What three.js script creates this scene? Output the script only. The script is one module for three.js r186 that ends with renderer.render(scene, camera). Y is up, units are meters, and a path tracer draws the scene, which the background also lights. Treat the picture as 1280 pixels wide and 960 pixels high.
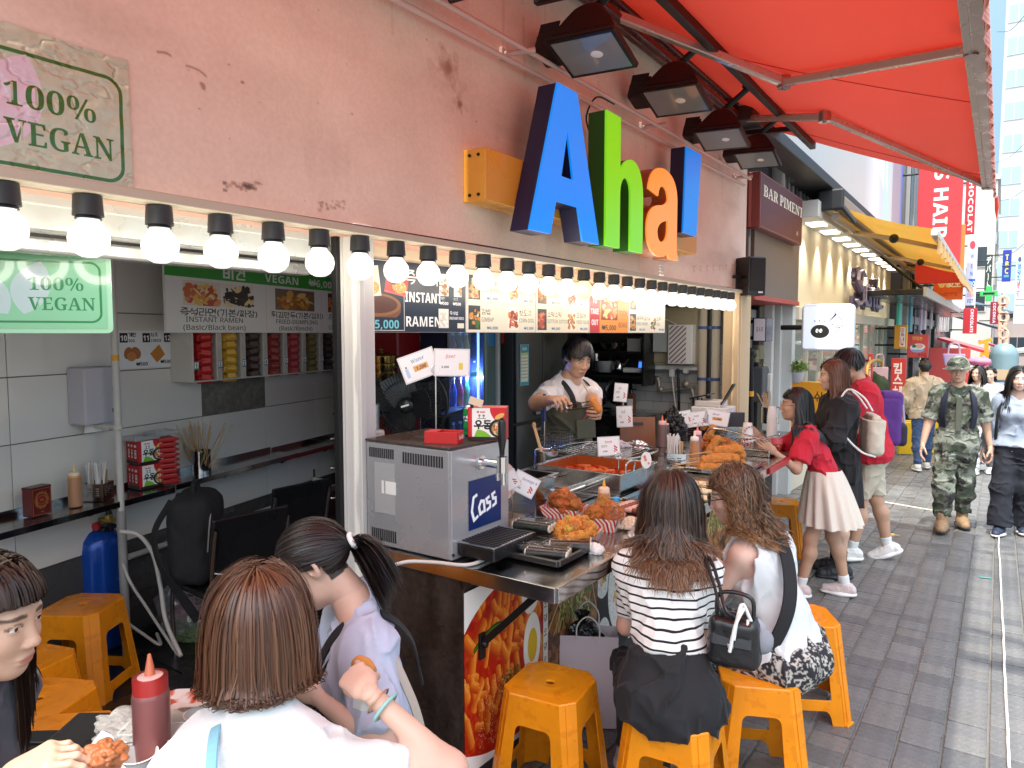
import*as THREE from'three';
import{RoundedBoxGeometry}from'three/addons/geometries/RoundedBoxGeometry.js';
import{FontLoader}from'three/addons/loaders/FontLoader.js';
import{TextGeometry}from'three/addons/geometries/TextGeometry.js';
import{mergeGeometries}from'three/addons/utils/BufferGeometryUtils.js';
const scene=new THREE.Scene();
const CAM=new THREE.Vector3(0,1.66,0),FPX=890,YAW=Math.atan2(610,890),PITCH=Math.atan2(63,890);
const camera=new THREE.PerspectiveCamera(2*Math.atan(480/FPX)*180/Math.PI,4/3,.05,900);
camera.position.copy(CAM);camera.rotation.order='YXZ';camera.rotation.set(-PITCH,YAW,0);
scene.add(camera);
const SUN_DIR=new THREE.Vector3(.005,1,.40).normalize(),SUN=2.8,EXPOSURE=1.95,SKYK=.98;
{
const W=256,H=128,d=new Float32Array(W*H*4);
for(let j=0;j<H;j++)for(let i=0;i<W;i++){
const el=(j+.5)/H*Math.PI-Math.PI/2,az=(i+.5)/W*Math.PI*2-Math.PI,t=Math.pow(Math.max(0,Math.sin(el)),.55),o=(j*W+i)*4;
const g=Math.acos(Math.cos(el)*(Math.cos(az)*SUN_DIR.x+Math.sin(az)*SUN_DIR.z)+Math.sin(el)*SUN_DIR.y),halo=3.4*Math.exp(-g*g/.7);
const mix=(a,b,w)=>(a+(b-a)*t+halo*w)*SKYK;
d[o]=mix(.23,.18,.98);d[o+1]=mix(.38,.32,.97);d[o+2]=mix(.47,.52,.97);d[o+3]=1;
if(el<0){d[o]=.22;d[o+1]=.21;d[o+2]=.2;}
}
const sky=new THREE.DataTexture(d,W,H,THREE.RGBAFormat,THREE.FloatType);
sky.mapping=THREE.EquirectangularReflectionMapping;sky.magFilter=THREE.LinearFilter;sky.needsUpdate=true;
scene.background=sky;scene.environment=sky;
}
const sun=new THREE.DirectionalLight(new THREE.Color(1,.95,.86),SUN);
sun.position.copy(SUN_DIR).multiplyScalar(60).add(new THREE.Vector3(0,0,-8));sun.target.position.set(0,0,-8);
sun.castShadow=true;sun.shadow.mapSize.set(2048,2048);sun.shadow.radius=2;
Object.assign(sun.shadow.camera,{left:-40,right:40,top:40,bottom:-40,near:1,far:140});
scene.add(sun,sun.target);
const renderer=new THREE.WebGLRenderer({antialias:true});
renderer.toneMapping=THREE.LinearToneMapping;renderer.toneMappingExposure=EXPOSURE;
renderer.outputColorSpace=THREE.SRGBColorSpace;renderer.shadowMap.enabled=true;
const V=(x=0,y=0,z=0)=>new THREE.Vector3(x,y,z);
const{PI,sin,cos,abs,min,max,sqrt,floor,hypot,atan2}=Math;
const cl_=(x,a=0,b=1)=>x<a?a:x>b?b:x,lp=(a,b,t)=>a+(b-a)*t,sst=(a,b,x)=>{x=cl_((x-a)/(b-a));return x*x*(3-2*x);};
function rng(s){return()=>{s|=0;s=s+0x6D2B79F5|0;let t=Math.imul(s^s>>>15,1|s);t=t+Math.imul(t^t>>>7,61|t)^t;return((t^t>>>14)>>>0)/4294967296;};}
const h3=(x,y,z)=>{let h=Math.imul(x,374761393)+Math.imul(y,668265263)+Math.imul(z,2147483647^1274126177)|0;h=Math.imul(h^h>>>13,1274126177);return((h^h>>>16)>>>0)/4294967296;};
function noise(x,y=0,z=0){
const X=floor(x),Y=floor(y),Z=floor(z),f=t=>t*t*(3-2*t),u=f(x-X),v=f(y-Y),w=f(z-Z);
const l=(a,b,t)=>a+(b-a)*t,c=(i,j,k)=>h3(X+i,Y+j,Z+k);
return l(l(l(c(0,0,0),c(1,0,0),u),l(c(0,1,0),c(1,1,0),u),v),l(l(c(0,0,1),c(1,0,1),u),l(c(0,1,1),c(1,1,1),u),v),w);
}
const fbm=(x,y,z=0,n=4)=>{let s=0,a=.5,t=0;for(let i=0;i<n;i++){s+=a*noise(x,y,z);t+=a;x*=2.03;y*=2.03;z*=2.03;a*=.5;}return s/t;};
const FW=V(-sin(YAW)*cos(PITCH),-sin(PITCH),-cos(YAW)*cos(PITCH)),RT=V(cos(YAW),0,-sin(YAW)),UP=RT.clone().cross(FW),SLOPE=.038;
const ray=(px,py)=>FW.clone().multiplyScalar(FPX).addScaledVector(RT,px-640).addScaledVector(UP,480-py);
const go=(r,t)=>CAM.clone().addScaledVector(r,t);
const onX=(px,py,x)=>{const r=ray(px,py);return go(r,x/r.x);};
const onY=(px,py,y)=>{const r=ray(px,py);return go(r,(y-CAM.y)/r.y);};
const onZ=(px,py,z)=>{const r=ray(px,py);return go(r,z/r.z);};
const onG=(px,py,h=0)=>{const r=ray(px,py);return go(r,(h-CAM.y)/(r.y-SLOPE*r.z));};
const atD=(px,py,d)=>go(ray(px,py),d/FPX);
const gy=z=>SLOPE*z;
const geo=(g,x=0,y=0,z=0,rx=0,ry=0,rz=0)=>{if(rx||ry||rz)g.applyMatrix4(new THREE.Matrix4().makeRotationFromEuler(new THREE.Euler(rx,ry,rz,'YXZ')));g.translate(x,y,z);return g;};
const box=(w,h,d,x=0,y=0,z=0,r=0,rx=0,ry=0,rz=0,seg=1)=>geo(r?new RoundedBoxGeometry(w,h,d,seg,min(r,w*.49,h*.49,d*.49)):new THREE.BoxGeometry(w,h,d),x,y,z,rx,ry,rz);
const cyl=(r1,r2,h,x=0,y=0,z=0,n=20,rx=0,ry=0,rz=0,open=false)=>geo(new THREE.CylinderGeometry(r1,r2,h,n,1,open),x,y,z,rx,ry,rz);
const sph=(r,x=0,y=0,z=0,sx=1,sy=1,sz=1,n=16)=>geo(new THREE.SphereGeometry(r,n,max(6,n*.7|0)).scale(sx,sy,sz),x,y,z);
const tube=(pts,r,n=8,seg=0,closed=false)=>new THREE.TubeGeometry(new THREE.CatmullRomCurve3(pts.map(p=>p.isVector3?p:V(...p)),closed,'centripetal'),seg||pts.length*6,r,n,closed);
function rod(a,b,r,n=8,r2=r){a=a.isVector3?a:V(...a);b=b.isVector3?b:V(...b);const d=b.clone().sub(a),g=new THREE.CylinderGeometry(r2,r,d.length(),n);g.applyQuaternion(new THREE.Quaternion().setFromUnitVectors(V(0,1,0),d.clone().normalize()));g.translate((a.x+b.x)/2,(a.y+b.y)/2,(a.z+b.z)/2);return g;}
function beam(a,b,w,h,r=.004){a=a.isVector3?a:V(...a);b=b.isVector3?b:V(...b);const d=b.clone().sub(a),g=box(w,h,d.length(),0,0,0,r);const m=new THREE.Matrix4().lookAt(d,V(),abs(d.y)>.95*d.length()?V(1,0,0):V(0,1,0));g.applyMatrix4(m);g.translate((a.x+b.x)/2,(a.y+b.y)/2,(a.z+b.z)/2);return g;}
const lathe=(prof,n=28,x=0,y=0,z=0)=>geo(new THREE.LatheGeometry(prof.map(p=>new THREE.Vector2(...p)),n),x,y,z);
const shape=pts=>new THREE.Shape(pts.map(p=>new THREE.Vector2(...p)));
const prism=(sh,d,bev=0,x=0,y=0,z=0,rx=0,ry=0,rz=0)=>geo(new THREE.ExtrudeGeometry(Array.isArray(sh)?shape(sh):sh,{depth:d-2*bev,bevelEnabled:bev>0,bevelSize:bev,bevelThickness:bev,bevelOffset:-bev,bevelSegments:1,curveSegments:10}).translate(0,0,bev),x,y,z,rx,ry,rz);
function rrect(w,h,r,x=-w/2,y=-h/2){const s=new THREE.Shape();s.moveTo(x+r,y);s.lineTo(x+w-r,y);s.quadraticCurveTo(x+w,y,x+w,y+r);s.lineTo(x+w,y+h-r);s.quadraticCurveTo(x+w,y+h,x+w-r,y+h);s.lineTo(x+r,y+h);s.quadraticCurveTo(x,y+h,x,y+h-r);s.lineTo(x,y+r);s.quadraticCurveTo(x,y,x+r,y);return s;}
function uvBox(g){
if(g.index)g=g.toNonIndexed();
const p=g.attributes.position,u=new Float32Array(p.count*2);
for(let i=0;i<p.count;i+=3){
const X=k=>p.getX(i+k),Y=k=>p.getY(i+k),Z=k=>p.getZ(i+k),ax=X(1)-X(0),ay=Y(1)-Y(0),az=Z(1)-Z(0),bx=X(2)-X(0),by=Y(2)-Y(0),bz=Z(2)-Z(0),nx=abs(ay*bz-az*by),ny=abs(az*bx-ax*bz),nz=abs(ax*by-ay*bx);
for(let k=0;k<3;k++){const o=2*(i+k);if(nx>=ny&&nx>=nz){u[o]=Z(k);u[o+1]=Y(k);}else if(ny>=nz){u[o]=X(k);u[o+1]=Z(k);}else{u[o]=X(k);u[o+1]=Y(k);}}
}
g.setAttribute('uv',new THREE.BufferAttribute(u,2));return g;
}
function warp(g,f){const p=g.attributes.position;for(let i=0;i<p.count;i++){const q=f(p.getX(i),p.getY(i),p.getZ(i));p.setXYZ(i,q[0],q[1],q[2]);}g.computeVertexNormals();return g;}
const join=list=>{list=[].concat(list).filter(Boolean);if(list.length===1)return list[0];const col=list.some(g=>g.attributes.color);return mergeGeometries(list.map(g=>{g=g.index?g.toNonIndexed():g.clone();for(const k of Object.keys(g.attributes))if(!['position','normal','uv','color'].includes(k))g.deleteAttribute(k);if(!g.attributes.uv)g=uvBox(g);if(col&&!g.attributes.color)g.setAttribute('color',new THREE.BufferAttribute(new Float32Array(g.attributes.position.count*3).fill(1),3));g.morphAttributes={};return g;}));};
const taken={};
const numbered=n=>{const k=taken[n]=(taken[n]??-1)+1;return k?n+'_'+String(k).padStart(3,'0'):n;};
function mesh(name,list,m,parent=scene,keepUV=false){
let g=join(list),b=null;if(!keepUV)g=uvBox(g);else g=g.clone();
for(let q=parent;q;q=q.parent)if(q.base)b=q.base;
if(b)g.translate(-b.x,-b.y,-b.z);
const o=new THREE.Mesh(g,m);o.name=parent===scene?numbered(name):name;o.castShadow=o.receiveShadow=true;parent.add(o);return o;
}
function thing(name,label,category,pos=[0,0,0],turn=0,group){const o=new THREE.Group();o.name=numbered(name);o.position.set(...(pos.isVector3?pos.toArray():pos));o.rotation.y=turn;o.userData={label,category};if(group)o.userData.group=group;scene.add(o);return o;}
function wT(name,label,category,base,group){const o=thing(name,label,category,base,0,group);o.base=o.position.clone();return o;}
function tag(o,label,category,group){Object.assign(o.userData,{label,category});if(group)o.userData.group=group;return o;}
function copy(root,pos,turn,label,group,scale){const r=root.clone();r.name=numbered(root.name.replace(/_\d+$/,''));r.userData={...root.userData};if(pos)r.position.set(...(pos.isVector3?pos.toArray():pos));if(turn!==undefined)r.rotation.y=turn;if(label)r.userData.label=label;if(group)r.userData.group=group;if(scale)r.scale.setScalar(scale);scene.add(r);return r;}
const sT=o=>{o.userData.kind='structure';return o;};
const stuff=o=>{o.userData.kind='stuff';return o;};
const rgb=(r,g,b)=>new THREE.Color().setRGB(r,g,b),hex=h=>new THREE.Color(h);
const col=c=>Array.isArray(c)?rgb(...c):c?.isColor?c:hex(c);
const mat=(c,rough=.6,metal=0,o={})=>{const P=['clearcoat','clearcoatRoughness','transmission','thickness','ior','sheen','anisotropy','attenuationColor','attenuationDistance','sheenColor','sheenRoughness','specularIntensity'].some(k=>k in o);return new(P?THREE.MeshPhysicalMaterial:THREE.MeshStandardMaterial)({color:col(c),roughness:rough,metalness:metal,side:THREE.DoubleSide,...o});};
function tex(S,f,srgb=true,rx=1,ry=rx){const d=new Uint8Array(S*S*4);for(let j=0;j<S;j++)for(let i=0;i<S;i++){const q=f(i/S,j/S),o=(j*S+i)*4;for(let k=0;k<3;k++)d[o+k]=cl_(Array.isArray(q)?q[k]:q)*255;d[o+3]=255;}const t=new THREE.DataTexture(d,S,S);t.wrapS=t.wrapT=THREE.RepeatWrapping;t.magFilter=THREE.LinearFilter;t.minFilter=THREE.LinearMipmapLinearFilter;t.generateMipmaps=true;t.repeat.set(rx,ry);if(srgb)t.colorSpace=THREE.SRGBColorSpace;t.needsUpdate=true;return t;}
const tn=(u,v,n,s=0)=>{const N=(a,b)=>{const X=floor(a),Y=floor(b),f=t=>t*t*(3-2*t),p=f(a-X),q=f(b-Y),w=(i,j)=>h3(((X+i)%n+n)%n,((Y+j)%n+n)%n,s+n);return lp(lp(w(0,0),w(1,0),p),lp(w(0,1),w(1,1),p),q);};return N(u*n,v*n);};
const tf=(u,v,n,o=4,s=0)=>{let r=0,a=.5,t=0;for(let i=0;i<o;i++){r+=a*tn(u,v,n<<i,s+i*7);t+=a;a*=.5;}return r/t;};
const canvas=(w,h,fn)=>{const c=document.createElement('canvas');c.width=w;c.height=h;const x=c.getContext('2d');x.textBaseline='alphabetic';fn(x,w,h);const t=new THREE.CanvasTexture(c);t.colorSpace=THREE.SRGBColorSpace;t.anisotropy=8;return t;};
const pR=(t,rough=.5,o={})=>mat(0xffffff,rough,0,{map:t,...o});
const face=(w,h,x=0,y=0,z=0,rx=0,ry=0,rz=0)=>geo(new THREE.PlaneGeometry(w,h),x,y,z,rx,ry,rz);
const T={};
T.grain=tex(256,(u,v)=>{const a=.5+.25*(tf(u,v,8,5)-.5)+.25*(tn(u,v,128,3)-.5);return a;},false);
T.weave=tex(128,(u,v)=>.5+.25*sin(u*PI*64)*(((v*32)|0)%2?1:-1)+.2*sin(v*PI*64),false,12);
T.brush=tex(256,(u,v)=>.45+.2*tn(u*.06,v,128,2)+.25*tf(u,v,6,4),false,1.5);
T.scuff=tex(256,(u,v)=>{const a=tf(u,v,5,5,9);return.45+.45*sst(.42,.7,a);},false,1.2);
const RS={roughnessMap:T.scuff};const JA={ㄱ:'0,.05 1,.05 .9,.55 .55,1',ㄴ:'0,0 0,1 1,1',ㄷ:'1,0 0,0 0,1 1,1',ㄹ:'0,0 1,0 1,.5 0,.5 0,1 1,1',ㅁ:'0,0 1,0 1,1 0,1 0,0',ㅂ:'0,0 0,1 1,1 1,0|0,.5 1,.5',ㅅ:'.5,0 .4,.5 0,1|.45,.4 1,1',ㅇ:'o.5,.5,.5',ㅈ:'0,.05 1,.05 .6,.5 0,1|.55,.5 1,1',ㅊ:'.5,-.1 .5,.1|0,.25 1,.25 .6,.6 0,1|.55,.6 1,1',ㅋ:'0,.05 1,.05 .9,.55 .55,1|0,.5 .9,.5',ㅌ:'1,0 0,0 0,1 1,1|0,.5 1,.5',ㅍ:'0,0 1,0|0,1 1,1|.3,0 .3,1|.7,0 .7,1',ㅎ:'.5,-.1 .5,.08|0,.24 1,.24|o.5,.72,.3'};
const J1='ㄱㄲㄴㄷㄸㄹㅁㅂㅃㅅㅆㅇㅈㅉㅊㅋㅌㅍㅎ',DB={ㄲ:'ㄱ',ㄸ:'ㄷ',ㅃ:'ㅂ',ㅆ:'ㅅ',ㅉ:'ㅈ'},J3=['','ㄱ','ㄲ','ㄱ','ㄴ','ㄴ','ㄴ','ㄷ','ㄹ','ㄹ','ㄹ','ㄹ','ㄹ','ㄹ','ㄹ','ㄹ','ㅁ','ㅂ','ㅂ','ㅅ','ㅆ','ㅇ','ㅈ','ㅊ','ㅋ','ㅌ','ㅍ','ㅎ'];
const VV=['.5,0 .5,1|.5,.5 1,.5','.3,0 .3,1|.3,.5 .8,.5|.85,0 .85,1','.5,0 .5,1|.5,.35 1,.35|.5,.65 1,.65','.3,0 .3,1|.3,.35 .8,.35|.3,.65 .8,.65|.85,0 .85,1','.7,0 .7,1|0,.5 .7,.5','.5,0 .5,1|0,.5 .5,.5|.95,0 .95,1','.7,0 .7,1|0,.35 .7,.35|0,.65 .7,.65','.5,0 .5,1|0,.35 .5,.35|0,.65 .5,.65|.95,0 .95,1','h0','h0v0','h0v1','h0v8','h1','h2','h2v4','h2v5','h2v8','h3','h4','h4v8','.6,0 .6,1'];
const HV=['.5,0 .5,1|0,1 1,1','.32,0 .32,1|.68,0 .68,1|0,1 1,1','.5,0 .5,1|0,0 1,0','.32,0 .32,1|.68,0 .68,1|0,0 1,0','0,.5 1,.5'];
const KANA={デ:'.12,.15 .62,.15|0,.42 .85,.42|.45,.42 .42,.75 .2,1|.75,.02 .82,.18|.9,0 .97,.15',パ:'.3,.2 .25,.65 .02,.95|.6,.2 .8,.6 .92,.95|o.88,.1,.1',ー:'.45,.02 .52,.5 .45,.98',ト:'.35,0 .35,1|.35,.38 .85,.62'};
function sk_(x,s,bx,by,bw,bh){for(const p of s.split('|')){x.beginPath();if(p[0]==='o'){const[a,b,r]=p.slice(1).split(',').map(Number);x.ellipse(bx+a*bw,by+b*bh,r*bw,r*bh,0,0,7);}else p.split(' ').forEach((q,i)=>{const[a,b]=q.split(',').map(Number);x[i?'lineTo':'moveTo'](bx+a*bw,by+b*bh);});x.stroke();}}
function jamo(x,j,a,b,w,h){const d=DB[j];if(d){sk_(x,JA[d],a,b,w*.44,h);sk_(x,JA[d],a+w*.56,b,w*.44,h);}else sk_(x,JA[j],a,b,w,h);}
function glyph(x,ch,X,Y,s){
if(KANA[ch]){sk_(x,KANA[ch],X+s*.1,Y+s*.08,s*.8,s*.84);return s;}
if(ch==='₩'){sk_(x,'.1,.1 .3,.9 .5,.2 .7,.9 .9,.1|0,.42 1,.42|0,.62 1,.62',X+s*.04,Y+s*.14,s*.66,s*.74);return s*.76;}
const n=ch.charCodeAt(0)-0xAC00;
if(n<0||n>11171){x.save();x.font=`${x.lineWidth > s * .09 ? 'bold ' : ''}${s * .95}px sans-serif`;x.fillStyle=x.strokeStyle;x.textAlign='left';x.fillText(ch,X,Y+s*.86);const w=x.measureText(ch).width;x.restore();return w;}
const c1=J1[n/588|0],v=VV[(n%588)/28|0],c3=J3[n%28],m=c3?.56:.9,y0=Y+s*.07;
if(v[0]!=='h'){jamo(x,c1,X+s*.06,y0+s*.06,s*.42,s*(m-.14));sk_(x,v,X+s*.56,y0,s*.36,s*(m-.02));}
else if(v.length===2){jamo(x,c1,X+s*.22,y0,s*.54,s*m*.5);sk_(x,HV[v[1]],X+s*.06,y0+s*m*.66,s*.86,s*m*.3);}
else{jamo(x,c1,X+s*.08,y0,s*.4,s*m*.45);sk_(x,HV[v[1]],X+s*.02,y0+s*m*.62,s*.56,s*m*.26);sk_(x,VV[v[3]==='8'?20:+v[3]],X+s*.6,y0,s*.34,s*m);}
if(c3)jamo(x,c3,X+s*.2,y0+s*.63,s*.6,s*.25);
return s*.98;
}
function write(x,str,X,Y,s,color='#111',w=.08,align='left',vert=false){
x.save();x.strokeStyle=color;x.lineWidth=s*w;x.lineCap='square';x.lineJoin='miter';x.miterLimit=2;
const run=draw=>{let o=0;for(const ch of str){if(ch===' '){o+=s*.35;continue;}if(vert){if(draw)glyph(x,ch,X,Y+o,s);o+=s*1.08;}else if(draw)o+=glyph(x,ch,X+o,Y,s);else{x.save();x.globalAlpha=0;o+=glyph(x,ch,-1e4,0,s);x.restore();}}return o;};
if(align!=='left')X-=run(false)*(align==='center'?.5:1);
const o=run(true);x.restore();return o;
}
function la(x,str,X,Y,s,color,font='bold',align='left',fam='sans-serif',sx=1){x.save();x.translate(X,Y);x.scale(sx,1);x.font=`${font} ${s}px ${fam}`;x.fillStyle=color;x.textAlign=align;x.fillText(str,0,0);x.restore();}
function nets(f,lo,hi,c){
const nx=Math.ceil((hi[0]-lo[0])/c)+2,ny=Math.ceil((hi[1]-lo[1])/c)+2,nz=Math.ceil((hi[2]-lo[2])/c)+2,F=new Float32Array(nx*ny*nz),id=new Int32Array(nx*ny*nz).fill(-1),P=[],I=[];
const at=(i,j,k)=>(k*ny+j)*nx+i;
const B=4;
for(let k=0;k<nz;k+=B)for(let j=0;j<ny;j+=B)for(let i=0;i<nx;i+=B){
const d=f(lo[0]+(i+1.5)*c,lo[1]+(j+1.5)*c,lo[2]+(k+1.5)*c),far=abs(d)>c*6.5;
for(let r=k;r<min(k+B,nz);r++)for(let q=j;q<min(j+B,ny);q++)for(let p=i;p<min(i+B,nx);p++)F[at(p,q,r)]=far?d:f(lo[0]+p*c,lo[1]+q*c,lo[2]+r*c);
}
for(let k=0;k<nz-1;k++)for(let j=0;j<ny-1;j++)for(let i=0;i<nx-1;i++){
let m=0;const o=at(i,j,k),v=[F[o],F[o+1],F[o+nx],F[o+nx+1],F[o+nx*ny],F[o+nx*ny+1],F[o+nx*ny+nx],F[o+nx*ny+nx+1]];
for(let q=0;q<8;q++)if(v[q]<0)m|=1<<q;
if(!m||m===255)continue;
let X=0,Y=0,Z=0,n=0;
const e=(a,b)=>{if((v[a]<0)===(v[b]<0))return;const t=v[a]/(v[a]-v[b]);X+=(a&1)+t*((b&1)-(a&1));Y+=(a>>1&1)+t*((b>>1&1)-(a>>1&1));Z+=(a>>2)+t*((b>>2)-(a>>2));n++;};
e(0,1);e(2,3);e(4,5);e(6,7);e(0,2);e(1,3);e(4,6);e(5,7);e(0,4);e(1,5);e(2,6);e(3,7);
id[o]=P.length/3;P.push(lo[0]+(i+X/n)*c,lo[1]+(j+Y/n)*c,lo[2]+(k+Z/n)*c);
}
for(let k=1;k<nz-1;k++)for(let j=1;j<ny-1;j++)for(let i=1;i<nx-1;i++){
const o=at(i,j,k),s=F[o]<0,quad=(a,b,d,g,fl)=>{if(id[a]<0||id[b]<0||id[d]<0||id[g]<0)return;fl?I.push(id[a],id[d],id[b],id[a],id[g],id[d]):I.push(id[a],id[b],id[d],id[a],id[d],id[g]);};
if(s!==F[o+1]<0)quad(o,o-nx,o-nx-nx*ny,o-nx*ny,!s);
if(s!==F[o+nx]<0)quad(o,o-nx*ny,o-1-nx*ny,o-1,!s);
if(s!==F[o+nx*ny]<0)quad(o,o-1,o-1-nx,o-nx,!s);
}
const g=new THREE.BufferGeometry();g.setAttribute('position',new THREE.Float32BufferAttribute(P,3));g.setIndex(I);
const N=new Float32Array(P.length),h=c*.4;
for(let i=0;i<P.length;i+=3){const x=P[i],y=P[i+1],z=P[i+2],a=f(x+h,y,z)-f(x-h,y,z),b=f(x,y+h,z)-f(x,y-h,z),d=f(x,y,z+h)-f(x,y,z-h),l=hypot(a,b,d)||1;N[i]=a/l;N[i+1]=b/l;N[i+2]=d/l;}
g.setAttribute('normal',new THREE.BufferAttribute(N,3));
return g;
}
const sm=(a,b,k)=>{const h=max(k-abs(a-b),0)/k;return min(a,b)-h*h*k*.25;};
const cap=(a,b,ra,rb=ra,ax=null,fl=1)=>({a,b,ra,rb,ax,fl,dx:b.x-a.x,dy:b.y-a.y,dz:b.z-a.z,L:max(1e-9,a.distanceToSquared(b))});
function dcap(p,x,y,z,off=0){
const px=x-p.a.x,py=y-p.a.y,pz=z-p.a.z,t=cl_((px*p.dx+py*p.dy+pz*p.dz)/p.L);
let qx=px-t*p.dx,qy=py-t*p.dy,qz=pz-t*p.dz;const r=p.ra+t*(p.rb-p.ra)+off;
if(p.ax){const m=qx*p.ax.x+qy*p.ax.y+qz*p.ax.z,s=m/p.fl-m;qx+=s*p.ax.x;qy+=s*p.ax.y;qz+=s*p.ax.z;const d=sqrt(qx*qx+qy*qy+qz*qz)-r;return d*(d>0?min(1,p.fl):1)*.9;}
return sqrt(qx*qx+qy*qy+qz*qz)-r;
}
const bounds=(ps,m)=>{const lo=[1e9,1e9,1e9],hi=[-1e9,-1e9,-1e9];for(const p of ps)for(const[q,r]of[[p.a,p.ra],[p.b,p.rb]])['x','y','z'].forEach((k,i)=>{const e=r*max(1,p.fl)+m;lo[i]=min(lo[i],q[k]-e);hi[i]=max(hi[i],q[k]+e);});return[lo,hi];};
const blend=(ps,k,off=0)=>(x,y,z)=>{let d=1e9;for(const p of ps)d=sm(d,dcap(p,x,y,z,off),k);return d;};
const pt_=(g,f)=>{const p=g.attributes.position,n=g.attributes.normal,c=new Float32Array(p.count*3);for(let i=0;i<p.count;i++){const q=f(p.getX(i),p.getY(i),p.getZ(i),n.getX(i),n.getY(i),n.getZ(i));c[3*i]=q[0];c[3*i+1]=q[1];c[3*i+2]=q[2];}g.setAttribute('color',new THREE.BufferAttribute(c,3));return g;};
const SKIN=mat(0xffffff,.52,0,{vertexColors:true,bumpMap:T.grain,bumpScale:.0004});
const EYE=mat(0xffffff,.12,0,{vertexColors:true}),HAIRM=mat(0xffffff,.42,0,{vertexColors:true});
const cloth=(c,o={})=>mat(c,.88,0,{bumpMap:T.weave,bumpScale:.0008,sheen:.25,sheenRoughness:.6,sheenColor:rgb(.5,.5,.5),...o});
const UPV=V(0,1,0);
function ik(a,b,l1,l2,pole){const d=b.clone().sub(a);let L=d.length();const m=(l1+l2)*.998;if(L>m){b=a.clone().addScaledVector(d,m/L);L=m;}d.normalize();const x=(l1*l1-l2*l2+L*L)/(2*L),h=sqrt(max(0,l1*l1-x*x)),q=pole.clone().addScaledVector(d,-pole.dot(d)).normalize();return[a.clone().addScaledVector(d,x).addScaledVector(q,h),b];}
function headField(o){
const E=(cx,cy,cz,rx,ry,rz)=>(x,y,z)=>{const a=(x-cx)/rx,b=(y-cy)/ry,c=(z-cz)/rz,k=sqrt(a*a+b*b+c*c);return(k-1)*min(rx,ry,rz);};
const skull=E(0,.036,-.012,.077,.089,.096),face_=E(0,-.036,.024,.0585*(o.wide||1),.082,.066),chin=E(0,-.096,.058,.024,.018,.02),jaw=E(0,-.07,.02,.05*(o.wide||1),.036,.05),bridge=cap(V(0,.012,.083),V(0,-.03,.1015),.007,.0095),tip=E(0,-.034,.101,.0108,.0095,.0108),w1=E(.0115,-.038,.094,.0078,.007,.009),brow=cap(V(-.034,.024,.074),V(.034,.024,.074),.012),cheek=E(.034,-.028,.057,.026,.024,.026),up=E(0,-.0655,.0865,.023,.0062,.0085),low=E(0,-.076,.0845,.019,.0075,.0085),earO=E(0,0,0,.011,.031,.021),earI=E(0,0,0,.008,.018,.0115),neck=cap(V(0,-.06,-.028),V(0,-.21,-.05),.05*(o.neck||1),.053*(o.neck||1));
return(x,y,z)=>{
const ax=abs(x);
let d=sm(skull(x,y,z),face_(x,y,z),.03);d=sm(d,jaw(x,y,z),.025);d=sm(d,chin(x,y,z),.022);d=sm(d,cheek(ax,y,z),.022);d=sm(d,dcap(brow,x,y,z),.018);
d=max(d,-((hypot(ax-.0325,(y-.004)*1.25,z-.096)-.0165))-.012*0);
d=sm(d,dcap(bridge,x,y,z),.012);d=sm(d,tip(x,y,z),.008);d=sm(d,w1(ax,y,z),.007);
const ex=ax-.0325,ey=y-.003,ez=z-.0745,lid=max(hypot(ex,ey,ez)-.0138,-(hypot(ex/1.9,(ey+.0005)/(o.open||.62),0)-.0068));
d=sm(d,lid,.004);
d=max(d,-(E(0,-.0705,.0975,.021,.0016,.009)(x,y,z)));
d=sm(d,max(up(x,y,z),-(hypot(x/3,y+.0595,z-.096)-.003)),.006);d=sm(d,low(x,y,z),.006);
const qx=(ax-.077)*.9+(z+.012)*.42,qz=(z+.012)*.9-(ax-.077)*.42;d=sm(d,max(earO(qx,y-.002,qz),-earI(qx-.009,y-.006,qz-.002)),.006);
return sm(d,dcap(neck,x,y,z),.02);
};
}
const isScalp=(x,y,z,st={})=>{const hl=st.hairline||0;if(y>.083-hl&&z>.02)return true;if(abs(x)<.05&&z>.045)return y>.078-hl;if(z>.028)return y>.05-hl*.5;if(z>.0)return y>.022;if(z>-.03)return y>.03;return y>-.055+(st.nape||0);};
const SK={a:[.62,.40,.29],b:[.58,.36,.25],c:[.50,.29,.19],w:[.64,.40,.30]};
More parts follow.
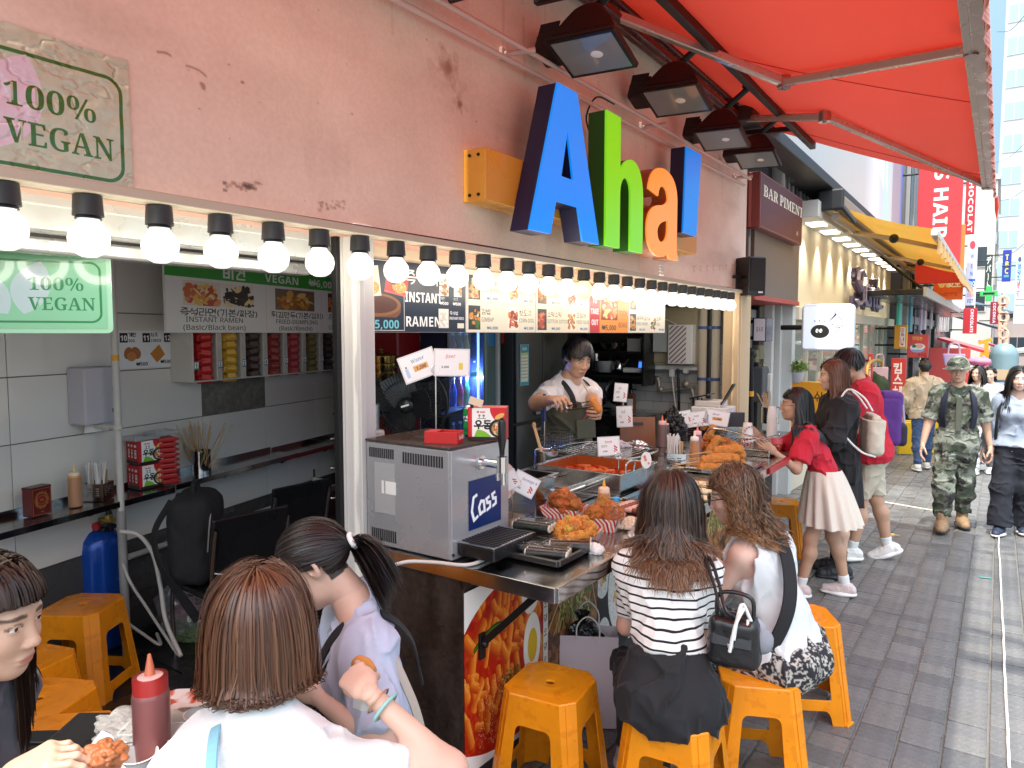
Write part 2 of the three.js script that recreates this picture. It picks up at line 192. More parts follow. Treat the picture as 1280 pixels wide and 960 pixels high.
function headGeo(o,cell){
const f=headField(o),g=nets(f,[-.1,-.19,-.125],[.1,.14,.125],cell),sk=o.skin,hc=o.hairColor||[.02,.015,.012];
return pt_(g,(x,y,z)=>{
const ax=abs(x);let c=sk.slice(),m=(k,t)=>{c=c.map((v,i)=>lp(v,k[i],t));};
const sn=.94+.12*fbm(x*60,y*60,z*60,3);c=c.map(v=>v*sn);const red=[sk[0]*.95,sk[1]*.72,sk[2]*.68];
m(red,.35*sst(.04,.0,hypot(ax-.04,y+.03,z-.06))+.3*sst(.02,.005,hypot(x,y+.036,z-.108)));
if(isScalp(x,y,z,o.style||{})&&!o.bald)m(hc,.97);
const lip=hypot(x/2.3,(y+.0705)/.95,(z-.092)*.7);m(o.lips||[sk[0]*.78,sk[1]*.42,sk[2]*.44],sst(.0105,.0085,lip)*.85);
const by=.0262-abs(ax-.03)*abs(ax-.03)*6+(o.browUp||0);if(z>.05)m(hc,.85*sst(.0052,.003,abs(y-by))*sst(.024,.019,abs(ax-.0335)));
const ld=hypot((ax-.0325)/1.75,(y-.0055)/.95,0);if(z>.07&&y>.003)m([.05,.03,.025],.8*sst(.0016,.0006,abs(ld-.0078)));
if(hypot(ax-.0065,y+.0435,z-.1)<.0045)m([.12,.05,.04],.8);
return c;
});
}
function eyes(parent,m4,cell,o){for(const s of[-1,1]){const g=pt_(new THREE.SphereGeometry(.0118,20,14),(x,y,z)=>{const l=hypot(x-(o.lookX||0)*.006,y-(o.lookY||0)*.006);return z>0&&l<.0032?[.008,.008,.008]:z>0&&l<.0062?[.05,.028,.018]:[.72,.69,.66];});g.translate(s*.0325,.003,.0742);g.applyMatrix4(m4);mesh('eye',g,EYE,parent,true);}}
function hP(w,a,n,t,s,curl,spread=.16,thumbCurl=.4){
a=a.clone().normalize();n=n.clone().addScaledVector(a,-n.dot(a)).normalize();t=t.clone().addScaledVector(a,-t.dot(a)).addScaledVector(n,-t.dot(n)).normalize();
const P=(u,v,q)=>w.clone().addScaledVector(a,u*s).addScaledVector(t,v*s).addScaledVector(n,q*s),palm=[],fingers=[];
const K=[[.088,.030],[.092,.010],[.088,-.011],[.079,-.030]],Ln=[[.042,.026,.021],[.047,.029,.022],[.043,.027,.021],[.034,.021,.018]];
palm.push(cap(P(-.02,0,0),P(.015,0,0),.026*s,.027*s,n,.75));
K.forEach(([u,v],i)=>palm.push(cap(P(.012,v*.55,0),P(u,v,0),.016*s,.0125*s,n,.85)));
palm.push(cap(P(.02,.02,.006),P(.055,.034,.008),.016*s,.012*s));
K.forEach(([u,v],i)=>{
const c=Array.isArray(curl)?curl[i]:curl;let p=P(u,v,0),ang=c*.75,sp=spread*v/.03*.5,r=(.0094-i*.0004-(i===3?.0006:0))*s;const ch=[];
for(let k=0;k<3;k++){const d=a.clone().multiplyScalar(cos(ang)*cos(sp)).addScaledVector(t,sin(sp)*cos(ang)).addScaledVector(n,sin(ang)),q=p.clone().addScaledVector(d,Ln[i][k]*s);ch.push(cap(p,q,r,r*.9));r*=.92;p=q;ang+=c*(k?.7:1.05);}
fingers.push(ch);
});
{let p=P(.03,.036,.01),r=.0112*s;const ch=[],L=[.036,.03,.025];let ang=.75-thumbCurl*.35,up=.35+thumbCurl*.55;for(let k=0;k<3;k++){const d=a.clone().multiplyScalar(cos(ang)).addScaledVector(t,sin(ang)).addScaledVector(n,up).normalize(),q=p.clone().addScaledVector(d,L[k]*s);ch.push(cap(p,q,r,r*.9));r*=.9;p=q;ang-=.25+thumbCurl*.4;}fingers.push(ch);}
return{palm,fingers};
}
function handGeo(hp,cell,sk){
const all=[...hp.palm,...hp.fingers.flat()],[lo,hi]=bounds(all,.012);
const f=(x,y,z)=>{let d=1e9;for(const p of hp.palm)d=sm(d,dcap(p,x,y,z),.014);for(const ch of hp.fingers){let e=1e9;for(const p of ch)e=sm(e,dcap(p,x,y,z),.004);d=sm(d,e,.006);}return d;};
const tips=hp.fingers.map(ch=>ch[2].b);
return pt_(nets(f,lo,hi,cell),(x,y,z)=>{let t=0;for(const q of tips)t=max(t,sst(.02,.004,hypot(x-q.x,y-q.y,z-q.z)));return[sk[0]*lp(1,.98,t),sk[1]*lp(1,.8,t),sk[2]*lp(1,.78,t)];});
}
function sK(o){
const k=o.h/1.75,f=o.fem?1:0,J={k},pel=V(...(o.pelvis||[0,.95*k,0]));
const e=o.torso||[0,0,0],q1=new THREE.Quaternion().setFromEuler(new THREE.Euler(e[0]*.45,e[1]*.4,(e[2]||0)*.4,'YXZ')),q2=new THREE.Quaternion().setFromEuler(new THREE.Euler(e[0],e[1],e[2]||0,'YXZ'));
if(o.hipTurn)q1.premultiply(new THREE.Quaternion().setFromAxisAngle(UPV,o.hipTurn));
const W=(q,b,x,y,z)=>V(x*k,y*k,z*k).applyQuaternion(q).add(b);
J.q1=q1;J.q2=q2;J.pel=pel;J.waist=W(q1,pel,0,.16,0);J.chest=W(q2,J.waist,0,.17,0);J.neck=W(q2,J.waist,0,.375,-.012);
const sw=f?.152:.178;J.sh=[1,-1].map(s=>W(q2,J.waist,s*sw,.308+(o.shrug||0),-.005).add(V(...((o.shOff||[])[s>0?0:1]||[0,0,0]))));J.hip=[1,-1].map(s=>W(q1,pel,s*.088,-.02,0));
const he=o.head||[0,0,0],qh=new THREE.Quaternion().setFromEuler(new THREE.Euler(he[0],he[1],he[2]||0,'YXZ'));J.qh=qh;
const hs=J.hs=(o.headScale||1)*(f?.97:1)*lp(k,1,.5);const nd=V(0,1,.16).applyQuaternion(q2).lerp(V(0,1,.1).applyQuaternion(qh),.5).normalize();
J.head=J.neck.clone().addScaledVector(nd,.085*k).add(V(0,.1*hs,.032*hs).applyQuaternion(qh));
const am=o.arm||1,ua=.285*k*am,fa=.245*k*am,th=.425*k,sh=.415*k;J.th=th;J.shn=sh;
J.el=[];J.wr=[];J.kn=[];J.an=[];
const dh=[[.24,.9,.05],[-.24,.9,.05]],df=[[.1,.08,0],[-.1,.08,0]];
for(let i=0;i<2;i++){
const t=V(...((o.hands||[])[i]||dh[i].map(v=>v*k))),p=V(...((o.elbow||[])[i]||[i?-.5:.5,-.4,-.8]));const[e_,w_]=ik(J.sh[i],t,ua,fa,p);J.el.push(e_);J.wr.push(w_);
const a=V(...((o.feet||[])[i]||df[i].map(v=>v*k))),kp=V(...((o.knee||[])[i]||[i?-.1:.1,0,1]));const[n_,a_]=ik(J.hip[i],a,th,sh,kp);J.kn.push(n_);J.an.push(a_);
}
return J;
}
function bP(J,o){
const k=J.k,f=o.fem,b=(o.bulk||1)*k,X=q=>V(0,0,1).applyQuaternion(q),r=(x)=>x*b,q=(u,q_,x,y,z)=>V(x*k,y*k,z*k).applyQuaternion(q_).add(u);
const T_=[cap(q(J.pel,J.q1,.062,-.03,-.006),q(J.pel,J.q1,-.062,-.03,-.006),r(f?.112:.105),r(f?.112:.105),X(J.q1),.92),cap(J.pel,J.waist,r(f?.122:.13),r(f?.104:.125),X(J.q1),.8),cap(J.waist,J.chest,r(f?.104:.125),r(f?.118:.135),X(J.q2),.78),cap(q(J.waist,J.q2,.075,.25,-.004),q(J.waist,J.q2,-.075,.25,-.004),r(f?.082:.098),r(f?.082:.098),X(J.q2),.95),cap(q(J.waist,J.q2,.1,.312,-.012),q(J.waist,J.q2,-.1,.312,-.012),r(.047)),cap(J.neck,J.head.clone().add(V(0,-.07,-.03).applyQuaternion(J.qh)),.056*k,.05*k)];
if(f)for(const s of[-1,1])T_.push(cap(q(J.waist,J.q2,s*.066,.2,.07),q(J.waist,J.q2,s*.068,.185,.083),r(.05),r(.047)));
for(let i=0;i<2;i++)T_.push(cap(q(J.neck,J.q2,0,.03,-.005),J.sh[i],r(.035),r(.05)));
const A=[0,1].map(i=>[cap(J.sh[i],J.el[i],r(f?.047:.055),r(f?.037:.042)),cap(J.el[i],J.wr[i].clone(),r(f?.038:.044),r(f?.024:.028))]);
const L=[0,1].map(i=>{const m=J.kn[i].clone().lerp(J.an[i],.3).add(V(0,0,-.018*k).applyQuaternion(new THREE.Quaternion()));return[cap(J.hip[i],J.kn[i],r(f?.088:.085),r(f?.054:.056)),cap(J.kn[i],m,r(.051),r(f?.054:.058)),cap(m,J.an[i],r(f?.054:.058),r(.035))];});
return{T:T_,A,L};
}
function gM(name,m,parent,pieces,{k=.03,cell=.012,sub=[],fold=.004,freq=9,seed=0,uvf=null,pnt=null,fy=.45}={}){
const all=pieces.flatMap(p=>p.prims),[lo,hi]=bounds(all,.05+max(...pieces.map(p=>p.off||0)));
const f=(x,y,z)=>{let d=1e9;let w=0;if(fold){const a=x*freq+seed*7.3,b=y*freq*fy,c=z*freq,q=noise(a*.6+3,b*1.4,c*.6)*1.6,r1=1-abs(2*noise(a*1.15+q,b*1.9+q,c*1.15)-1),r2=1-abs(2*noise(a*2.1-q,b*1.2,c*2.1+5)-1);w=fold*((noise(a,b,c)-.5)*2.2+1.5-2.1*r1*r1*r1-1.1*r2*r2*r2);}for(const pc of pieces){let e=1e9;for(const p of pc.prims)e=sm(e,dcap(p,x,y,z,pc.off||0),pc.k||k);for(const[n,q]of pc.cut||[])e=-sm(-e,-(n.x*(x-q.x)+n.y*(y-q.y)+n.z*(z-q.z)),.012);d=sm(d,e,pc.join||.012);}for(const s of sub)d=-sm(-d,dcap(s,x,y,z),.012);return d+w;};
const g=nets(f,lo,hi,cell);
if(uvf){const p=g.attributes.position,u=new Float32Array(p.count*2);for(let i=0;i<p.count;i++){const a=uvf(p.getX(i),p.getY(i),p.getZ(i));u[2*i]=a[0];u[2*i+1]=a[1];}g.setAttribute('uv',new THREE.BufferAttribute(u,2));}
if(pnt)pt_(g,pnt);
return mesh(name,g,m,parent,!!uvf);
}
const dirv=(a,b)=>b.clone().sub(a).normalize();
function hair(parent,J,B,st,seed,name='hair'){
const R=rng(seed),n=st.n||900,seg=st.seg||12,qi=J.qh.clone().invert(),hs=J.hs,P=[],N=[],C=[],I=[],part=st.part??.02;
const skull=(p,g)=>{
for(const[cx,cy,cz,rx,ry,rz]of[[0,.036,-.012,.081,.093,.1],[0,-.04,.02,.066,.09,.066],[0,-.12,-.03,.058,.09,.056]]){const a=(p.x-cx)/(rx+g),b=(p.y-cy)/(ry+g),c=(p.z-cz)/(rz+g),k=sqrt(a*a+b*b+c*c);if(k<1&&k>1e-4){p.set(cx+(p.x-cx)/k,cy+(p.y-cy)/k,cz+(p.z-cz)/k);}}
if(st.tuck!==undefined&&p.y<.05&&p.z>st.tuck)p.z+=(st.tuck-p.z)*.5;
if(!st.overFace){const dx=p.x,dy=(p.y+.03)/1.5,dz=(p.z-.1);const r=st.faceR||.066,d=hypot(dx,dy,dz);if(d<r&&p.y<(st.bangY??.06)){const s=(p.x<0?-1:1);p.x+=s*(r-d)*.8;p.z-=(r-d)*.5;}}
};
const torso=B.T,crown=V(...(st.crown||[0,.115,-.05]));let made=0,guard=0;
while(made<n&&guard++<n*30){
const u=R()*2-1,a=R()*PI*2,s=sqrt(1-u*u),d=V(s*cos(a),u,s*sin(a)),p=V(d.x*.079,.036+d.y*.091,-.012+d.z*.098);
if(!isScalp(p.x,p.y,p.z,st))continue;
made++;
const lay=R(),fly=made%16===0&&!st.short&&!st.bangs,gap=(st.vol||.012)*(.25+.75*lay)+(fly?.01:0),front=p.z>.035&&p.y>.05,side=abs(p.x)>.05;
let L=(st.len||.3)*(1-(st.ragged??.12)*R());if(st.bangs&&front&&abs(p.x)<(st.bangW||.055))L=st.bangs*(.85+.3*R());
if(st.short){L=st.short*(.7+.5*R())*(p.y>.07?(st.top||1.5):p.y<.0?.35:.8);}
const v=V();
if(st.short){v.copy(p).sub(crown);v.add(V((R()-.5)*.06,0,(R()-.5)*.06));if(front||p.y>.09)v.add(V(...(st.comb||[.02,0,.08])));}
else if(st.tie)v.copy(V(...st.tie)).sub(p);
else if(st.bangs&&front&&abs(p.x)<(st.bangW||.055))v.set((R()-.5)*.03+(st.bangX||0),-.02,.06);
else{const sd=p.x>part?1:-1;v.set(sd*(.5+.5*R()),-.25,(p.z<.02?-.35:(st.back??-.15))-(R()*.15));if(p.z<-.03){v.copy(p).sub(crown);v.y-=.03;}}
const nrm=V(p.x,p.y-.036,p.z+.012).normalize();v.addScaledVector(nrm,-v.dot(nrm)*.9).normalize();
const st0=L/seg,wv=(st.wave||0)+(fly?.014:0),ph=R()*6.3+floor(R()*9),amp=wv*(.5+R()),w=(st.w||.004)*(.7+.6*R());
const jx=st.short?0:(noise(p.x*55,p.y*55,p.z*55)-.5)*.022,jz=jx&&(noise(p.x*55,p.y*55+9,p.z*55)-.5)*.02;const gvar=st.clump?R():0;let base=pick(st.colors,R,st),pts=[],cur=p.clone(),tied=false;
const q=V(),wp=V(),g=V(0,-1,0).applyQuaternion(qi);
for(let i=0;i<=seg;i++){
q.copy(cur);skull(q,gap*(st.rootGap?cl_(i/3):1));cur.copy(q);
wp.copy(q).multiplyScalar(hs).applyQuaternion(J.qh).add(J.head);
if(!st.short&&i>2)for(const b of torso){const e=dcap(b,wp.x,wp.y,wp.z)-.03-gap*.6;if(e<0){const h=.004,gx=dcap(b,wp.x+h,wp.y,wp.z)-dcap(b,wp.x-h,wp.y,wp.z),gy_=dcap(b,wp.x,wp.y+h,wp.z)-dcap(b,wp.x,wp.y-h,wp.z),gz=dcap(b,wp.x,wp.y,wp.z+h)-dcap(b,wp.x,wp.y,wp.z-h),l=hypot(gx,gy_,gz)||1;wp.x-=e*gx/l;wp.y-=e*gy_/l;wp.z-=e*gz/l;}}
cur.copy(wp).sub(J.head).applyQuaternion(qi).divideScalar(hs);
const t=i/seg,o=wp.clone();o.x+=jx*t;o.z+=jz*t;if(wv&&t>.25){const k_=(t-.25)*amp;o.x+=sin(t*(st.wf||14)+ph)*k_;o.z+=cos(t*(st.wf||14)+ph*1.7)*k_;}
pts.push(o);
if(st.tie&&!tied&&hypot(cur.x-st.tie[0],cur.y-st.tie[1],cur.z-st.tie[2])<.03)tied=true;
if(st.tie&&!tied){v.lerp(V(...st.tie).sub(cur).normalize(),.6);}
else v.lerp(g,st.short?.12:(st.stiff??.3));if(st.tie&&tied)v.add(V((R()-.5)*.25,0,-.12));if(st.curl&&t>.55)v.add(V(-cur.x*st.curl*4,0,(.0-cur.z)*st.curl*4));
v.normalize();if(st.cut!==undefined&&cur.y<st.cut+(lay-.5)*.012&&i>3)continue;const step=st.tie&&!tied?max(st0,.016):st0;cur.addScaledVector(v,step);
}
const tw=(R()-.5)*(st.gloss??.7);let o0=P.length/3;
for(let i=0;i<=seg;i++){
const c=pts[i],dd=pts[min(seg,i+1)].clone().sub(pts[max(0,i-1)]).normalize(),out=c.clone().sub(V(J.head.x,min(J.head.y+.03,c.y+.02),J.head.z)).normalize(),sd=dd.clone().cross(out).normalize(),nn=sd.clone().cross(dd).normalize().multiplyScalar(-1);if(nn.dot(out)<0)nn.multiplyScalar(-1);
const ww=w*(i===seg?.15:1-.45*(i/seg)**2)*(i===0?.6:1);nn.addScaledVector(sd,tw).normalize();
for(const s_ of[-1,1]){P.push(c.x+sd.x*ww*s_,c.y+sd.y*ww*s_,c.z+sd.z*ww*s_);N.push(nn.x+sd.x*s_*.2,nn.y+sd.y*s_*.2,nn.z+sd.z*s_*.2);const tt=i/seg,tip=st.tip?sst(st.tipAt||.45,1,tt+(gvar-.5)*.2):0;C.push(...base.map((b,j)=>lp(b,st.tip?st.tip[j]:b,tip)));}
if(i<seg){const a_=o0+i*2;I.push(a_,a_+1,a_+2,a_+1,a_+3,a_+2);}
}
}
const G=new THREE.BufferGeometry();G.setAttribute('position',new THREE.Float32BufferAttribute(P,3));G.setAttribute('normal',new THREE.Float32BufferAttribute(N,3));G.setAttribute('color',new THREE.Float32BufferAttribute(C,3));G.setIndex(I);
return mesh(name,G,st.mat||HAIRM,parent);
}
const pick=(cs,R,st)=>{const i=floor(R()*cs.length),m=.84+.32*R();return cs[min(i,cs.length-1)].map(v=>v*m);};
function person(label,pos,turn,o,dress){
const root=thing('person',label,o.cat||'person',pos,turn,o.group),J=sK(o),B=bP(J,o),cell=o.cell||.012,sk=o.skin||SK.a,hc=o.headCell||.0042;
const prims=[...B.T,...B.A.flat()];if(o.bareLegs)prims.push(...B.L.flat());else prims.push(...B.L.map(l=>l[0]));
const lists=[prims],[lo,hi]=bounds(prims,.03),fT=blend(B.T,.05),fA=B.A.map(a=>blend(a,.03)),fL=B.L.map(l=>blend(o.bareLegs?l:[l[0]],.035));
const f=(x,y,z)=>{let d=fT(x,y,z);for(const a of fA)d=sm(d,a(x,y,z),.02);d=sm(d,min(fL[0](x,y,z),fL[1](x,y,z)),.03);return d;};
const gs=[pt_(nets(f,lo,hi,cell),(x,y,z)=>{const n=.9+.2*fbm(x*22,y*22,z*22,3),e=.12*sst(.07,.02,min(...[...J.el,...J.kn].map(p=>hypot(x-p.x,y-p.y,z-p.z))));return[sk[0]*n,sk[1]*n*(1-e),sk[2]*n*(1-e)];})];
const mh=new THREE.Matrix4().compose(J.head,J.qh,V(J.hs,J.hs,J.hs));
gs.push(headGeo({...o,skin:sk},hc).applyMatrix4(mh));
J.hand=[];
for(let i=0;i<2;i++){if((o.noHand||[])[i])continue;const hd=(o.hand||[])[i]||{},a=hd.a?V(...hd.a):dirv(J.el[i],J.wr[i]),nn=hd.n?V(...hd.n):V(i?1:-1,0,0),t=hd.t?V(...hd.t):V(0,0,1),hp=hP(J.wr[i].clone().addScaledVector(a.clone().normalize(),.012*J.k),a,nn,t,J.k*(o.fem?.95:1.04)*(o.handScale||1),hd.curl??.45,hd.spread??.16,hd.thumb??.4);J.hand[i]=hp;gs.push(handGeo(hp,o.handCell||.0045,sk));}
mesh('body',gs,SKIN,root);
eyes(root,mh,hc,o);
J.mh=mh;dress(J,B,root,o);
if(o.style)hair(root,J,B,o.style,o.seed||1);
root.userData.J=undefined;root.J=J;root.B=B;
return root;
}
const away=(a,b,t)=>[dirv(a,b),a.clone().lerp(b,t)];
function shirt(J,B,root,m,o={}){
const sl=o.sleeve??.62,hem=o.hem??-.02,dn=V(0,-1,0).applyQuaternion(J.q1),up=V(0,1,0).applyQuaternion(J.q2),off=o.off??.014,k=J.k;
const tor=B.T.filter((_,i)=>i!==5);if(o.untuck)for(let i=0;i<2;i++)tor.push(cap(J.hip[i],J.hip[i].clone().lerp(J.kn[i],.3),B.L[i][0].ra+.012,B.L[i][0].ra+.008));const pcs=[{prims:tor,off,k:.06,cut:[[dn,J.pel.clone().addScaledVector(dn,-hem*k)]]}];
if(sl>0)for(let i=0;i<2;i++){const a=B.A[i],pr=sl>1?a:[a[0]];pcs.push({prims:pr,off:off+(o.loose??.006),k:.03,join:.04,cut:sl>1?[away(J.el[i],J.wr[i],sl-1)]:[away(J.sh[i],J.el[i],sl)]});}
const nf=V(0,0,1).applyQuaternion(J.q2),nk=J.neck.clone().addScaledVector(up,(o.neckUp??.04)*k),sub=[cap(nk.clone().addScaledVector(nf,.01),nk.clone().addScaledVector(up,.12*k).addScaledVector(nf,.03),(o.neckR??.068)*k,.1*k),...(o.sub?o.sub(J):[])];
return gM(o.name||'shirt',m,root,pcs,{k:.05,cell:o.cell||.011,sub,fold:o.fold??.005,freq:o.freq??9,seed:o.seed||1,uvf:o.uvf,pnt:o.pnt});
}
function tR(J,B,root,m,o={}){
const len=o.len??1.97,off=o.off??.016,up=V(0,1,0).applyQuaternion(J.q1),pcs=[{prims:[B.T[0],B.T[1]],off:off*.8,k:.05,cut:[[up,J.pel.clone().addScaledVector(up,(o.waist??.1)*J.k)]]}];
for(let i=0;i<2;i++){let pr=len>1?B.L[i]:[B.L[i][0]];if(o.wide)pr=[cap(J.hip[i],J.kn[i],.088*J.k,.08*J.k*o.wide),cap(J.kn[i],J.an[i],.08*J.k*o.wide,.095*J.k*o.wide)];pcs.push({prims:pr,off,k:.05,join:.03,cut:len>1?[away(J.kn[i],J.an[i],len-1)]:[away(J.hip[i],J.kn[i],len)]});}
return gM(o.name||'trousers',m,root,pcs,{k:.05,cell:o.cell||.012,fold:o.fold??.007,freq:o.freq??8,seed:o.seed||2,pnt:o.pnt,fy:.8});
}
function shoe(J,root,i,m,o={}){
const k=J.k,a=J.an[i],d=V(...(o.dir||[i?-.12:.12,0,1])).normalize(),up=V(...(o.up||[0,1,0])),q=(f,u)=>a.clone().addScaledVector(d,f*k).addScaledVector(up,u*k),sd=d.clone().cross(up).normalize(),w=o.w||1;
const prims=[cap(q(-.045,-.035),q(.06,-.045),.042*k*w,.042*k*w),cap(q(.06,-.045),q(.15,-.055),.045*k*w,.036*k*w),cap(a.clone().addScaledVector(up,(o.top||.02)*k),q(.02,-.03),.046*k*w,.043*k*w)];
gM('shoe',m,root,[{prims,off:.004,k:.03,cut:[[up.clone().multiplyScalar(-1),q(0,-.072)],[up.clone().addScaledVector(d,.0).normalize(),a.clone().addScaledVector(up,(o.top||.02)*k)]]}],{cell:.008,fold:.0015,freq:30,k:.03,pnt:o.pnt});
const sole=[cap(q(-.048,-.07),q(.04,-.07),.046*k*w,.044*k*w,up,.4),cap(q(.04,-.07),q(.155,-.07),.05*k*w,.04*k*w,up,.4)];
gM('sole',o.sole||m,root,[{prims:sole,off:.003,k:.03}],{cell:.009,fold:0});
}
const sock=(J,B,root,i,m,t=.72)=>gM('sock',m,root,[{prims:[B.L[i][2]],off:.005,cut:[[dirv(J.an[i],J.kn[i]),J.an[i].clone().lerp(J.kn[i],1-t)]]}],{cell:.009,fold:.001});
function sp_(name,pts,w,th,m,parent,nrm=null){
const c=new THREE.CatmullRomCurve3(pts.map(p=>p.isVector3?p:V(...p)),false,'centripetal'),n=pts.length*6,P=[],I=[];
for(let i=0;i<=n;i++){const p=c.getPoint(i/n),t=c.getTangent(i/n),nn=(nrm?nrm(p):V(p.x,0,p.z)).clone();nn.addScaledVector(t,-nn.dot(t)).normalize();const s=t.clone().cross(nn).normalize();for(const[a,b]of[[-1,0],[1,0],[1,1],[-1,1]]){const q=p.clone().addScaledVector(s,a*w/2).addScaledVector(nn,b*th);P.push(q.x,q.y,q.z);}if(i<n)for(let j=0;j<4;j++){const a=i*4+j,b=i*4+(j+1)%4;I.push(a,b,a+4,b,b+4,a+4);}}
I.push(0,1,2,0,2,3);const e=n*4;I.push(e,e+2,e+1,e,e+3,e+2);
let g=new THREE.BufferGeometry();g.setAttribute('position',new THREE.Float32BufferAttribute(P,3));g.setIndex(I);g=g.toNonIndexed();g.computeVertexNormals();return mesh(name,g,m,parent);
}
const R0=rng(11);
const M={
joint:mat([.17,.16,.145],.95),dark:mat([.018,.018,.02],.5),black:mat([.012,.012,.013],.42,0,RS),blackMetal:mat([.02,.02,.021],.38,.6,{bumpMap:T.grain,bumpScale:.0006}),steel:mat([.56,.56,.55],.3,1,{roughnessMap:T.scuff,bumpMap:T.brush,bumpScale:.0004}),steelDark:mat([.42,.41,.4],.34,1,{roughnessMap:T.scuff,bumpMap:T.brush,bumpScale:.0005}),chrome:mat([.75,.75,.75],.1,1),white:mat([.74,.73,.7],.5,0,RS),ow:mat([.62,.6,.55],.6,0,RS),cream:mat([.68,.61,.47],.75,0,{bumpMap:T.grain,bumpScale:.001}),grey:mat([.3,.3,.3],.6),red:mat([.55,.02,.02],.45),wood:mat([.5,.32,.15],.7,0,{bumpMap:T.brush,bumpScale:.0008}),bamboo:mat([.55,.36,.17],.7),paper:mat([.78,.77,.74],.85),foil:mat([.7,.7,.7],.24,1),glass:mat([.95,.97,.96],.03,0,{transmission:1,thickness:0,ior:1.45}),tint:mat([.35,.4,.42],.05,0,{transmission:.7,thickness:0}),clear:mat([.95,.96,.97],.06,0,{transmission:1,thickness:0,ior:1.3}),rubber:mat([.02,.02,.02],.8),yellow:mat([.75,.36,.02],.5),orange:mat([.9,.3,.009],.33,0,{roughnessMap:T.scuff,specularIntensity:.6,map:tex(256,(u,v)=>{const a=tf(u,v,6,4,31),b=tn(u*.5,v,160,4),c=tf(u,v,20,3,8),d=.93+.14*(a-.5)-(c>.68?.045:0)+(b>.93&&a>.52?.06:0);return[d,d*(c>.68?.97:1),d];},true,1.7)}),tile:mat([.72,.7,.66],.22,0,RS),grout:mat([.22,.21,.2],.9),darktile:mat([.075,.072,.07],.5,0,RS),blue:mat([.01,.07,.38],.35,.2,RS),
};
const stoneTex=tex(256,(u,v)=>{const a=tn(u,v,96,1),b=tf(u,v,5,4,3),c=tn(u,v,200,8);const s=.48+.16*(b-.5)+.16*(a-.5)+(c>.86?.16:c<.1?-.12:0);return[s*1.0,s*1.0,s*1.0];},true,2.2);
const stoneMs=[[.7,.7,.7],[.61,.62,.63],[.78,.78,.76],[.7,.69,.67],[.53,.54,.55]].map(c=>mat(c,.72,0,{map:stoneTex,bumpMap:T.grain,bumpScale:.002,roughnessMap:T.scuff}));
{
const st=wT('street',undefined,undefined,[0,0,0]);st.userData={kind:'structure'};
const sheet=new THREE.PlaneGeometry(600,620,1,1).rotateX(-PI/2);sheet.translate(0,0,-240);
mesh('mortar_bed',warp(sheet,(x,y,z)=>[x,gy(z)-.012,z]),M.joint,st);
const cw=.1655,rw=.146,list=[];
const variants=[];for(let v=0;v<4;v++){const g=new RoundedBoxGeometry(cw-.011,.05,rw-.006,1,.005);variants.push(warp(g,(x,y,z)=>[x+.002*(noise(x*30+v*9,z*30)-.5),y+(y>0?.003*(noise(x*14+v*5,z*14)-.5):0),z+.003*(noise(x*25,z*25+v*7)-.5)]));}
for(let i=-16;i<14;i++)for(let j=0;j<190;j++){
const x=-.39+i*cw,z=1.2-j*rw-(((i*37)%5+5)%5)*.031;if(x<-2.05)continue;
const c=V(x,gy(z)-.025+.006*(R0()-.5),z),s=c.clone().sub(CAM),zz=s.dot(FW),X=640+FPX*s.dot(RT)/zz,Y=480-FPX*s.dot(UP)/zz,vis=zz>.5&&X>560&&X<1310&&Y<990;
if(!vis&&(zz>.3&&(X<300||zz>9))){if(zz>28)continue;}
list.push({c,r:(R0()-.5)*.012,t:Math.atan(SLOPE)+(R0()-.5)*.012,v:floor(R0()*4),m:floor(R0()**1.4*5),size:vis&&X>900?1/zz:0});
}
list.sort((a,b)=>b.size-a.size);
const M4=p=>new THREE.Matrix4().compose(p.c,new THREE.Quaternion().setFromEuler(new THREE.Euler(-p.t,p.r,0)),V(1,1,1));
list.slice(0,300).forEach(p=>{const o=new THREE.Mesh(variants[p.v],stoneMs[p.m]);o.name='paving_stone';o.position.copy(p.c);o.rotation.set(-p.t,p.r,0);o.castShadow=o.receiveShadow=true;st.add(o);});
for(let m=0;m<5;m++){const g=list.slice(300).filter(p=>p.m===m).map(p=>variants[p.v].clone().applyMatrix4(M4(p)));if(g.length)stuff(mesh('paving_field',g,stoneMs[m],st));}
}
const FX=-2.11;
const HDR=2.04;
const BW={a:atD(8,450,3140/937),b:atD(395,450,3140/550)};BW.d=V(BW.b.x-BW.a.x,0,BW.b.z-BW.a.z).normalize();BW.n=V(-BW.d.z,0,BW.d.x);if(BW.n.x<0)BW.n.multiplyScalar(-1);BW.rot=atan2(BW.n.x,BW.n.z);
const oW=(px,py,off=0)=>{const r=ray(px,py),o=BW.a.clone().addScaledVector(BW.n,off),t=o.sub(CAM).dot(BW.n)/r.dot(BW.n);return go(r,t);};
const wU=p=>p.clone().sub(BW.a).dot(BW.d),wP=(u,y,off=0)=>BW.a.clone().addScaledVector(BW.d,u).addScaledVector(BW.n,off).setY(y);
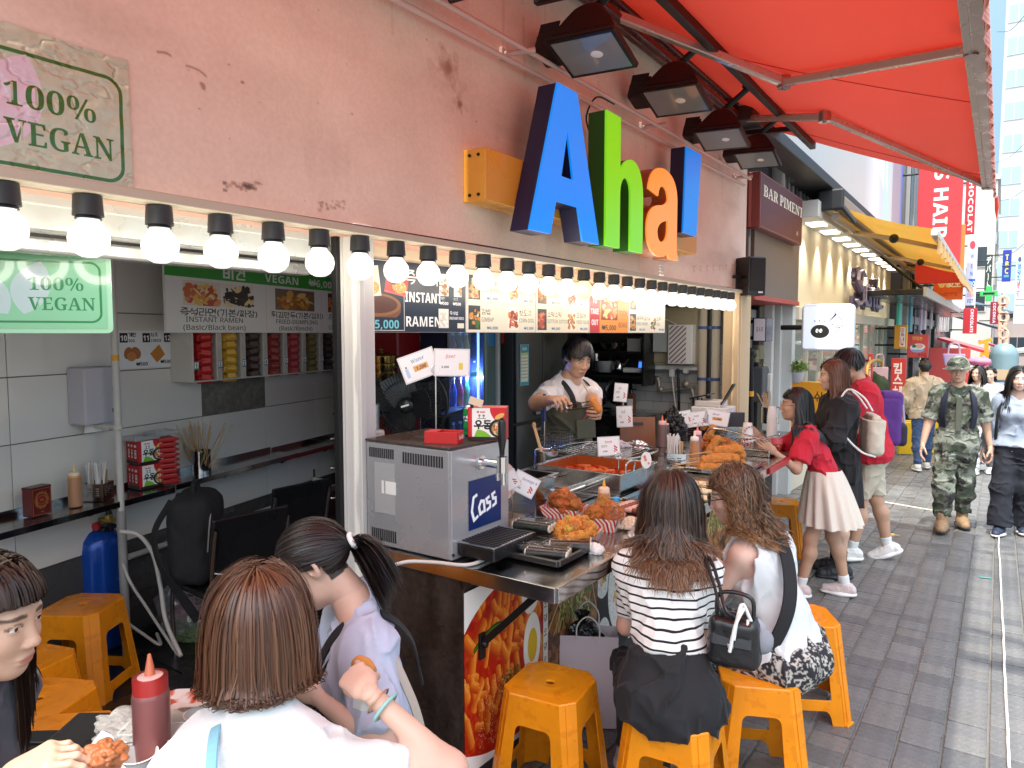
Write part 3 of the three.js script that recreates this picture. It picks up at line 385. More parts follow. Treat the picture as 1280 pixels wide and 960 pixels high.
{
const shop=wT('snack_shop','pink plastered street food shop with an open front under a red awning','shop',[FX,gy(-4),-4]);
const plaster=canvas(2048,512,(x,w,h)=>{
const L=9.2,Z0=1.7,U=(px,py)=>{const p=onX(px,py,FX);return[(Z0-p.z)/L*w,(1-(p.y-HDR)/2.1)*h];};
const im=x.createImageData(w,h);for(let j=0;j<h;j++)for(let i=0;i<w;i++){const u=i/90,v=j/90,a=fbm(u,v,1,5),b=fbm(u*.35,v*1.4,5,4),c=noise(i/2.2,j/2.2,7),d=fbm(u*3,v*.6,3,3);let r=229,g=208,bl=190;const k=(a-.5)*34+(c-.5)*9;r+=k;g+=k*1.1;bl+=k*1.1;const s=sst(.6,.82,b)*.07+sst(.64,.82,d)*.04;r*=1-s;g*=1-s*1.15;bl*=1-s*1.3;const y=sst(.52,.75,fbm(u*.5+9,v*.5,2,3));r+=y*3;g+=y*9;bl+=y*6;const o=(j*w+i)*4;im.data[o]=r;im.data[o+1]=g;im.data[o+2]=bl;im.data[o+3]=255;}x.putImageData(im,0,0);
const R=rng(4),spot=(px,py,rx,ry,col_,n)=>{const[X,Y]=U(px,py);x.fillStyle=col_;for(let i=0;i<n;i++){const a=R()*6.3,q=R()*R();x.globalAlpha=.04+.13*R();x.beginPath();x.ellipse(X+cos(a)*rx*q*1.2,Y+sin(a)*ry*q*1.2,1+R()*rx*.22,1+R()*ry*.22,R()*3,0,7);x.fill();}x.globalAlpha=1;};
spot(560,85,26,34,'#a07a66',90);spot(575,130,14,18,'#96705c',50);spot(900,200,20,26,'#8c6a55',50);spot(690,330,60,10,'#c9a184',40);
const scr=(a,b,c,d,wd,cl='#7d5a4c')=>{const[x0,y0]=U(a,b),[x1,y1]=U(c,d);x.strokeStyle=cl;x.lineWidth=wd;x.globalAlpha=.65;x.beginPath();x.moveTo(x0,y0);x.quadraticCurveTo((x0+x1)/2+3,(y0+y1)/2-3,x1,y1);x.stroke();x.globalAlpha=1;};
scr(232,82,258,96,1.2);scr(196,65,214,71,1.4);scr(250,105,254,112,3,'#8a6152');
for(let i=0;i<26;i++){const[X,Y]=U(278+R()*44,226+R()*10);x.fillStyle=['#8a6a58','#b08d74','#4c3c36'][i%3];x.globalAlpha=.6;x.fillRect(X,Y,2+R()*4,1+R()*2);}
for(let i=0;i<30;i++){const[X,Y]=U(396+R()*34,249+R()*12);x.fillStyle=['#8a6a58','#b08d74'][i%2];x.globalAlpha=.5;x.fillRect(X,Y,1+R()*3,1+R()*2);}
for(let i=0;i<420;i++){const X=R()*w,Y=R()*h;x.fillStyle=R()<.7?'#6b4638':'#e3c0a8';x.globalAlpha=.25+.5*R();const s=.6+1.6*R()*R();x.fillRect(X,Y,s*1.3,s);}
for(let i=0;i<46;i++){const X=R()*w,Y=R()*h*.5,l=20+R()*130;x.strokeStyle='#9a6e5a';x.globalAlpha=.08+.1*R();x.lineWidth=1+R()*5;x.beginPath();x.moveTo(X,Y);x.lineTo(X+R()*6-3,Y+l);x.stroke();}
for(let i=0;i<7;i++){const[X,Y]=U(868+i*8,336-i*.4);x.strokeStyle='#b3917c';x.lineWidth=2;x.globalAlpha=.8;x.beginPath();x.arc(X,Y,5,1,5.5);x.stroke();}
x.globalAlpha=1;
});
const wl=8.85,front=face(wl,2.1,0,0,0,0,PI/2);{const u=front.attributes.uv;for(let i=0;i<u.count;i++)u.setX(i,u.getX(i)*wl/9.2);}
front.translate(FX,HDR+1.05,1.7-wl/2);
const Mp=mat(0xffffff,.82,0,{map:plaster,bumpMap:T.grain,bumpScale:.0012});
mesh('plaster_front',front,Mp,shop,true);
const pink=mat([.58,.35,.27],.85);
mesh('upper_wall',[box(.24,2.1,wl,FX-.124,HDR+1.05,1.7-wl/2)],pink,shop);
mesh('upper_storey',[box(.6,4,wl+.1,FX-.33,HDR+4.15,1.7-wl/2)],mat([.32,.27,.24],.9),shop);
mesh('ceiling',box(4.6,.12,9.2,FX-2.56,2.66,-2.8),mat([.42,.41,.39],.9),shop);
mesh('shop_floor',warp(box(4.4,.1,9,FX-2.2+.02,0,-2.7,0),(x,y,z)=>[x,y-.044+gy(z),z]),mat([.07,.065,.06],.6,0,{roughnessMap:T.scuff,bumpMap:T.grain,bumpScale:.003}),shop);
const slabM=[[.085,.08,.075],[.07,.068,.066],[.1,.095,.088]].map(c=>mat(c,.55,0,{map:stoneTex,bumpMap:T.grain,bumpScale:.003,roughnessMap:T.scuff}));
{const R=rng(9);for(let i=0;i<5;i++)for(let j=0;j<9;j++){const x=FX-.2-i*.4,z=.6-j*.42-(i%2)*.2;mesh('floor_slab',box(.392,.05,.412,x,gy(z)+.012+R()*.003,z,.004,-Math.atan(SLOPE),0,0),slabM[floor(R()*3)],shop);}}
mesh('post',[box(.1,2.62,.1,FX-.03,.78,-2.02,.006),box(.02,2.6,.03,FX+.028,.78,-1.985,.004),box(.02,2.6,.02,FX-.06,.78,-1.96,.003)],mat([.6,.59,.56],.5),shop);
mesh('post_edge',box(.03,2.6,.024,FX-.065,.78,-1.945,.003),M.blackMetal,shop);
mesh('lamp_rail',[box(.075,.03,8.3,FX+.06,HDR+.012,-2.6,.004)],mat([.55,.48,.36],.55,.2),shop);
mesh('rail_cable',[tube([[FX+.085,HDR+.028,1.5],[FX+.085,HDR+.022,-1],[FX+.085,HDR+.03,-3],[FX+.085,HDR+.02,-5],[FX+.085,HDR+.028,-6.7]],.006,6,60)],M.black,shop);
mesh('shutter_rail',[box(.1,.075,3.4,FX-.14,HDR-.055,-.25,.006),box(.12,.03,3.4,FX-.14,HDR-.012,-.25,.004)],mat([.56,.58,.54],.5,.3,RS),shop);
mesh('shutter_rail',[box(.07,.05,3.4,FX-.25,HDR-.12,-.25,.012)],mat([.5,.5,.48],.4,.5,RS),shop);
mesh('header',[box(.09,.12,4.6,FX-.18,HDR-.05,-4.4,.005)],mat([.5,.42,.3],.7),shop);
mesh('pillar',[box(.18,2.9,.3,FX-.02,.6,-6.99,.01),box(.06,2.9,.05,FX+.03,.6,-6.81,.004)],mat([.66,.5,.3],.65,0,{bumpMap:T.grain,bumpScale:.002}),shop);
mesh('side_wall',[box(3.9,3.2,.15,FX-2.0,1.2,-7.33)],M.grout,shop);
mesh('side_wall',[box(4.2,3.2,.15,FX-2.05,1.2,1.65)],M.ow,shop);
mesh('roof_mass',box(4.8,4,9,FX-3.1,HDR+4.15,-2.8),mat([.3,.27,.25],.9),shop);
}
{
const w=wT('tiled_wall','long white tiled back wall of the eating corner with a dark lower band','wall',BW.a.clone().setY(0));
const q=o=>{o.applyMatrix4(new THREE.Matrix4().makeRotationY(BW.rot));return o;};
const put=(g,u,y,off)=>{const p=wP(u,y,off);return q(g).translate(p.x,p.y,p.z);};
mesh('wall_backing',put(box(10,3,.12,0,0,0),1.6,1.3,-.075),M.grout,w);
const TW=.62,y0=oW(8,472,0).y,TH=y0-oW(8,557,0).y,R=rng(5),warm=[[.72,.69,.63],[.75,.72,.66],[.7,.67,.62],[.74,.72,.68]].map(c=>mat(c,.2,0,RS));
const odd=mat([.34,.32,.27],.45,0,{map:tex(128,(u,v)=>{const a=.72+.3*(tf(u,v,10,4)-.5)+.12*(tn(u,v,90)-.5);return a;},true,3)});
for(let r=-2;r<4;r++)for(let c=-4;c<9;c++){const y=y0+(r-.5)*TH+TH;if(r===-2&&c<-3)continue;const o=put(box(TW-.005,TH-.005,.012,0,0,0,.0015),(c+.5)*TW,y,-.006+R()*.0012);mesh('tile',o,r===-1&&c===2?odd:warm[floor(R()*4)],w);}
const yb=y0-2*TH;
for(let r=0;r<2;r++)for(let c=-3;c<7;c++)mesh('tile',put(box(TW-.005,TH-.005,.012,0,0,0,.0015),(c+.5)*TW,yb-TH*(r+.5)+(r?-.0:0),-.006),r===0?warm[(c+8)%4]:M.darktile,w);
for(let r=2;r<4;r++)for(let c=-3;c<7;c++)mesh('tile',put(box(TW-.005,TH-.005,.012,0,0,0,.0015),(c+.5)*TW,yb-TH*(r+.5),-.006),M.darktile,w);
}
{
const w=wT('kitchen_wall','white brick-tiled kitchen wall behind the cook','wall',[-3.4,0,-7.25]),R=rng(6),ms=[[.5,.5,.48],[.54,.53,.5],[.46,.46,.45]].map(c=>mat(c,.25,0,RS));
for(let r=0;r<12;r++)for(let c=0;c<14;c++){const x=-2.3-c*.2-(r%2)*.1,y=.35+r*.105;if(x<-5)continue;mesh('tile',box(.196,.1,.01,x,y,-7.245+R()*.001,.0015),ms[floor(R()*3)],w);}
mesh('wall_backing',box(3.4,3,.03,-3.8,1.2,-7.265),M.grout,w);
}
{
const aw=wT('red_awning','large red folding-arm awning over the shop front','awning',[FX,3.2,-3.5]);
const bx=-.13,by=2.86,ty=3.62,tx=FX+.14,z0=.25,z1=-7.0;
const redC=mat([.85,.045,.015],.85,0,{transmission:.2,thickness:0,bumpMap:T.weave,bumpScale:.0006});
const g=new THREE.PlaneGeometry(1,1,24,40);const P=g.attributes.position;
for(let i=0;i<P.count;i++){const u=P.getX(i)+.5,v=P.getY(i)+.5,z=lp(z0,z1,v);P.setXYZ(i,lp(tx,bx,u),lp(ty,by,u)-.035*sin(u*PI)+.012*sin(v*14)*sin(u*PI),z);}
g.computeVertexNormals();mesh('canopy',g,redC,aw);
const seams=[];for(let v=.08;v<1;v+=.29){const pts=[];for(let u=0;u<=1.001;u+=.1)pts.push(V(lp(tx,bx,u),lp(ty,by,u)-.035*sin(u*PI)+.012*sin(v*14)*sin(u*PI)-.004,lp(z0,z1,v)));seams.push(tube(pts,.002,5));}seams.forEach(s=>mesh('seam',s,mat([.35,.01,.01],.9),aw));
mesh('front_bar',[box(.055,.06,z0-z1+.02,bx+.01,by-.012,(z0+z1)/2,.008),box(.03,.02,z0-z1,bx-.03,by-.03,(z0+z1)/2,.004)],mat([.5,.45,.42],.4,.7,RS),aw);
const vg=new THREE.PlaneGeometry(1,1,160,6),Q=vg.attributes.position,vc=[];for(let i=0;i<Q.count;i++){const u=Q.getX(i)+.5,v=.5-Q.getY(i),z=lp(z0,z1,u);Q.setXYZ(i,bx+.045+.012*sin(z*26)*v,by+.035-v*.15*(1+.12*abs(sin(z*9))),z);}vg.computeVertexNormals();
mesh('valance',vg,mat([.62,.2,.13],.9,0,{transmission:.35,thickness:0,map:tex(64,(u,v)=>(floor(v*6)%2?[.95,.8,.62]:[.75,.3,.22]),true,.001,18)}),aw);
mesh('valance_end',[prism([[0,0],[.05,.02],[.035,-.1],[.0,-.17],[-.02,-.08]],.006,0,bx+.06,by-.1,z1-.02,0,PI/2+.4,0)],redC,aw);
const armM=mat([.5,.44,.4],.45,.5,{roughnessMap:T.scuff,bumpMap:T.grain,bumpScale:.001});
const onAw=(px,py,drop)=>{const r=ray(px,py),n=V(ty-by,bx-tx,0).normalize(),o=V(tx,ty-drop,0).sub(CAM);return go(r,o.dot(n)/r.dot(n));};
for(const[a,b,c]of[[[742,8],[980,103],[1217,72]],[[905,149],[1031,146],[1234,230]]]){
const A=onAw(...a,.1),Bq=onAw(...b,.09),Cq=onAw(...c,.06);{Cq.x=bx-.02;Cq.y=by-.02;if(c[1]>200)Cq.z=z1+.1;}
const arm=mesh('folding_arm',[beam(A,Bq,.05,.055,.012),beam(Bq,Cq,.042,.046,.01)],armM,aw);
mesh('elbow',[cyl(.04,.04,.07,Bq.x,Bq.y,Bq.z,16),rod(Bq.clone().add(V(0,-.045,0)),Bq.clone().add(V(0,.045,0)),.014)],M.steelDark,aw);
mesh('wrist_joint',[cyl(.028,.028,.06,Cq.x,Cq.y,Cq.z,12)],M.steelDark,aw);
}
mesh('cassette',[box(.2,.2,z0-z1+.1,FX+.13,ty+.03,(z0+z1)/2,.03),rod([FX+.2,ty-.13,z0],[FX+.2,ty-.13,z1],.035)],mat([.1,.03,.025],.5,.4,RS),aw);
}
{
const c=wT('conduit_pair','pair of thin painted pipes running along the top of the pink wall','pipe',[FX,3.1,-4]);
const A=onX(545,-2,FX+.12),B=onX(938,224,FX+.12),d=dirv(A,B),A2=A.clone().addScaledVector(d,-2.5),m=mat([.6,.45,.4],.6,0,{bumpMap:T.grain,bumpScale:.0015});
mesh('conduit',rod(A2,B,.013),m,c);mesh('conduit',rod(A2.clone().add(V(-.04,-.07,0)),B.clone().add(V(-.04,-.06,.05)),.013),m,c);
for(const[px,py]of[[650,66],[818,158],[930,222]]){const p=onX(px,py,FX+.09);mesh('bracket',[rod([FX,p.y,p.z+.03],[FX+.16,p.y+.01,p.z-.03],.014),box(.02,.06,.05,FX+.01,p.y,p.z+.03,.004)],m,c);}
mesh('hanging_wire',tube([onX(738,170,FX+.02),onX(733,145,FX+.05),onX(745,122,FX+.08),onX(768,130,FX+.11)],.006,6),M.black,c);
}
{
const cs=[[585,-52,1.05],[741,62,1],[846,121,1],[903,170,.92],[947,196,.9]],says=['black floodlight cut by the top edge, nearest of the wall floodlights','black floodlight with a green reflection in its glass, above the blue letter','black floodlight between the two conduit brackets above the green letter','black floodlight fourth along the wall, above the orange letter','small-looking black floodlight farthest along the pink wall'];
const shade=mat([.02,.012,.012],.5,.3,{bumpMap:T.grain,bumpScale:.001});
cs.forEach(([px,py,s],i)=>{
const p=onX(px,py,-1.74),t=thing('floodlight',says[i],'floodlight',p,0,'floodlights along the pink wall');
const G=g=>geo(g,0,0,0,-.33,0,-.06);
const W=.36*s,H=.28*s,D=.16*s;
const hood=new THREE.Shape();hood.moveTo(-W/2,0);hood.lineTo(W/2,0);hood.quadraticCurveTo(W*.4,D*.45,W*.2,D*.9);hood.quadraticCurveTo(0,D*1.15,-W*.2,D*.9);hood.quadraticCurveTo(-W*.4,D*.45,-W/2,0);
mesh('housing',[G(geo(prism(hood,H,.012),0,0,-H/2,0,0,0).applyMatrix4(new THREE.Matrix4())),G(box(W+.02,.02,H+.02,0,-.012,0,.006))],shade,t);
mesh('bezel',[G(box(W+.02,.016,.02,0,-.026,H/2-.005,.004)),G(box(W+.02,.016,.02,0,-.026,-H/2+.005,.004)),G(box(.02,.016,H,W/2-.002,-.026,0,.004)),G(box(.02,.016,H,-W/2+.002,-.026,0,.004))],M.blackMetal,t);
mesh('reflector',G(box(W-.03,.004,H-.03,0,-.0235,0)),mat([.7,.7,.68],.4,.2),t);
mesh('lamp_tube',G(sph(.045*s,.03,-.024,0,1,.3,.8)),mat([.85,.8,.7],.2),t);
mesh('lens',G(box(W-.016,.004,H-.016,0,-.031,0)),mat([.5,.54,.54],.05,0,{transmission:.6,thickness:0}),t);
mesh('gear_box',[G(box(.14*s,D*.7,H*.55,-W/2-.07*s,D*.3,0,.02)),...[-2,-1,0,1,2].map(k=>G(box(.12*s,D*.5,.006,-W/2-.07*s,D*.72,k*.035*s,.002)))],shade,t);
mesh('mount',[rod([-W/2-.02,.05,0],[.2,.32,0],.022),box(.1,.02,.1,.2,.31,0,.004)],M.blackMetal,t);
});
const rail=wT('floodlight_rail','dark steel rail that carries the floodlights above the pink wall','rail',[-1.55,3.5,-3]);rail.userData.category='rail';
mesh('rail_bar',[box(.05,.06,8.4,-1.48,3.36,-2.8,.006)],shade,rail);
for(const z of[-6.4,-3.3])mesh('rail_strut',[beam([-1.48,3.38,z],[FX,3.42,z],.04,.04)],shade,rail);
}
{
const sg=wT('letter_sign','sign of four big coloured letters reading Aha! on a yellow beam','sign',[FX,2.4,-3.7]);
const XF=-1.86,D=.115,XB=XF-D,BXF=XB-.004;
const bl=onX(607,250,BXF),bt=onX(607,183,BXF),be=onX(871,306,BXF+.0),z0=bl.z,z1=be.z,yb=bl.y,yt=bt.y;
const ym=mat([.72,.36,.045],.45,0,RS);
mesh('beam',[box(BXF-FX,yt-yb,z0-z1,(BXF+FX)/2,(yt+yb)/2,(z0+z1)/2,.006)],ym,sg);
for(const y of[yb+.03,yt-.03])for(const x of[FX+.04,BXF-.04])mesh('screw',cyl(.008,.008,.006,x,y,z0+.002,8,PI/2),M.blackMetal,sg);
const letter=(sh,zA,zB,yA,yB,cf,cs,n)=>{
const w=zA-zB,h=yB-yA,G=(d,z,b)=>{const g=new THREE.ExtrudeGeometry(sh,{depth:d,bevelEnabled:false,curveSegments:18});g.scale(w,h,1);g.rotateY(PI/2);g.translate(z,yA,zA);return g;};
const L=mesh('letter',G(D-.012,XB),cs,sg);mesh('letter_face',G(.012,XF-.0119),cf,L.parent===sg?sg:sg);
};
const pts=(a)=>a.map(p=>new THREE.Vector2(...p));
const A=new THREE.Shape(pts([[0,0],[.27,0],[.345,.225],[.66,.225],[.735,0],[1,0],[.64,1],[.36,1]]));A.holes.push(new THREE.Path(pts([[.415,.4],[.585,.4],[.5,.72]])));
const h=new THREE.Shape();h.moveTo(0,0);h.lineTo(.36,0);h.lineTo(.36,.42);h.quadraticCurveTo(.37,.55,.52,.56);h.quadraticCurveTo(.64,.55,.64,.42);h.lineTo(.64,0);h.lineTo(1,0);h.lineTo(1,.45);h.quadraticCurveTo(.98,.7,.7,.72);h.quadraticCurveTo(.48,.72,.36,.6);h.lineTo(.36,1);h.lineTo(0,1);h.closePath();
const a=new THREE.Shape();a.moveTo(.64,.06);a.quadraticCurveTo(.52,-.01,.34,.0);a.quadraticCurveTo(0,.02,0,.29);a.quadraticCurveTo(.02,.52,.33,.57);a.quadraticCurveTo(.6,.6,.62,.68);a.quadraticCurveTo(.6,.8,.46,.8);a.quadraticCurveTo(.34,.79,.32,.67);a.lineTo(.03,.71);a.quadraticCurveTo(.1,.99,.48,1);a.quadraticCurveTo(.92,.99,.93,.68);a.lineTo(.93,.2);a.quadraticCurveTo(.93,.08,1,0);a.lineTo(.68,0);a.closePath();
const ah=new THREE.Path();ah.moveTo(.62,.43);ah.quadraticCurveTo(.33,.39,.31,.28);ah.quadraticCurveTo(.32,.17,.43,.17);ah.quadraticCurveTo(.62,.19,.62,.36);ah.closePath();a.holes.push(ah);
const bang=new THREE.Shape(pts([[0,.0],[.78,.0],[1,1],[.12,1]]));
const F=(c,e)=>mat(c,.3,0,{emissive:rgb(...e),emissiveIntensity:.5}),px=(x,y)=>onX(x,y,XF);  // glow added to the face colour to offset the red light, no lamp
const put=(sh,x0,x1,yTop,yBot,cf,cs)=>letter(sh,px(x0,400).z,px(x1,400).z,yBot,yTop,cf,cs);
const sideB=mat([.012,.014,.06],.4),sideG=mat([.02,.13,.015],.4),sideO=mat([.4,.11,.03],.4);
const yA=px(682,291).y,yAt=px(705,107).y;
put(A,662,748,yAt,yA,F([.0,.19,.8],[.0,.19,.66]),sideB);
put(h,756,802,px(762,139).y,px(790,314).y,F([.2,.62,.015],[.12,.48,.01]),sideG);
put(a,807,847,px(830,211).y,px(830,322).y,F([.85,.3,.05],[.68,.22,.03]),sideO);
put(bang,852,873,px(862,185).y,px(862,293).y,F([.0,.17,.72],[.0,.16,.56]),sideB);
{const p=px(846,323);const dots=[];for(let i=0;i<5;i++)for(let j=0;j<3;j++)dots.push(sph(.009,XF-.12,p.y-.015-i*.022,p.z-.05+j*.024));mesh('dot_light',dots,M.paper,sg);}
}
{
const capM=mat([.018,.02,.022],.45),glow=mat([.95,.95,.92],.3,0,{emissive:rgb(1,.97,.9),emissiveIntensity:.48}),neckM=mat([.6,.52,.42],.4);
let first=null;const zz=[];for(let i=-2;i<29;i++)zz.push(-.97-.2*i);
zz.forEach((z,k)=>{
const n=k<8?7-k:k-8,ord=['first','second','third','fourth','fifth','sixth','seventh','eighth','ninth','tenth','eleventh','twelfth','thirteenth','fourteenth','fifteenth','sixteenth','seventeenth','eighteenth','nineteenth','twentieth','twenty-first','twenty-second','twenty-third'][n],where=k<8?'left of the white post':'right of the white post';
const lab=k===16?'yellowish globe bulb, dimmer than its white neighbours, ninth right of the post':`glowing white globe bulb in a black socket, ${ord} ${where}`,pos=[FX+.045,HDR-.005,z];
let t;if(!first){t=first=thing('globe_bulb',lab,'light bulb',pos,0,'globe bulbs along the wall edge');mesh('socket',[cyl(.036,.039,.055,0,-.028,0,22),cyl(.03,.034,.008,0,-.06,0,22)],capM,t);mesh('bulb',[lathe([[.0,-.168],[.019,-.166],[.036,-.156],[.049,-.137],[.0525,-.117],[.049,-.096],[.038,-.08],[.029,-.071],[.026,-.062]],24)],glow,t);}
else{t=copy(first,pos,0,lab,'globe bulbs along the wall edge');if(k===16)t.children[1].material=mat([.95,.8,.4],.3,0,{emissive:rgb(1,.75,.25),emissiveIntensity:.9});}
const l=new THREE.PointLight(k===16?rgb(1,.75,.35):rgb(1,.91,.77),.085,0,2);l.position.set(pos[0],pos[1]-.12,z);l.shadow.radius=4;l.castShadow=true;scene.add(l);
});
}
const CT=.82,ctp=(px,py,h=0)=>onY(px,py,CT+h);
const ft=canvas(768,768,(x,w,h)=>{
const R=rng(21);x.fillStyle='#b3200c';x.fillRect(0,0,w,h);
for(let i=0;i<900;i++){x.fillStyle=['#d8421a','#8f1606','#e2642c','#c22b10'][i%4];x.globalAlpha=.4;x.beginPath();x.ellipse(R()*w,R()*h,4+R()*26,3+R()*12,R()*3,0,7);x.fill();}x.globalAlpha=1;
const cake=(X,Y,l,t,a)=>{x.save();x.translate(X,Y);x.rotate(a);const g=x.createLinearGradient(0,-t,0,t);g.addColorStop(0,'#ee9a35');g.addColorStop(.45,'#df6f1c');g.addColorStop(1,'#a8330a');x.fillStyle=g;x.beginPath();x.ellipse(-l,0,t*.6,t,0,0,7);x.rect(-l,-t,2*l,2*t);x.ellipse(l,0,t*.6,t,0,0,7);x.fill();x.fillStyle='#ffdd94';x.globalAlpha=.45;x.fillRect(-l*.8,-t*.6,l*1.1,t*.16);x.restore();};
for(let i=0;i<95;i++)cake(R()*w,60+R()*560,26+R()*34,20+R()*13,.2+R()*2.2);
x.fillStyle='#fbf5ee';x.beginPath();x.moveTo(0,0);x.lineTo(w,0);x.lineTo(w,10);x.quadraticCurveTo(w*.3,-20,0,170);x.fill();x.beginPath();x.moveTo(0,h);x.lineTo(w,h);x.lineTo(w,h-60);x.quadraticCurveTo(w*.4,h+30,0,h-90);x.fill();
const egg=(X,Y,a,b,r)=>{x.save();x.translate(X,Y);x.rotate(r);x.fillStyle='#fbf3e8';x.beginPath();x.ellipse(0,0,a,b,0,0,7);x.fill();x.strokeStyle='#e2cdb4';x.lineWidth=4;x.stroke();x.fillStyle='#e9bb25';x.beginPath();x.ellipse(4,8,a*.55,b*.55,0,0,7);x.fill();x.fillStyle='#f4d24c';for(let i=0;i<30;i++){x.fillRect(-a*.4+R()*a*.8,-b*.35+R()*b*.8,3,3);}x.restore();};
egg(640,110,105,130,.2);egg(650,380,92,140,.05);
for(let i=0;i<260;i++){x.strokeStyle=['#2e5a14','#4b7a1e','#1d3b0c'][i%3];x.lineWidth=2+R()*3;const X=330+R()*190,Y=430+R()*210;x.beginPath();x.moveTo(X,Y);x.quadraticCurveTo(X+R()*30-15,Y+R()*20,X+R()*40-20,Y+R()*46-20);x.stroke();}
x.strokeStyle='#253f0c';x.lineWidth=24;x.lineCap='round';x.beginPath();x.moveTo(90,260);x.quadraticCurveTo(240,190,330,210);x.stroke();x.strokeStyle='#4d7a22';x.lineWidth=8;x.stroke();
for(let i=0;i<300;i++){x.fillStyle='#fbe9c4';x.globalAlpha=.8;x.beginPath();x.ellipse(120+R()*420,430+R()*280,3,2,R()*3,0,7);x.fill();}x.globalAlpha=1;
for(let i=0;i<6;i++){x.fillStyle='#d9642a';x.globalAlpha=.55;x.fillRect(250+R()*160,560+R()*60,120,140);}x.globalAlpha=1;
});
const fk=canvas(512,512,(x,w,h)=>{const R=rng(22);x.fillStyle='#5a3a22';x.fillRect(0,0,w,h);for(let i=0;i<700;i++){x.fillStyle=['#a9683a','#7a4526','#c78c55','#3f2817','#8f6f48'][i%5];x.globalAlpha=.6;x.beginPath();x.ellipse(R()*w,h*.2+R()*h*.8,8+R()*30,6+R()*20,R()*3,0,7);x.fill();}x.globalAlpha=1;for(let i=0;i<22;i++){x.strokeStyle='#dcb779';x.lineWidth=6;x.beginPath();x.moveTo(R()*w,R()*60);x.lineTo(R()*w,h*.6);x.stroke();}for(let i=0;i<130;i++){x.fillStyle=['#3f7a1f','#6aa236','#28560f'][i%3];x.beginPath();x.ellipse(w*.3+R()*w*.6,h*.4+R()*h*.2,3+R()*9,2+R()*5,R()*3,0,7);x.fill();}x.fillStyle='#efe6da';x.fillRect(0,0,40,h);for(let i=0;i<8;i++){write(x,'오뎅'[i%2],6,60+i*50,26,'#333',.1);}});
const foodRoll=canvas(512,512,(x,w,h)=>{const R=rng(23);x.fillStyle='#191a1a';x.fillRect(0,0,w,h);const roll=(X,Y,r,e)=>{x.save();x.translate(X,Y);x.scale(e,1);x.fillStyle='#23301f';x.beginPath();x.arc(0,0,r*1.06,0,7);x.fill();x.fillStyle='#eee9df';x.beginPath();x.arc(0,0,r,0,7);x.fill();for(let i=0;i<260;i++){const a=R()*6.3,q=r*(.62+.36*R());x.fillStyle=['#fffdf8','#d8d2c6','#c9bfae'][i%3];x.beginPath();x.ellipse(cos(a)*q,sin(a)*q,5,3,a,0,7);x.fill();}const cs=['#e9772a','#f0c434','#d9a087','#5f8f33','#b9552f','#f4d98a','#c8492a'];for(let i=0;i<46;i++){const a=R()*6.3,q=r*.52*sqrt(R());x.fillStyle=cs[i%7];x.fillRect(cos(a)*q-9,sin(a)*q-12,8+R()*16,10+R()*24);}x.restore();};roll(60,150,130,.8);roll(250,280,165,.78);roll(440,130,150,.8);roll(470,470,120,.8);roll(70,470,110,.8);});
const foodMix=canvas(256,256,(x,w,h)=>{const R=rng(24);x.fillStyle='#bfe0d8';x.fillRect(0,0,w,h);for(let i=0;i<300;i++){x.fillStyle=['#d86a2c','#f1b06a','#e9dfc8','#a8462a','#f4c79a'][i%5];x.beginPath();x.ellipse(R()*w,20+R()*200,4+R()*26,3+R()*14,R()*3,0,7);x.fill();}});
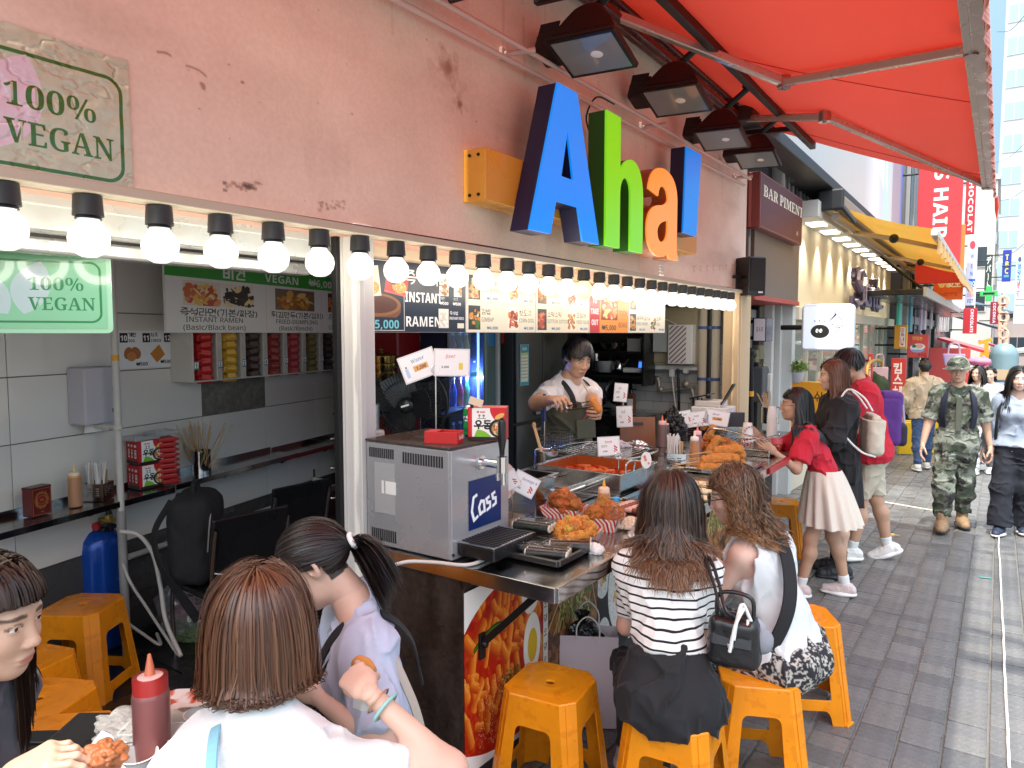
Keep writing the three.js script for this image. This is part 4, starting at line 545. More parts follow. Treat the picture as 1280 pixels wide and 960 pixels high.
{
const X1=-1.18,Z1=-1.98,XB=-1.57,XW=-2.12,ZE=-6.35,c=wT('serving_counter','long stainless steel counter with food photo panels on its front','counter',[-1.65,gy(-2),-2]);
const slab=(xa,xb,za,zb)=>box(xb-xa,.035,za-zb,(xa+xb)/2,CT-.0175,(za+zb)/2,.004);
mesh('worktop',[slab(XW,X1,Z1,-2.42)],M.steelDark,c);mesh('worktop',[slab(XW,X1,-2.4225,ZE)],M.steelDark,c);
mesh('worktop_edge',[box(.012,.055,Z1-ZE,X1+.004,CT-.026,(Z1+ZE)/2,.003),box(X1-XW,.055,.012,(X1+XW)/2,CT-.026,Z1+.004,.003)],mat([.48,.47,.46],.3,1,RS),c);
const dk=mat([.085,.065,.055],.5,.35,{roughnessMap:T.scuff,map:tex(128,(u,v)=>{const a=.8+.5*(tf(u,v*.3,12,4,5)-.5)+.2*(tn(u,v,60)-.5);return[a,a*.97,a*.95];},true,1.3)});
mesh('end_panel',[warp(box(XB-XW-.004,.86,.03,(XB+XW)/2,0,Z1-.015,.003),(x,y,z)=>[x,y+.345,z])],dk,c);
mesh('body',[warp(box(XB-XW-.03,.82,Z1-ZE-.04,(XB+XW)/2-.012,.35,(Z1+ZE)/2-.01,0,0,0,0),(x,y,z)=>[x,y<.2?gy(z)+.03:y,z])],mat([.05,.045,.04],.6),c);
const panel=(za,zb,y0,y1,t,n)=>{const g=face(za-zb,y1-y0,0,0,0,0,PI/2);g.translate(XB+n,(y0+y1)/2,(za+zb)/2);const p=g.attributes.position;for(let i=0;i<p.count;i++)if(p.getY(i)<.3)p.setY(i,p.getY(i)+gy(p.getZ(i))+.076);mesh('photo_panel',g,pR(t,.35),c,true);};
panel(Z1+.0,-2.52,.02,.72,ft,.002);panel(-2.524,-3.02,.1,.72,fk,.002);panel(-3.024,-3.5,.1,.72,foodRoll,.002);panel(-3.504,-3.75,.1,.72,foodMix,.002);panel(-3.754,-4.4,.1,.72,ft,.002);panel(-4.404,-5.2,.1,.72,fk,.002);panel(-5.204,-6.0,.1,.72,foodRoll,.002);
mesh('panel_bare_strip',box(.012,.05,Z1-ZE,XB-.004,.755,(Z1+ZE)/2),dk,c);
for(const z of[-2.08,-3.3,-4.6,-5.9]){const s=mesh('shelf_bracket',[beam([XB+.012,.5,z],[X1-.1,CT-.045,z],.012,.026,.003)],M.blackMetal,c);mesh('bracket_foot',[box(.012,.1,.035,XB+.008,.49,z,.003),sph(.016,XB+.02,.5,z)],M.blackMetal,s);}
mesh('red_trim',box(.014,.04,1.5,X1+.018,CT-.022,-5.3,.004),mat([.4,.02,.03],.35),c);
}
{
const a=ctp(465,677),b=ctp(562,703),xl=a.x,xr=b.x,zf=b.z,zb=zf-.37,yt=onZ(563,561,zf).y;
const t=wT('beer_dispenser','grey steel beer cooler with a tap and blue logo plate on the counter end','beer dispenser',[(xl+xr)/2,CT,zf-.18]);
const W=xr-xl,H=yt-CT,D=zf-zb,cx=(xl+xr)/2,cz=(zf+zb)/2,gm=mat([.36,.365,.375],.45,.35,{roughnessMap:T.scuff,bumpMap:T.grain,bumpScale:.0005});
mesh('cabinet',[box(W,H-.012,D,cx,CT+.004+(H-.012)/2,cz,.008)],gm,t);
mesh('front_plate',box(.012,H-.016,D-.004,xr+.004,CT+.004+(H-.012)/2,cz,.003),mat([.46,.46,.465],.4,.4,RS),t);
mesh('top_sheet',box(W+.004,.01,D+.004,cx,yt-.003,cz,.003),mat([.3,.24,.2],.55,.2,{roughnessMap:T.scuff,map:stoneTex}),t);
const vent=(u0,u1,v0,v1,n)=>{const g=[];for(let i=0;i<n;i++)g.push(box((u1-u0)/n*.5,v1-v0,.004,lp(xl+u0,xl+u1,(i+.5)/n),CT+(v0+v1)/2,zf+.0005));stuff(mesh('vent',g,M.dark,t));};
vent(W*.04,W*.36,H*.84,H*.93,12);vent(W*.46,W*.94,H*.82,H*.92,16);vent(W*.06,W*.38,H*.06,H*.17,12);
mesh('sticker',[box(.11,.2,.0015,xl+W*.24,CT+H*.56,zf+.001)],mat([.4,.4,.4],.3,.1,{bumpMap:T.grain,bumpScale:.002}),t);
mesh('label_note',[box(.055,.05,.002,xl+W*.32,CT+H*.57,zf+.003),box(.012,.05,.0021,xl+W*.22,CT+H*.57,zf+.003)],M.paper,t);
const logo=canvas(256,256,(x,w,h)=>{x.fillStyle='#0e2a63';x.fillRect(0,0,w,h);x.save();x.translate(128,128);x.rotate(-.2);x.transform(1,0,-.1,1,0,0);x.lineWidth=17;x.strokeStyle='#fff';x.lineCap='butt';const S=(a)=>{x.beginPath();a.forEach((p,i)=>x[i?'lineTo':'moveTo'](p[0],p[1]));x.stroke();};S([[-58,-60],[-88,-55],[-108,10],[-96,62],[-62,52]]);S([[-20,46],[-46,50],[-52,10],[-34,-14],[-12,-6],[-10,56]]);S([[36,-12],[10,-8],[14,14],[36,20],[34,46],[4,52]]);S([[84,-18],[58,-14],[62,10],[84,16],[82,44],[52,50]]);x.restore();});
mesh('logo_plate',[face(.21,.19,0,0,0,0,PI/2).translate(xr+.0125,CT+H*.45,cz-.02)],pR(logo,.3),t,true);
const tap=mesh('tap',[cyl(.022,.026,.02,xr+.018,CT+H*.83,cz+.02,18,0,0,PI/2),cyl(.016,.016,.11,xr+.07,CT+H*.83,cz+.02,14,0,0,PI/2),cyl(.02,.02,.06,xr+.12,CT+H*.83,cz+.02,14),cyl(.008,.011,.075,xr+.125,CT+H*.74,cz+.02,12),cyl(.006,.008,.06,xr+.1,CT+H*.755,cz+.02,10)],M.chrome,t);
mesh('handle',[lathe([[0,0],[.009,0],[.011,.03],[.016,.06],[.015,.13],[.008,.145],[0,.147]],14,xr+.12,CT+H*.83+.03,cz+.02)],M.black,tap);
const dtr=mesh('drip_tray',[box(.17,.05,.27,xr+.095,CT+.045,cz+.02,.008)],M.black,t),gl=[];
mesh('tray_rim',[box(.172,.006,.272,xr+.095,CT+.071,cz+.02,.003)],M.steelDark,dtr);
for(let i=0;i<13;i++)gl.push(box(.15,.004,.005,xr+.095,CT+.0755,cz-.09+i*.0185));stuff(mesh('grille',gl,M.dark,dtr));
for(const x of[xl+.03,xr-.03])mesh('bolt',cyl(.006,.006,.004,x+.05,CT+.03,zf+.001,8,PI/2),M.dark,t);
mesh('foot',[cyl(.012,.012,.008,xl+.03,CT+.002,zf-.03,8),cyl(.012,.012,.008,xr-.03,CT+.002,zf-.03,8),cyl(.012,.012,.008,xr-.03,CT+.002,zb+.03,8)],M.rubber,t);
const top=(px,py)=>onY(px,py,yt+.002);
{const p=top(555,553);const o=wT('red_carton','low red drinks carton with white script on top of the beer cooler','carton',p);const tx=canvas(256,64,(x,w,h)=>{x.fillStyle='#c8161d';x.fillRect(0,0,w,h);x.font='italic bold 38px serif';x.fillStyle='#fff';x.fillText('Coca-Cola',56,44);});const g=[box(.13,.045,.003,p.x-.0,p.y+.0225,p.z+.035,.001),box(.13,.045,.003,p.x,p.y+.0225,p.z-.035,.001),box(.003,.045,.07,p.x-.065,p.y+.0225,p.z),box(.003,.045,.07,p.x+.065,p.y+.0225,p.z),box(.13,.003,.07,p.x,p.y+.002,p.z),box(.05,.003,.07,p.x-.04,p.y+.044,p.z)];mesh('tray',g,M.red,o);mesh('print',face(.068,.04,0,0,0,0,PI/2).translate(p.x+.0672,p.y+.0225,p.z),pR(tx),o,true);o.rotation.y=.35;}
{const p=top(578,547).add(V(0,0,-.06));const o=wT('soda_can','green soda can between the red carton and the noodle box','can',p);const tx=canvas(256,256,(x,w,h)=>{x.fillStyle='#0a8a43';x.fillRect(0,0,w,h);x.fillStyle='#0b6a36';x.fillRect(0,190,w,40);x.font='italic bold 84px sans-serif';for(const X of[-20,108,236]){x.strokeStyle='#0b3560';x.lineWidth=10;x.strokeText('Sprite',X,120);x.fillStyle='#fff';x.fillText('Sprite',X,120);}});mesh('shell',geo(new THREE.CylinderGeometry(.033,.033,.105,28,1,true),p.x,p.y+.06,p.z),pR(tx,.3),o,true);mesh('lid',[lathe([[0,.1185],[.024,.1185],[.027,.122],[.029,.118],[.033,.1125]],24,p.x,p.y,p.z),lathe([[.033,.0075],[.027,0],[0,.002]],24,p.x,p.y,p.z)],M.steel,o);}
{const p=top(601,551).add(V(0,0,-.05));const o=wT('noodle_box','single red and white noodle box with green swoosh on the beer cooler','noodle box',p);nB(o,p,.15,.13,.085,.5);}
{const p=top(571,540).add(V(0,0,-.12));const o=wT('water_bottle','clear water bottle with blue cap behind the soda can','water bottle',p);bW(o,p,.25);}
cD('wire card stand holding the Water and Beer price cards above the beer cooler',top(545,541),.255,[[-.068,.028,.155,.115,.35,'Water',0],[.068,.04,.15,.115,-.02,'Beer',1]]);
{const p=top(588,512);const o=wT('price_tag','small cream price tag clipped on the noodle box corner','price tag',V(xr-.02,yt+.155,zb+.18));const q=o.base;mesh('tag_card',box(.055,.03,.002,q.x,q.y,q.z,0,0,.5,-.3),mat([.75,.6,.4],.8),o);mesh('clip',box(.012,.02,.006,q.x-.02,q.y-.015,q.z),M.dark,o);}
}
function nB(o,p,w,h,d,turn=0){
const tx=canvas(256,224,(x,W,H)=>{x.fillStyle='#f3f1ea';x.fillRect(0,0,W,H);x.fillStyle='#cf1b22';x.fillRect(0,0,26,H);x.beginPath();x.moveTo(150,0);x.quadraticCurveTo(140,60,W,150);x.lineTo(W,0);x.fill();x.fillStyle='#7fbf2a';x.beginPath();x.moveTo(30,H);x.lineTo(60,150);x.quadraticCurveTo(130,150,175,H);x.fill();x.fillStyle='#151515';x.fillRect(0,H-24,256,24);x.beginPath();x.arc(205,140,62,0,7);x.fill();x.fillStyle='#c98a55';x.beginPath();x.arc(208,142,48,0,7);x.fill();const R=rng(3);for(let i=0;i<60;i++){x.fillStyle=['#e9d0a2','#a85a34','#f3e3c6','#6b8c3a','#e08a5c'][i%5];x.beginPath();x.ellipse(175+R()*66,110+R()*64,4+R()*12,3+R()*6,R()*3,0,7);x.fill();}x.fillStyle='#e9b45a';x.beginPath();x.ellipse(215,56,36,16,-.5,0,7);x.fill();write(x,'호호',62,44,30,'#222',.1);write(x,'우동',40,84,62,'#111',.17);x.fillStyle='#c22';x.fillRect(60,22,14,12);x.fillRect(80,24,36,8);});
const q=g=>geo(g.translate(0,0,0),0,0,0,0,turn,0).translate(p.x,p.y,p.z);
const side=canvas(64,128,(x)=>{x.fillStyle='#a8141b';x.fillRect(0,0,64,128);x.fillStyle='#191919';x.fillRect(0,108,64,20);x.fillStyle='#f2efe8';x.fillRect(22,46,20,46);write(x,'우',24,48,16,'#111',.12);write(x,'동',24,68,16,'#111',.12);x.fillStyle='#e8c8c8';x.fillRect(18,18,26,14);});
mesh('carton',q(box(w,h,d,0,h/2,0,.003)),mat([.5,.03,.035],.45),o);
mesh('front_print',q(face(w-.004,h-.004,0,h/2,d/2+.0012)),pR(tx,.4),o,true);
mesh('side_print',q(face(d-.004,h-.004,-w/2-.0012,h/2,0,0,-PI/2)),pR(side,.4),o,true);
return q;
}
function bW(o,p,h){const s=h/.25;mesh('shell',lathe([[0,.004],[.02,0],[.031,.006],[.032,.03],[.029,.04],[.032,.05],[.032,.09],[.029,.1],[.032,.11],[.032,.16],[.028,.185],[.016,.212],[.0135,.22],[.0135,.235]].map(([a,b])=>[a*s,b*s]),28,p.x,p.y,p.z),M.clear,o);mesh('cap',lathe([[0,.25],[.015,.25],[.0155,.245],[.0155,.23],[.013,.229]].map(([a,b])=>[a*s,b*s]),22,p.x,p.y,p.z),mat([.04,.3,.62],.4),o);}
function cardTex(name,kind){return canvas(256,180,(x,w,h)=>{x.fillStyle='#f4f2f0';x.fillRect(0,0,w,h);x.strokeStyle='#d9d6d6';x.lineWidth=6;x.strokeRect(3,3,w-6,h-6);x.save();x.translate(78,62);x.rotate(-.06);x.font='italic 34px serif';x.fillStyle=['#2d6f96','#c96a5a','#4a4a90','#2f7f4a','#b8452f'][kind%5];x.fillText(name,0,0);x.restore();if(kind===0){x.fillStyle='#e2a560';x.save();x.translate(84,84);x.rotate(-.03);x.fillRect(0,0,104,40);la(x,'1,200',14,31,30,'#2a2320','bold italic');x.restore();x.fillStyle='#b8cbe8';x.fillRect(24,86,24,62);x.fillStyle='#223';x.fillRect(31,70,10,12);}else if(kind===1){la(x,'6,000',52,128,22,'#555');x.fillStyle='#e6c832';x.fillRect(178,92,30,46);x.fillStyle='#f3efe0';x.fillRect(174,80,38,14);}else{write(x,['매운맛','소떡소떡','어묵','튀김'][kind%4],40,76,24,['#7b8b2a','#555','#a34','#c80'][kind%4],.09);la(x,'₩ 4,000',40,146,22,'#333');x.fillStyle='#c2202c';for(let i=0;i<7;i++){x.beginPath();x.ellipse(196+(i%3)*12,92+i*8,10,7,.6,0,7);x.fill();}}});}
function cD(label,p,h,cards,turn=.75){
const t=thing('card_stand',label,'card holder',p,turn);
mesh('foot',lathe([[0,0],[.032,0],[.034,.004],[.03,.009],[0,.012]],22),M.chrome,t);mesh('stem',rod([0,.01,0],[0,h,0],.003,8),M.chrome,t);mesh('clip_ring',[geo(new THREE.TorusGeometry(.017,.0025,8,22),0,h+.012,.004),geo(new THREE.TorusGeometry(.014,.0025,8,22),0,h+.012,-.006)],M.chrome,t);
for(const[x,y,w,hh,r,s,k]of cards){const c=mesh('price_card',geo(box(w,hh,.0016,0,0,0),x,h+y,k%2?.005:-.004,0,0,r),M.paper,t);mesh('card_print',geo(face(w-.004,hh-.004),x,h+y,(k%2?.005:-.004)+.0014,0,0,r),pR(cardTex(s,k),.25,{clearcoat:.5}),c,true);}
return t;
}
function sQ(label,p,h,c,tip,fill=.78,kind='sauce bottle'){
const s=h/.2,t=thing('sauce_bottle',label,kind,p,0),L=q=>q.map(([a,b])=>[a*s,b*s]);
mesh('sauce',lathe(L([[0,.002],[.027,.002],[.0285,.006],[.0285,.148*fill/.78],[0,.148*fill/.78]]),26),mat(c,.35),t);
mesh('shell',lathe(L([[0,0],[.028,0],[.0305,.004],[.0305,.14],[.029,.148],[.024,.152]]),26),mat([c[0]*.5+.45,c[1]*.5+.42,c[2]*.5+.4],.3,0,{transmission:.75,thickness:0}),t);
const lid=mesh('lid',lathe(L([[.024,.15],[.0265,.152],[.0265,.17],[.02,.175],[.009,.177],[0,.177]]),24),mat([tip[0]*.4+.5,tip[1]*.4+.42,tip[2]*.4+.42],.35),t);mesh('nozzle',lathe(L([[.009,.176],[.007,.19],[.003,.212],[.0015,.214],[0,.214]]),14),mat(tip,.4),lid);return t;
}
{
{const t=wT('hose','pale hose lying across the counter end below the beer cooler','hose',ctp(520,712));mesh('hose_line',tube([ctp(446,700,.01),ctp(458,690,.01),ctp(480,708,.008),ctp(510,702,.008),ctp(545,703,.008),ctp(585,706,.008),ctp(625,690,.01)],.007,8,60),mat([.6,.57,.52],.5),t);mesh('hose_end',sph(.009,...ctp(446,700,.01).toArray()),M.steel,t);}
{const p=ctp(655,640).add(V(0,0,-.06)),t=thing('steel_bin','deep empty steel food bin beside the beer cooler','food bin',p,.0),w=.16,h=.17,d=.17,th=.003,s=(pts)=>pts;mesh('bin_wall',[box(w,h,th,0,h/2,d/2,.001),box(w,h,th,0,h/2,-d/2,.001),box(th,h,d,w/2,h/2,0,.001),box(th,h,d,-w/2,h/2,0,.001),box(w,th,d,0,.003,0)],M.steel,t);mesh('rim',[box(w+.03,.006,.016,0,h,d/2+.006,.002),box(w+.03,.006,.016,0,h,-d/2-.006,.002),box(.016,.006,d,w/2+.006,h,0,.002),box(.016,.006,d,-w/2-.006,h,0,.002)],M.steel,t);mesh('side_handle',[box(.05,.006,.02,w/2+.03,h,0,.002)],M.steel,t);}
{const p=ctp(640,664);cD('card stand with a handwritten price card leaning over the steel bin',p,.2,[[.055,.0,.115,.09,-.5,'Sausage &',2],[-.02,.015,.1,.08,.45,'Fried',3]],.75);}
{const p=ctp(625,668).add(V(0,0,-.05)),t=wT('cardboard_tub','small cardboard tub of squeeze sachets and bottles behind the drip tray','box',p);mesh('tub',[box(.12,.07,.003,p.x,p.y+.035,p.z+.05),box(.12,.07,.003,p.x,p.y+.035,p.z-.05),box(.003,.07,.1,p.x+.06,p.y+.035,p.z),box(.003,.07,.1,p.x-.06,p.y+.035,p.z)],mat([.4,.3,.2],.85),t);}
sQ('small red sauce bottle standing in the cardboard tub',ctp(618,662).add(V(-.02,0,-.05)),.14,[.5,.03,.02],[.6,.05,.04],.85);
{const p=ctp(606,668).add(V(-.03,.0,-.12)),t=wT('paper_plate','pale pink paper plate leaning behind the beer tap','plate',p);mesh('disc',geo(lathe([[0,0],[.07,.002],[.095,.014],[.096,.016],[.07,.005],[0,.003]],30),0,0,0,1.25,.5,0).translate(p.x,p.y+.2,p.z),mat([.8,.65,.62],.8),t);mesh('prop',rod([p.x,p.y,p.z-.05],[p.x+.01,p.y+.17,p.z-.01],.004),M.chrome,t);}
{const p=ctp(668,600).add(V(-.12,0,-.3)),t=wT('spatula','long spatula with a navy blue handle standing behind the bin','spatula',p);mesh('handle',rod(V(p.x,p.y+.3,p.z),V(p.x,p.y+.47,p.z),.012,12,.01),mat([.02,.03,.12],.4),t);mesh('blade',[rod(V(p.x,p.y+.02,p.z),V(p.x,p.y+.3,p.z),.005),box(.07,.12,.003,p.x,p.y+.06,p.z)],M.steel,t);}
{const c=ctp(682,690),turn=.0,t=thing('oven_tray','black oven tray at the counter edge carrying film-wrapped gimbap packs','tray',c.clone().add(V(-.02,0,0)),turn),w=.33,d=.3;mesh('tray_base',box(w,.005,d,0,.006,0,.002),M.black,t);mesh('tray_rim',[beam([-w/2,.02,d/2],[w/2,.02,d/2],.018,.022),beam([-w/2,.02,-d/2],[w/2,.02,-d/2],.018,.022),beam([-w/2,.02,-d/2],[-w/2,.02,d/2],.018,.022),beam([w/2,.02,-d/2],[w/2,.02,d/2],.018,.022)],mat([.1,.1,.1],.25,.8),t);
const film=mat([.96,.97,.97],.06,0,{transmission:1,thickness:0,bumpMap:T.grain,bumpScale:.004}),nori=mat([.012,.014,.01],.4),rice=mat([.7,.66,.55],.7),fill_=mat([.75,.35,.03],.6);let proto=null;
const says=['gimbap pack nearest the tray corner by the drip tray','gimbap pack lying on top of another at the back of the tray','gimbap pack at the tray edge beside the chicken boats','lower gimbap pack under the stack at the back','gimbap pack lowest at the street edge of the tray'];
[[-.03,.013,.07,.25],[-.07,.06,-.06,.15],[.1,.013,-.05,.5],[-.05,.013,-.05,.1],[.08,.013,.08,.3]].forEach(([x,y,z,a],i)=>{const pos=V(x,y,z).add(t.position);if(!proto){proto=thing('gimbap_pack',says[i],'gimbap pack',pos,a,'gimbap packs on the black tray');for(const dz of[-.028,.0,.028])mesh('roll',geo(cyl(.0165,.0165,.15,0,0,0,14,0,0,PI/2),0,.018,dz),nori,proto);const cut=[];for(const dz of[-.028,0,.028])for(let k=0;k<2;k++)cut.push(cyl(.015,.015,.006,(k?.0775:-.0775),.018,dz,12,0,0,PI/2));mesh('rice_end',cut.slice(0,6),rice,proto);const fl=[];for(const dz of[-.028,0,.028])fl.push(cyl(.006,.006,.0075,.078,.02,dz,8,0,0,PI/2));mesh('filling',fl,fill_,proto);mesh('film',warp(box(.175,.045,.1,0,.021,0,.012,0,0,0,3),(X,Y,Z)=>[X+.006*(noise(X*60,Z*60)-.5),Y+.008*(noise(X*50,Y*40,Z*50)-.5),Z]),film,proto);}else copy(proto,pos,a,says[i]);});}
{const c=ctp(688,628),t=wT('pan_lid','large flat steel pan lid with a dished grip lying on the counter','pan lid',c);const y=CT+.075;mesh('plate',warp(box(.5,.012,.5,c.x-.12,y,c.z-.2,.005),(x,Y,z)=>[x,Y,z]),M.steel,t);mesh('step',box(.44,.01,.44,c.x-.12,y+.009,c.z-.2,.004),M.steel,t);mesh('grip',lathe([[.075,.002],[.07,.006],[.04,-.004],[0,-.005]],26,c.x-.14,y+.016,c.z-.2),M.steelDark,t);mesh('well_below',[box(.5,.06,.5,c.x-.12,CT+.034,c.z-.2,.004)],M.steelDark,t);}
{const A=onY(672,581,.95),B=onY(777,593,.95),C=onY(811,581,.95),zf=A.z,zb=-3.66,xl=A.x,xr=B.x,t=wT('sauce_pan_tray','rectangular steel pan full of red rice cake sauce','pan',[(xl+xr)/2,CT,(zf+zb)/2]),y0=CT+.02,y1=.95,w=xr-xl,d=zf-zb,cx=(xl+xr)/2,cz=(zf+zb)/2,pm=mat([.5,.48,.45],.38,1,RS);
mesh('pan_wall',[box(w,y1-y0,.006,cx,(y0+y1)/2,zf,.002),box(w,y1-y0,.006,cx,(y0+y1)/2,zb,.002),box(.006,y1-y0,d,xl,(y0+y1)/2,cz,.002),box(.006,y1-y0,d,xr,(y0+y1)/2,cz,.002),box(w+.03,.006,.02,cx,y1,zf+.008,.002),box(w+.03,.006,.02,cx,y1,zb-.008,.002),box(.02,.006,d,xl-.008,y1,cz,.002),box(.02,.006,d,xr+.008,y1,cz,.002),box(w,.01,d,cx,y0,cz)],pm,t);
const sc=canvas(256,256,(x,W,H)=>{const R=rng(31);x.fillStyle='#8f1c06';x.fillRect(0,0,W,H);for(let i=0;i<500;i++){x.fillStyle=['#b7320c','#6d1304','#cc4a14','#a3240a'][i%4];x.globalAlpha=.5;x.beginPath();x.ellipse(R()*W,R()*H,3+R()*16,2+R()*7,R()*3,0,7);x.fill();}});
const sg=new THREE.PlaneGeometry(w-.01,d-.01,50,36).rotateX(-PI/2);sg.translate(cx,y1-.055,cz);warp(sg,(x,y,z)=>[x,y+.014*(fbm(x*26,z*26,1,3)-.5),z]);mesh('red_sauce',sg,mat(0xffffff,.14,0,{map:sc}),t,true);
mesh('sauce_stain',[box(w-.012,.05,.002,cx,y1-.032,zb+.005),box(.002,.05,d-.012,xl+.005,y1-.032,cz),box(.002,.04,d-.012,xr-.005,y1-.036,cz)],mat([.34,.07,.015],.35,0,RS),t);
const R=rng(8),ck=[];for(let i=0;i<34;i++){const x=cx+(R()-.5)*w*.85,z=cz+(R()-.5)*d*.8;ck.push(geo(new THREE.CapsuleGeometry(.012,.05,4,8),0,0,0,0,R()*6,PI/2).translate(x,y1-.055,z));}stuff(mesh('rice_cake',ck,mat([.55,.12,.025],.2),t));
for(const[hx,hz]of[[xl+.04,zb-.0],[xr+.0,zf-.06]])mesh('handle',tube([[hx,y1,hz],[hx+.005,y1+.045,hz],[hx+.005,y1+.045,hz-.1],[hx,y1,hz-.1]],.005,8,24),M.steel,t);
mesh('burner_frame',[box(w+.1,.02,.03,cx,CT+.01,zf+.03,.003),box(w+.16,.05,.02,cx-.03,CT+.025,zb-.04,.003),box(.03,.03,d+.4,xr+.05,CT+.015,cz-.15,.003)],M.steelDark,t);}
{const p=ctp(681,600).add(V(-.02,0,-.05)),t=wT('stock_pot','small steel pot with a wooden paddle left of the red sauce pan','pot',p),h=.16;mesh('pot_wall',lathe([[0,.003],[.065,.003],[.068,.01],[.068,h],[.073,h+.004],[.07,h+.006],[.064,h],[.064,.01]],28,p.x,p.y,p.z),M.steel,t);mesh('broth',cyl(.063,.063,.004,p.x,p.y+h-.03,p.z,24),mat([.4,.12,.05],.2),t);const sp=wT('wooden_paddle','wooden paddle standing in the small steel pot','paddle',V(p.x,p.y+.1,p.z));mesh('shaft',beam(V(p.x,p.y+.05,p.z),V(p.x-.1,p.y+.3,p.z-.02),.022,.008,.003),M.wood,sp);mesh('tip',sph(.014,p.x-.1,p.y+.3,p.z-.02,1,1.4,.5),M.wood,sp);}
{const proto=[];[[700,556,'wire fry basket with a red handle in front of the cook'],[690,566,'wire fry basket hung at the left of the fryer']].forEach(([px,py,l],i)=>{const p=ctp(px,py,.1).add(V(0,0,-.05));const t=wT('fry_basket',l,'fry basket',p,'fry baskets');const w=.17,d=.12,h=.1,g=[];for(let k=0;k<=9;k++){const x=-w/2+w*k/9;g.push(rod([x,0,-d/2],[x,h,-d/2],.0014,5),rod([x,0,d/2],[x,h,d/2],.0014,5),rod([x,0,-d/2],[x,0,d/2],.0014,5));}for(let k=0;k<=5;k++){const y=h*k/5;g.push(rod([-w/2,y,d/2],[w/2,y,d/2],.0014,5),rod([-w/2,y,-d/2],[w/2,y,-d/2],.0014,5),rod([w/2,y,-d/2],[w/2,y,d/2],.0014,5),rod([-w/2,y,-d/2],[-w/2,y,d/2],.0014,5));}const q=g.map(e=>e.translate(p.x,p.y,p.z));stuff(mesh('mesh_wire',q,M.steelDark,t));mesh('rim',[beam([p.x-w/2,p.y+h,p.z+d/2],[p.x+w/2,p.y+h,p.z+d/2],.005,.005,.001),beam([p.x-w/2,p.y+h,p.z-d/2],[p.x+w/2,p.y+h,p.z-d/2],.005,.005,.001)],M.steel,t);if(!i)mesh('handle',[tube([[p.x+.06,p.y+h,p.z-.06],[p.x+.1,p.y+h+.07,p.z-.1],[p.x+.14,p.y+h+.16,p.z-.13]],.004,6),geo(new THREE.TorusGeometry(.014,.005,8,18),p.x+.146,p.y+h+.19,p.z-.135,.2,.4,0),rod([p.x+.128,p.y+h+.13,p.z-.12],[p.x+.143,p.y+h+.178,p.z-.133],.009)],mat([.6,.02,.05],.35),t);});}
{const p=ctp(760,570).add(V(-.1,0,-.2)),t=wT('fryer','steel counter fryer with wire lids in front of the cook','fryer',V(-2.15,CT,-3.95));mesh('tank',[box(.5,.1,.5,-2.02,CT+.05,-3.98,.006)],M.steelDark,t);const g=[];for(let i=0;i<14;i++)g.push(rod([-2.24+i*.034,CT+.112,-4.2],[-2.24+i*.034,CT+.112,-3.76],.002,5));stuff(mesh('drain_grid',g,M.steel,t));mesh('rim_tube',tube([[-2.26,CT+.112,-3.75],[-1.78,CT+.112,-3.75],[-1.78,CT+.112,-4.22],[-2.26,CT+.112,-4.22]],.006,8,60,true),M.steel,t);mesh('oil',box(.44,.004,.44,-2.02,CT+.1035,-3.98),mat([.1,.05,.01],.08),t);}
cD('card stand with a price card behind the red sauce pan',ctp(783,640).add(V(-.18,0,-.28)),.2,[[-.05,.06,.115,.1,.06,'Tteok',4]],.6);
{const p=ctp(783,640).add(V(-.0,0,-.22)),t=thing('rabbit_card','small oval drawn card on a thin wire over the red sauce pan','card',p,.6);mesh('oval',prism(new THREE.Shape().absellipse(0,0,.026,.042,0,PI*2)&&(()=>{const s=new THREE.Shape();s.absellipse(0,0,.026,.042,0,PI*2);return s;})(),.003,0,0,.215,0),M.paper,t);mesh('drawn_lines',[face(.012,.03,-.006,.225,.0045,0,0,.3),face(.008,.012,.012,.2,.0045)],mat([.7,.2,.12],.8),t);mesh('wire',rod([0,0,0],[0,.19,0],.0015,6),M.chrome,t);}
sQ('yellow mustard bottle standing between the lid and the chicken boats',ctp(752,655).add(V(0,0,-.02)),.185,[.72,.38,.05],[.8,.45,.03],.8);
{const p=ctp(770,684),t=wT('water_bottle','empty clear water bottle with blue cap beside the crumpled foil','water bottle',p);bW(t,p,.2);}
const cr=(name,label,cat,p,r,m,sx=1,sy=.8,sz=1,s=1,n=26)=>{const g=new THREE.IcosahedronGeometry(r,9);warp(g,(x,y,z)=>{const l=hypot(x,y,z),u=x/l,v=y/l,w=z/l,k=.78+.55*(abs(noise(u*3+s,v*3,w*3)-.5))+.3*abs(noise(u*8+s,v*8,w*8)-.5);return[x*k*sx,max(-r*sy*.8,y*k*sy),z*k*sz];});const o=mesh(name,g.translate(p.x,p.y+r*sy*.75,p.z),m);o.userData={label,category:cat};return o;};
cr('crumpled_film','crumpled ball of clear film and foil behind the striped-shirt woman','food wrap',ctp(808,690),.075,mat([.85,.85,.86],.12,.3,{transmission:.5,thickness:0}),1,.9,1,3);
cr('paper_tissue','crumpled white tissue at the counter edge beside the water bottle','tissue',ctp(744,692),.03,M.paper,1.3,.8,1,5);
cr('foil_sheet','crumpled kitchen foil behind the straw caddy','foil',ctp(797,570,.03),.07,M.foil,1.2,.9,1,7);
cr('foil_parcel','foil parcel by the paper price cards near the till','foil',ctp(889,560,.02),.07,M.foil,1.5,.7,1,9);
cr('black_bag','crumpled black plastic bag at the kitchen end of the counter','plastic bag',ctp(842,548,.0),.11,M.black,1,1.3,1,12);
cr('grey_towel','rumpled grey towel beside the fryer','towel',ctp(770,562,.08),.07,mat([.5,.47,.52],.95),1.5,.55,1,15);
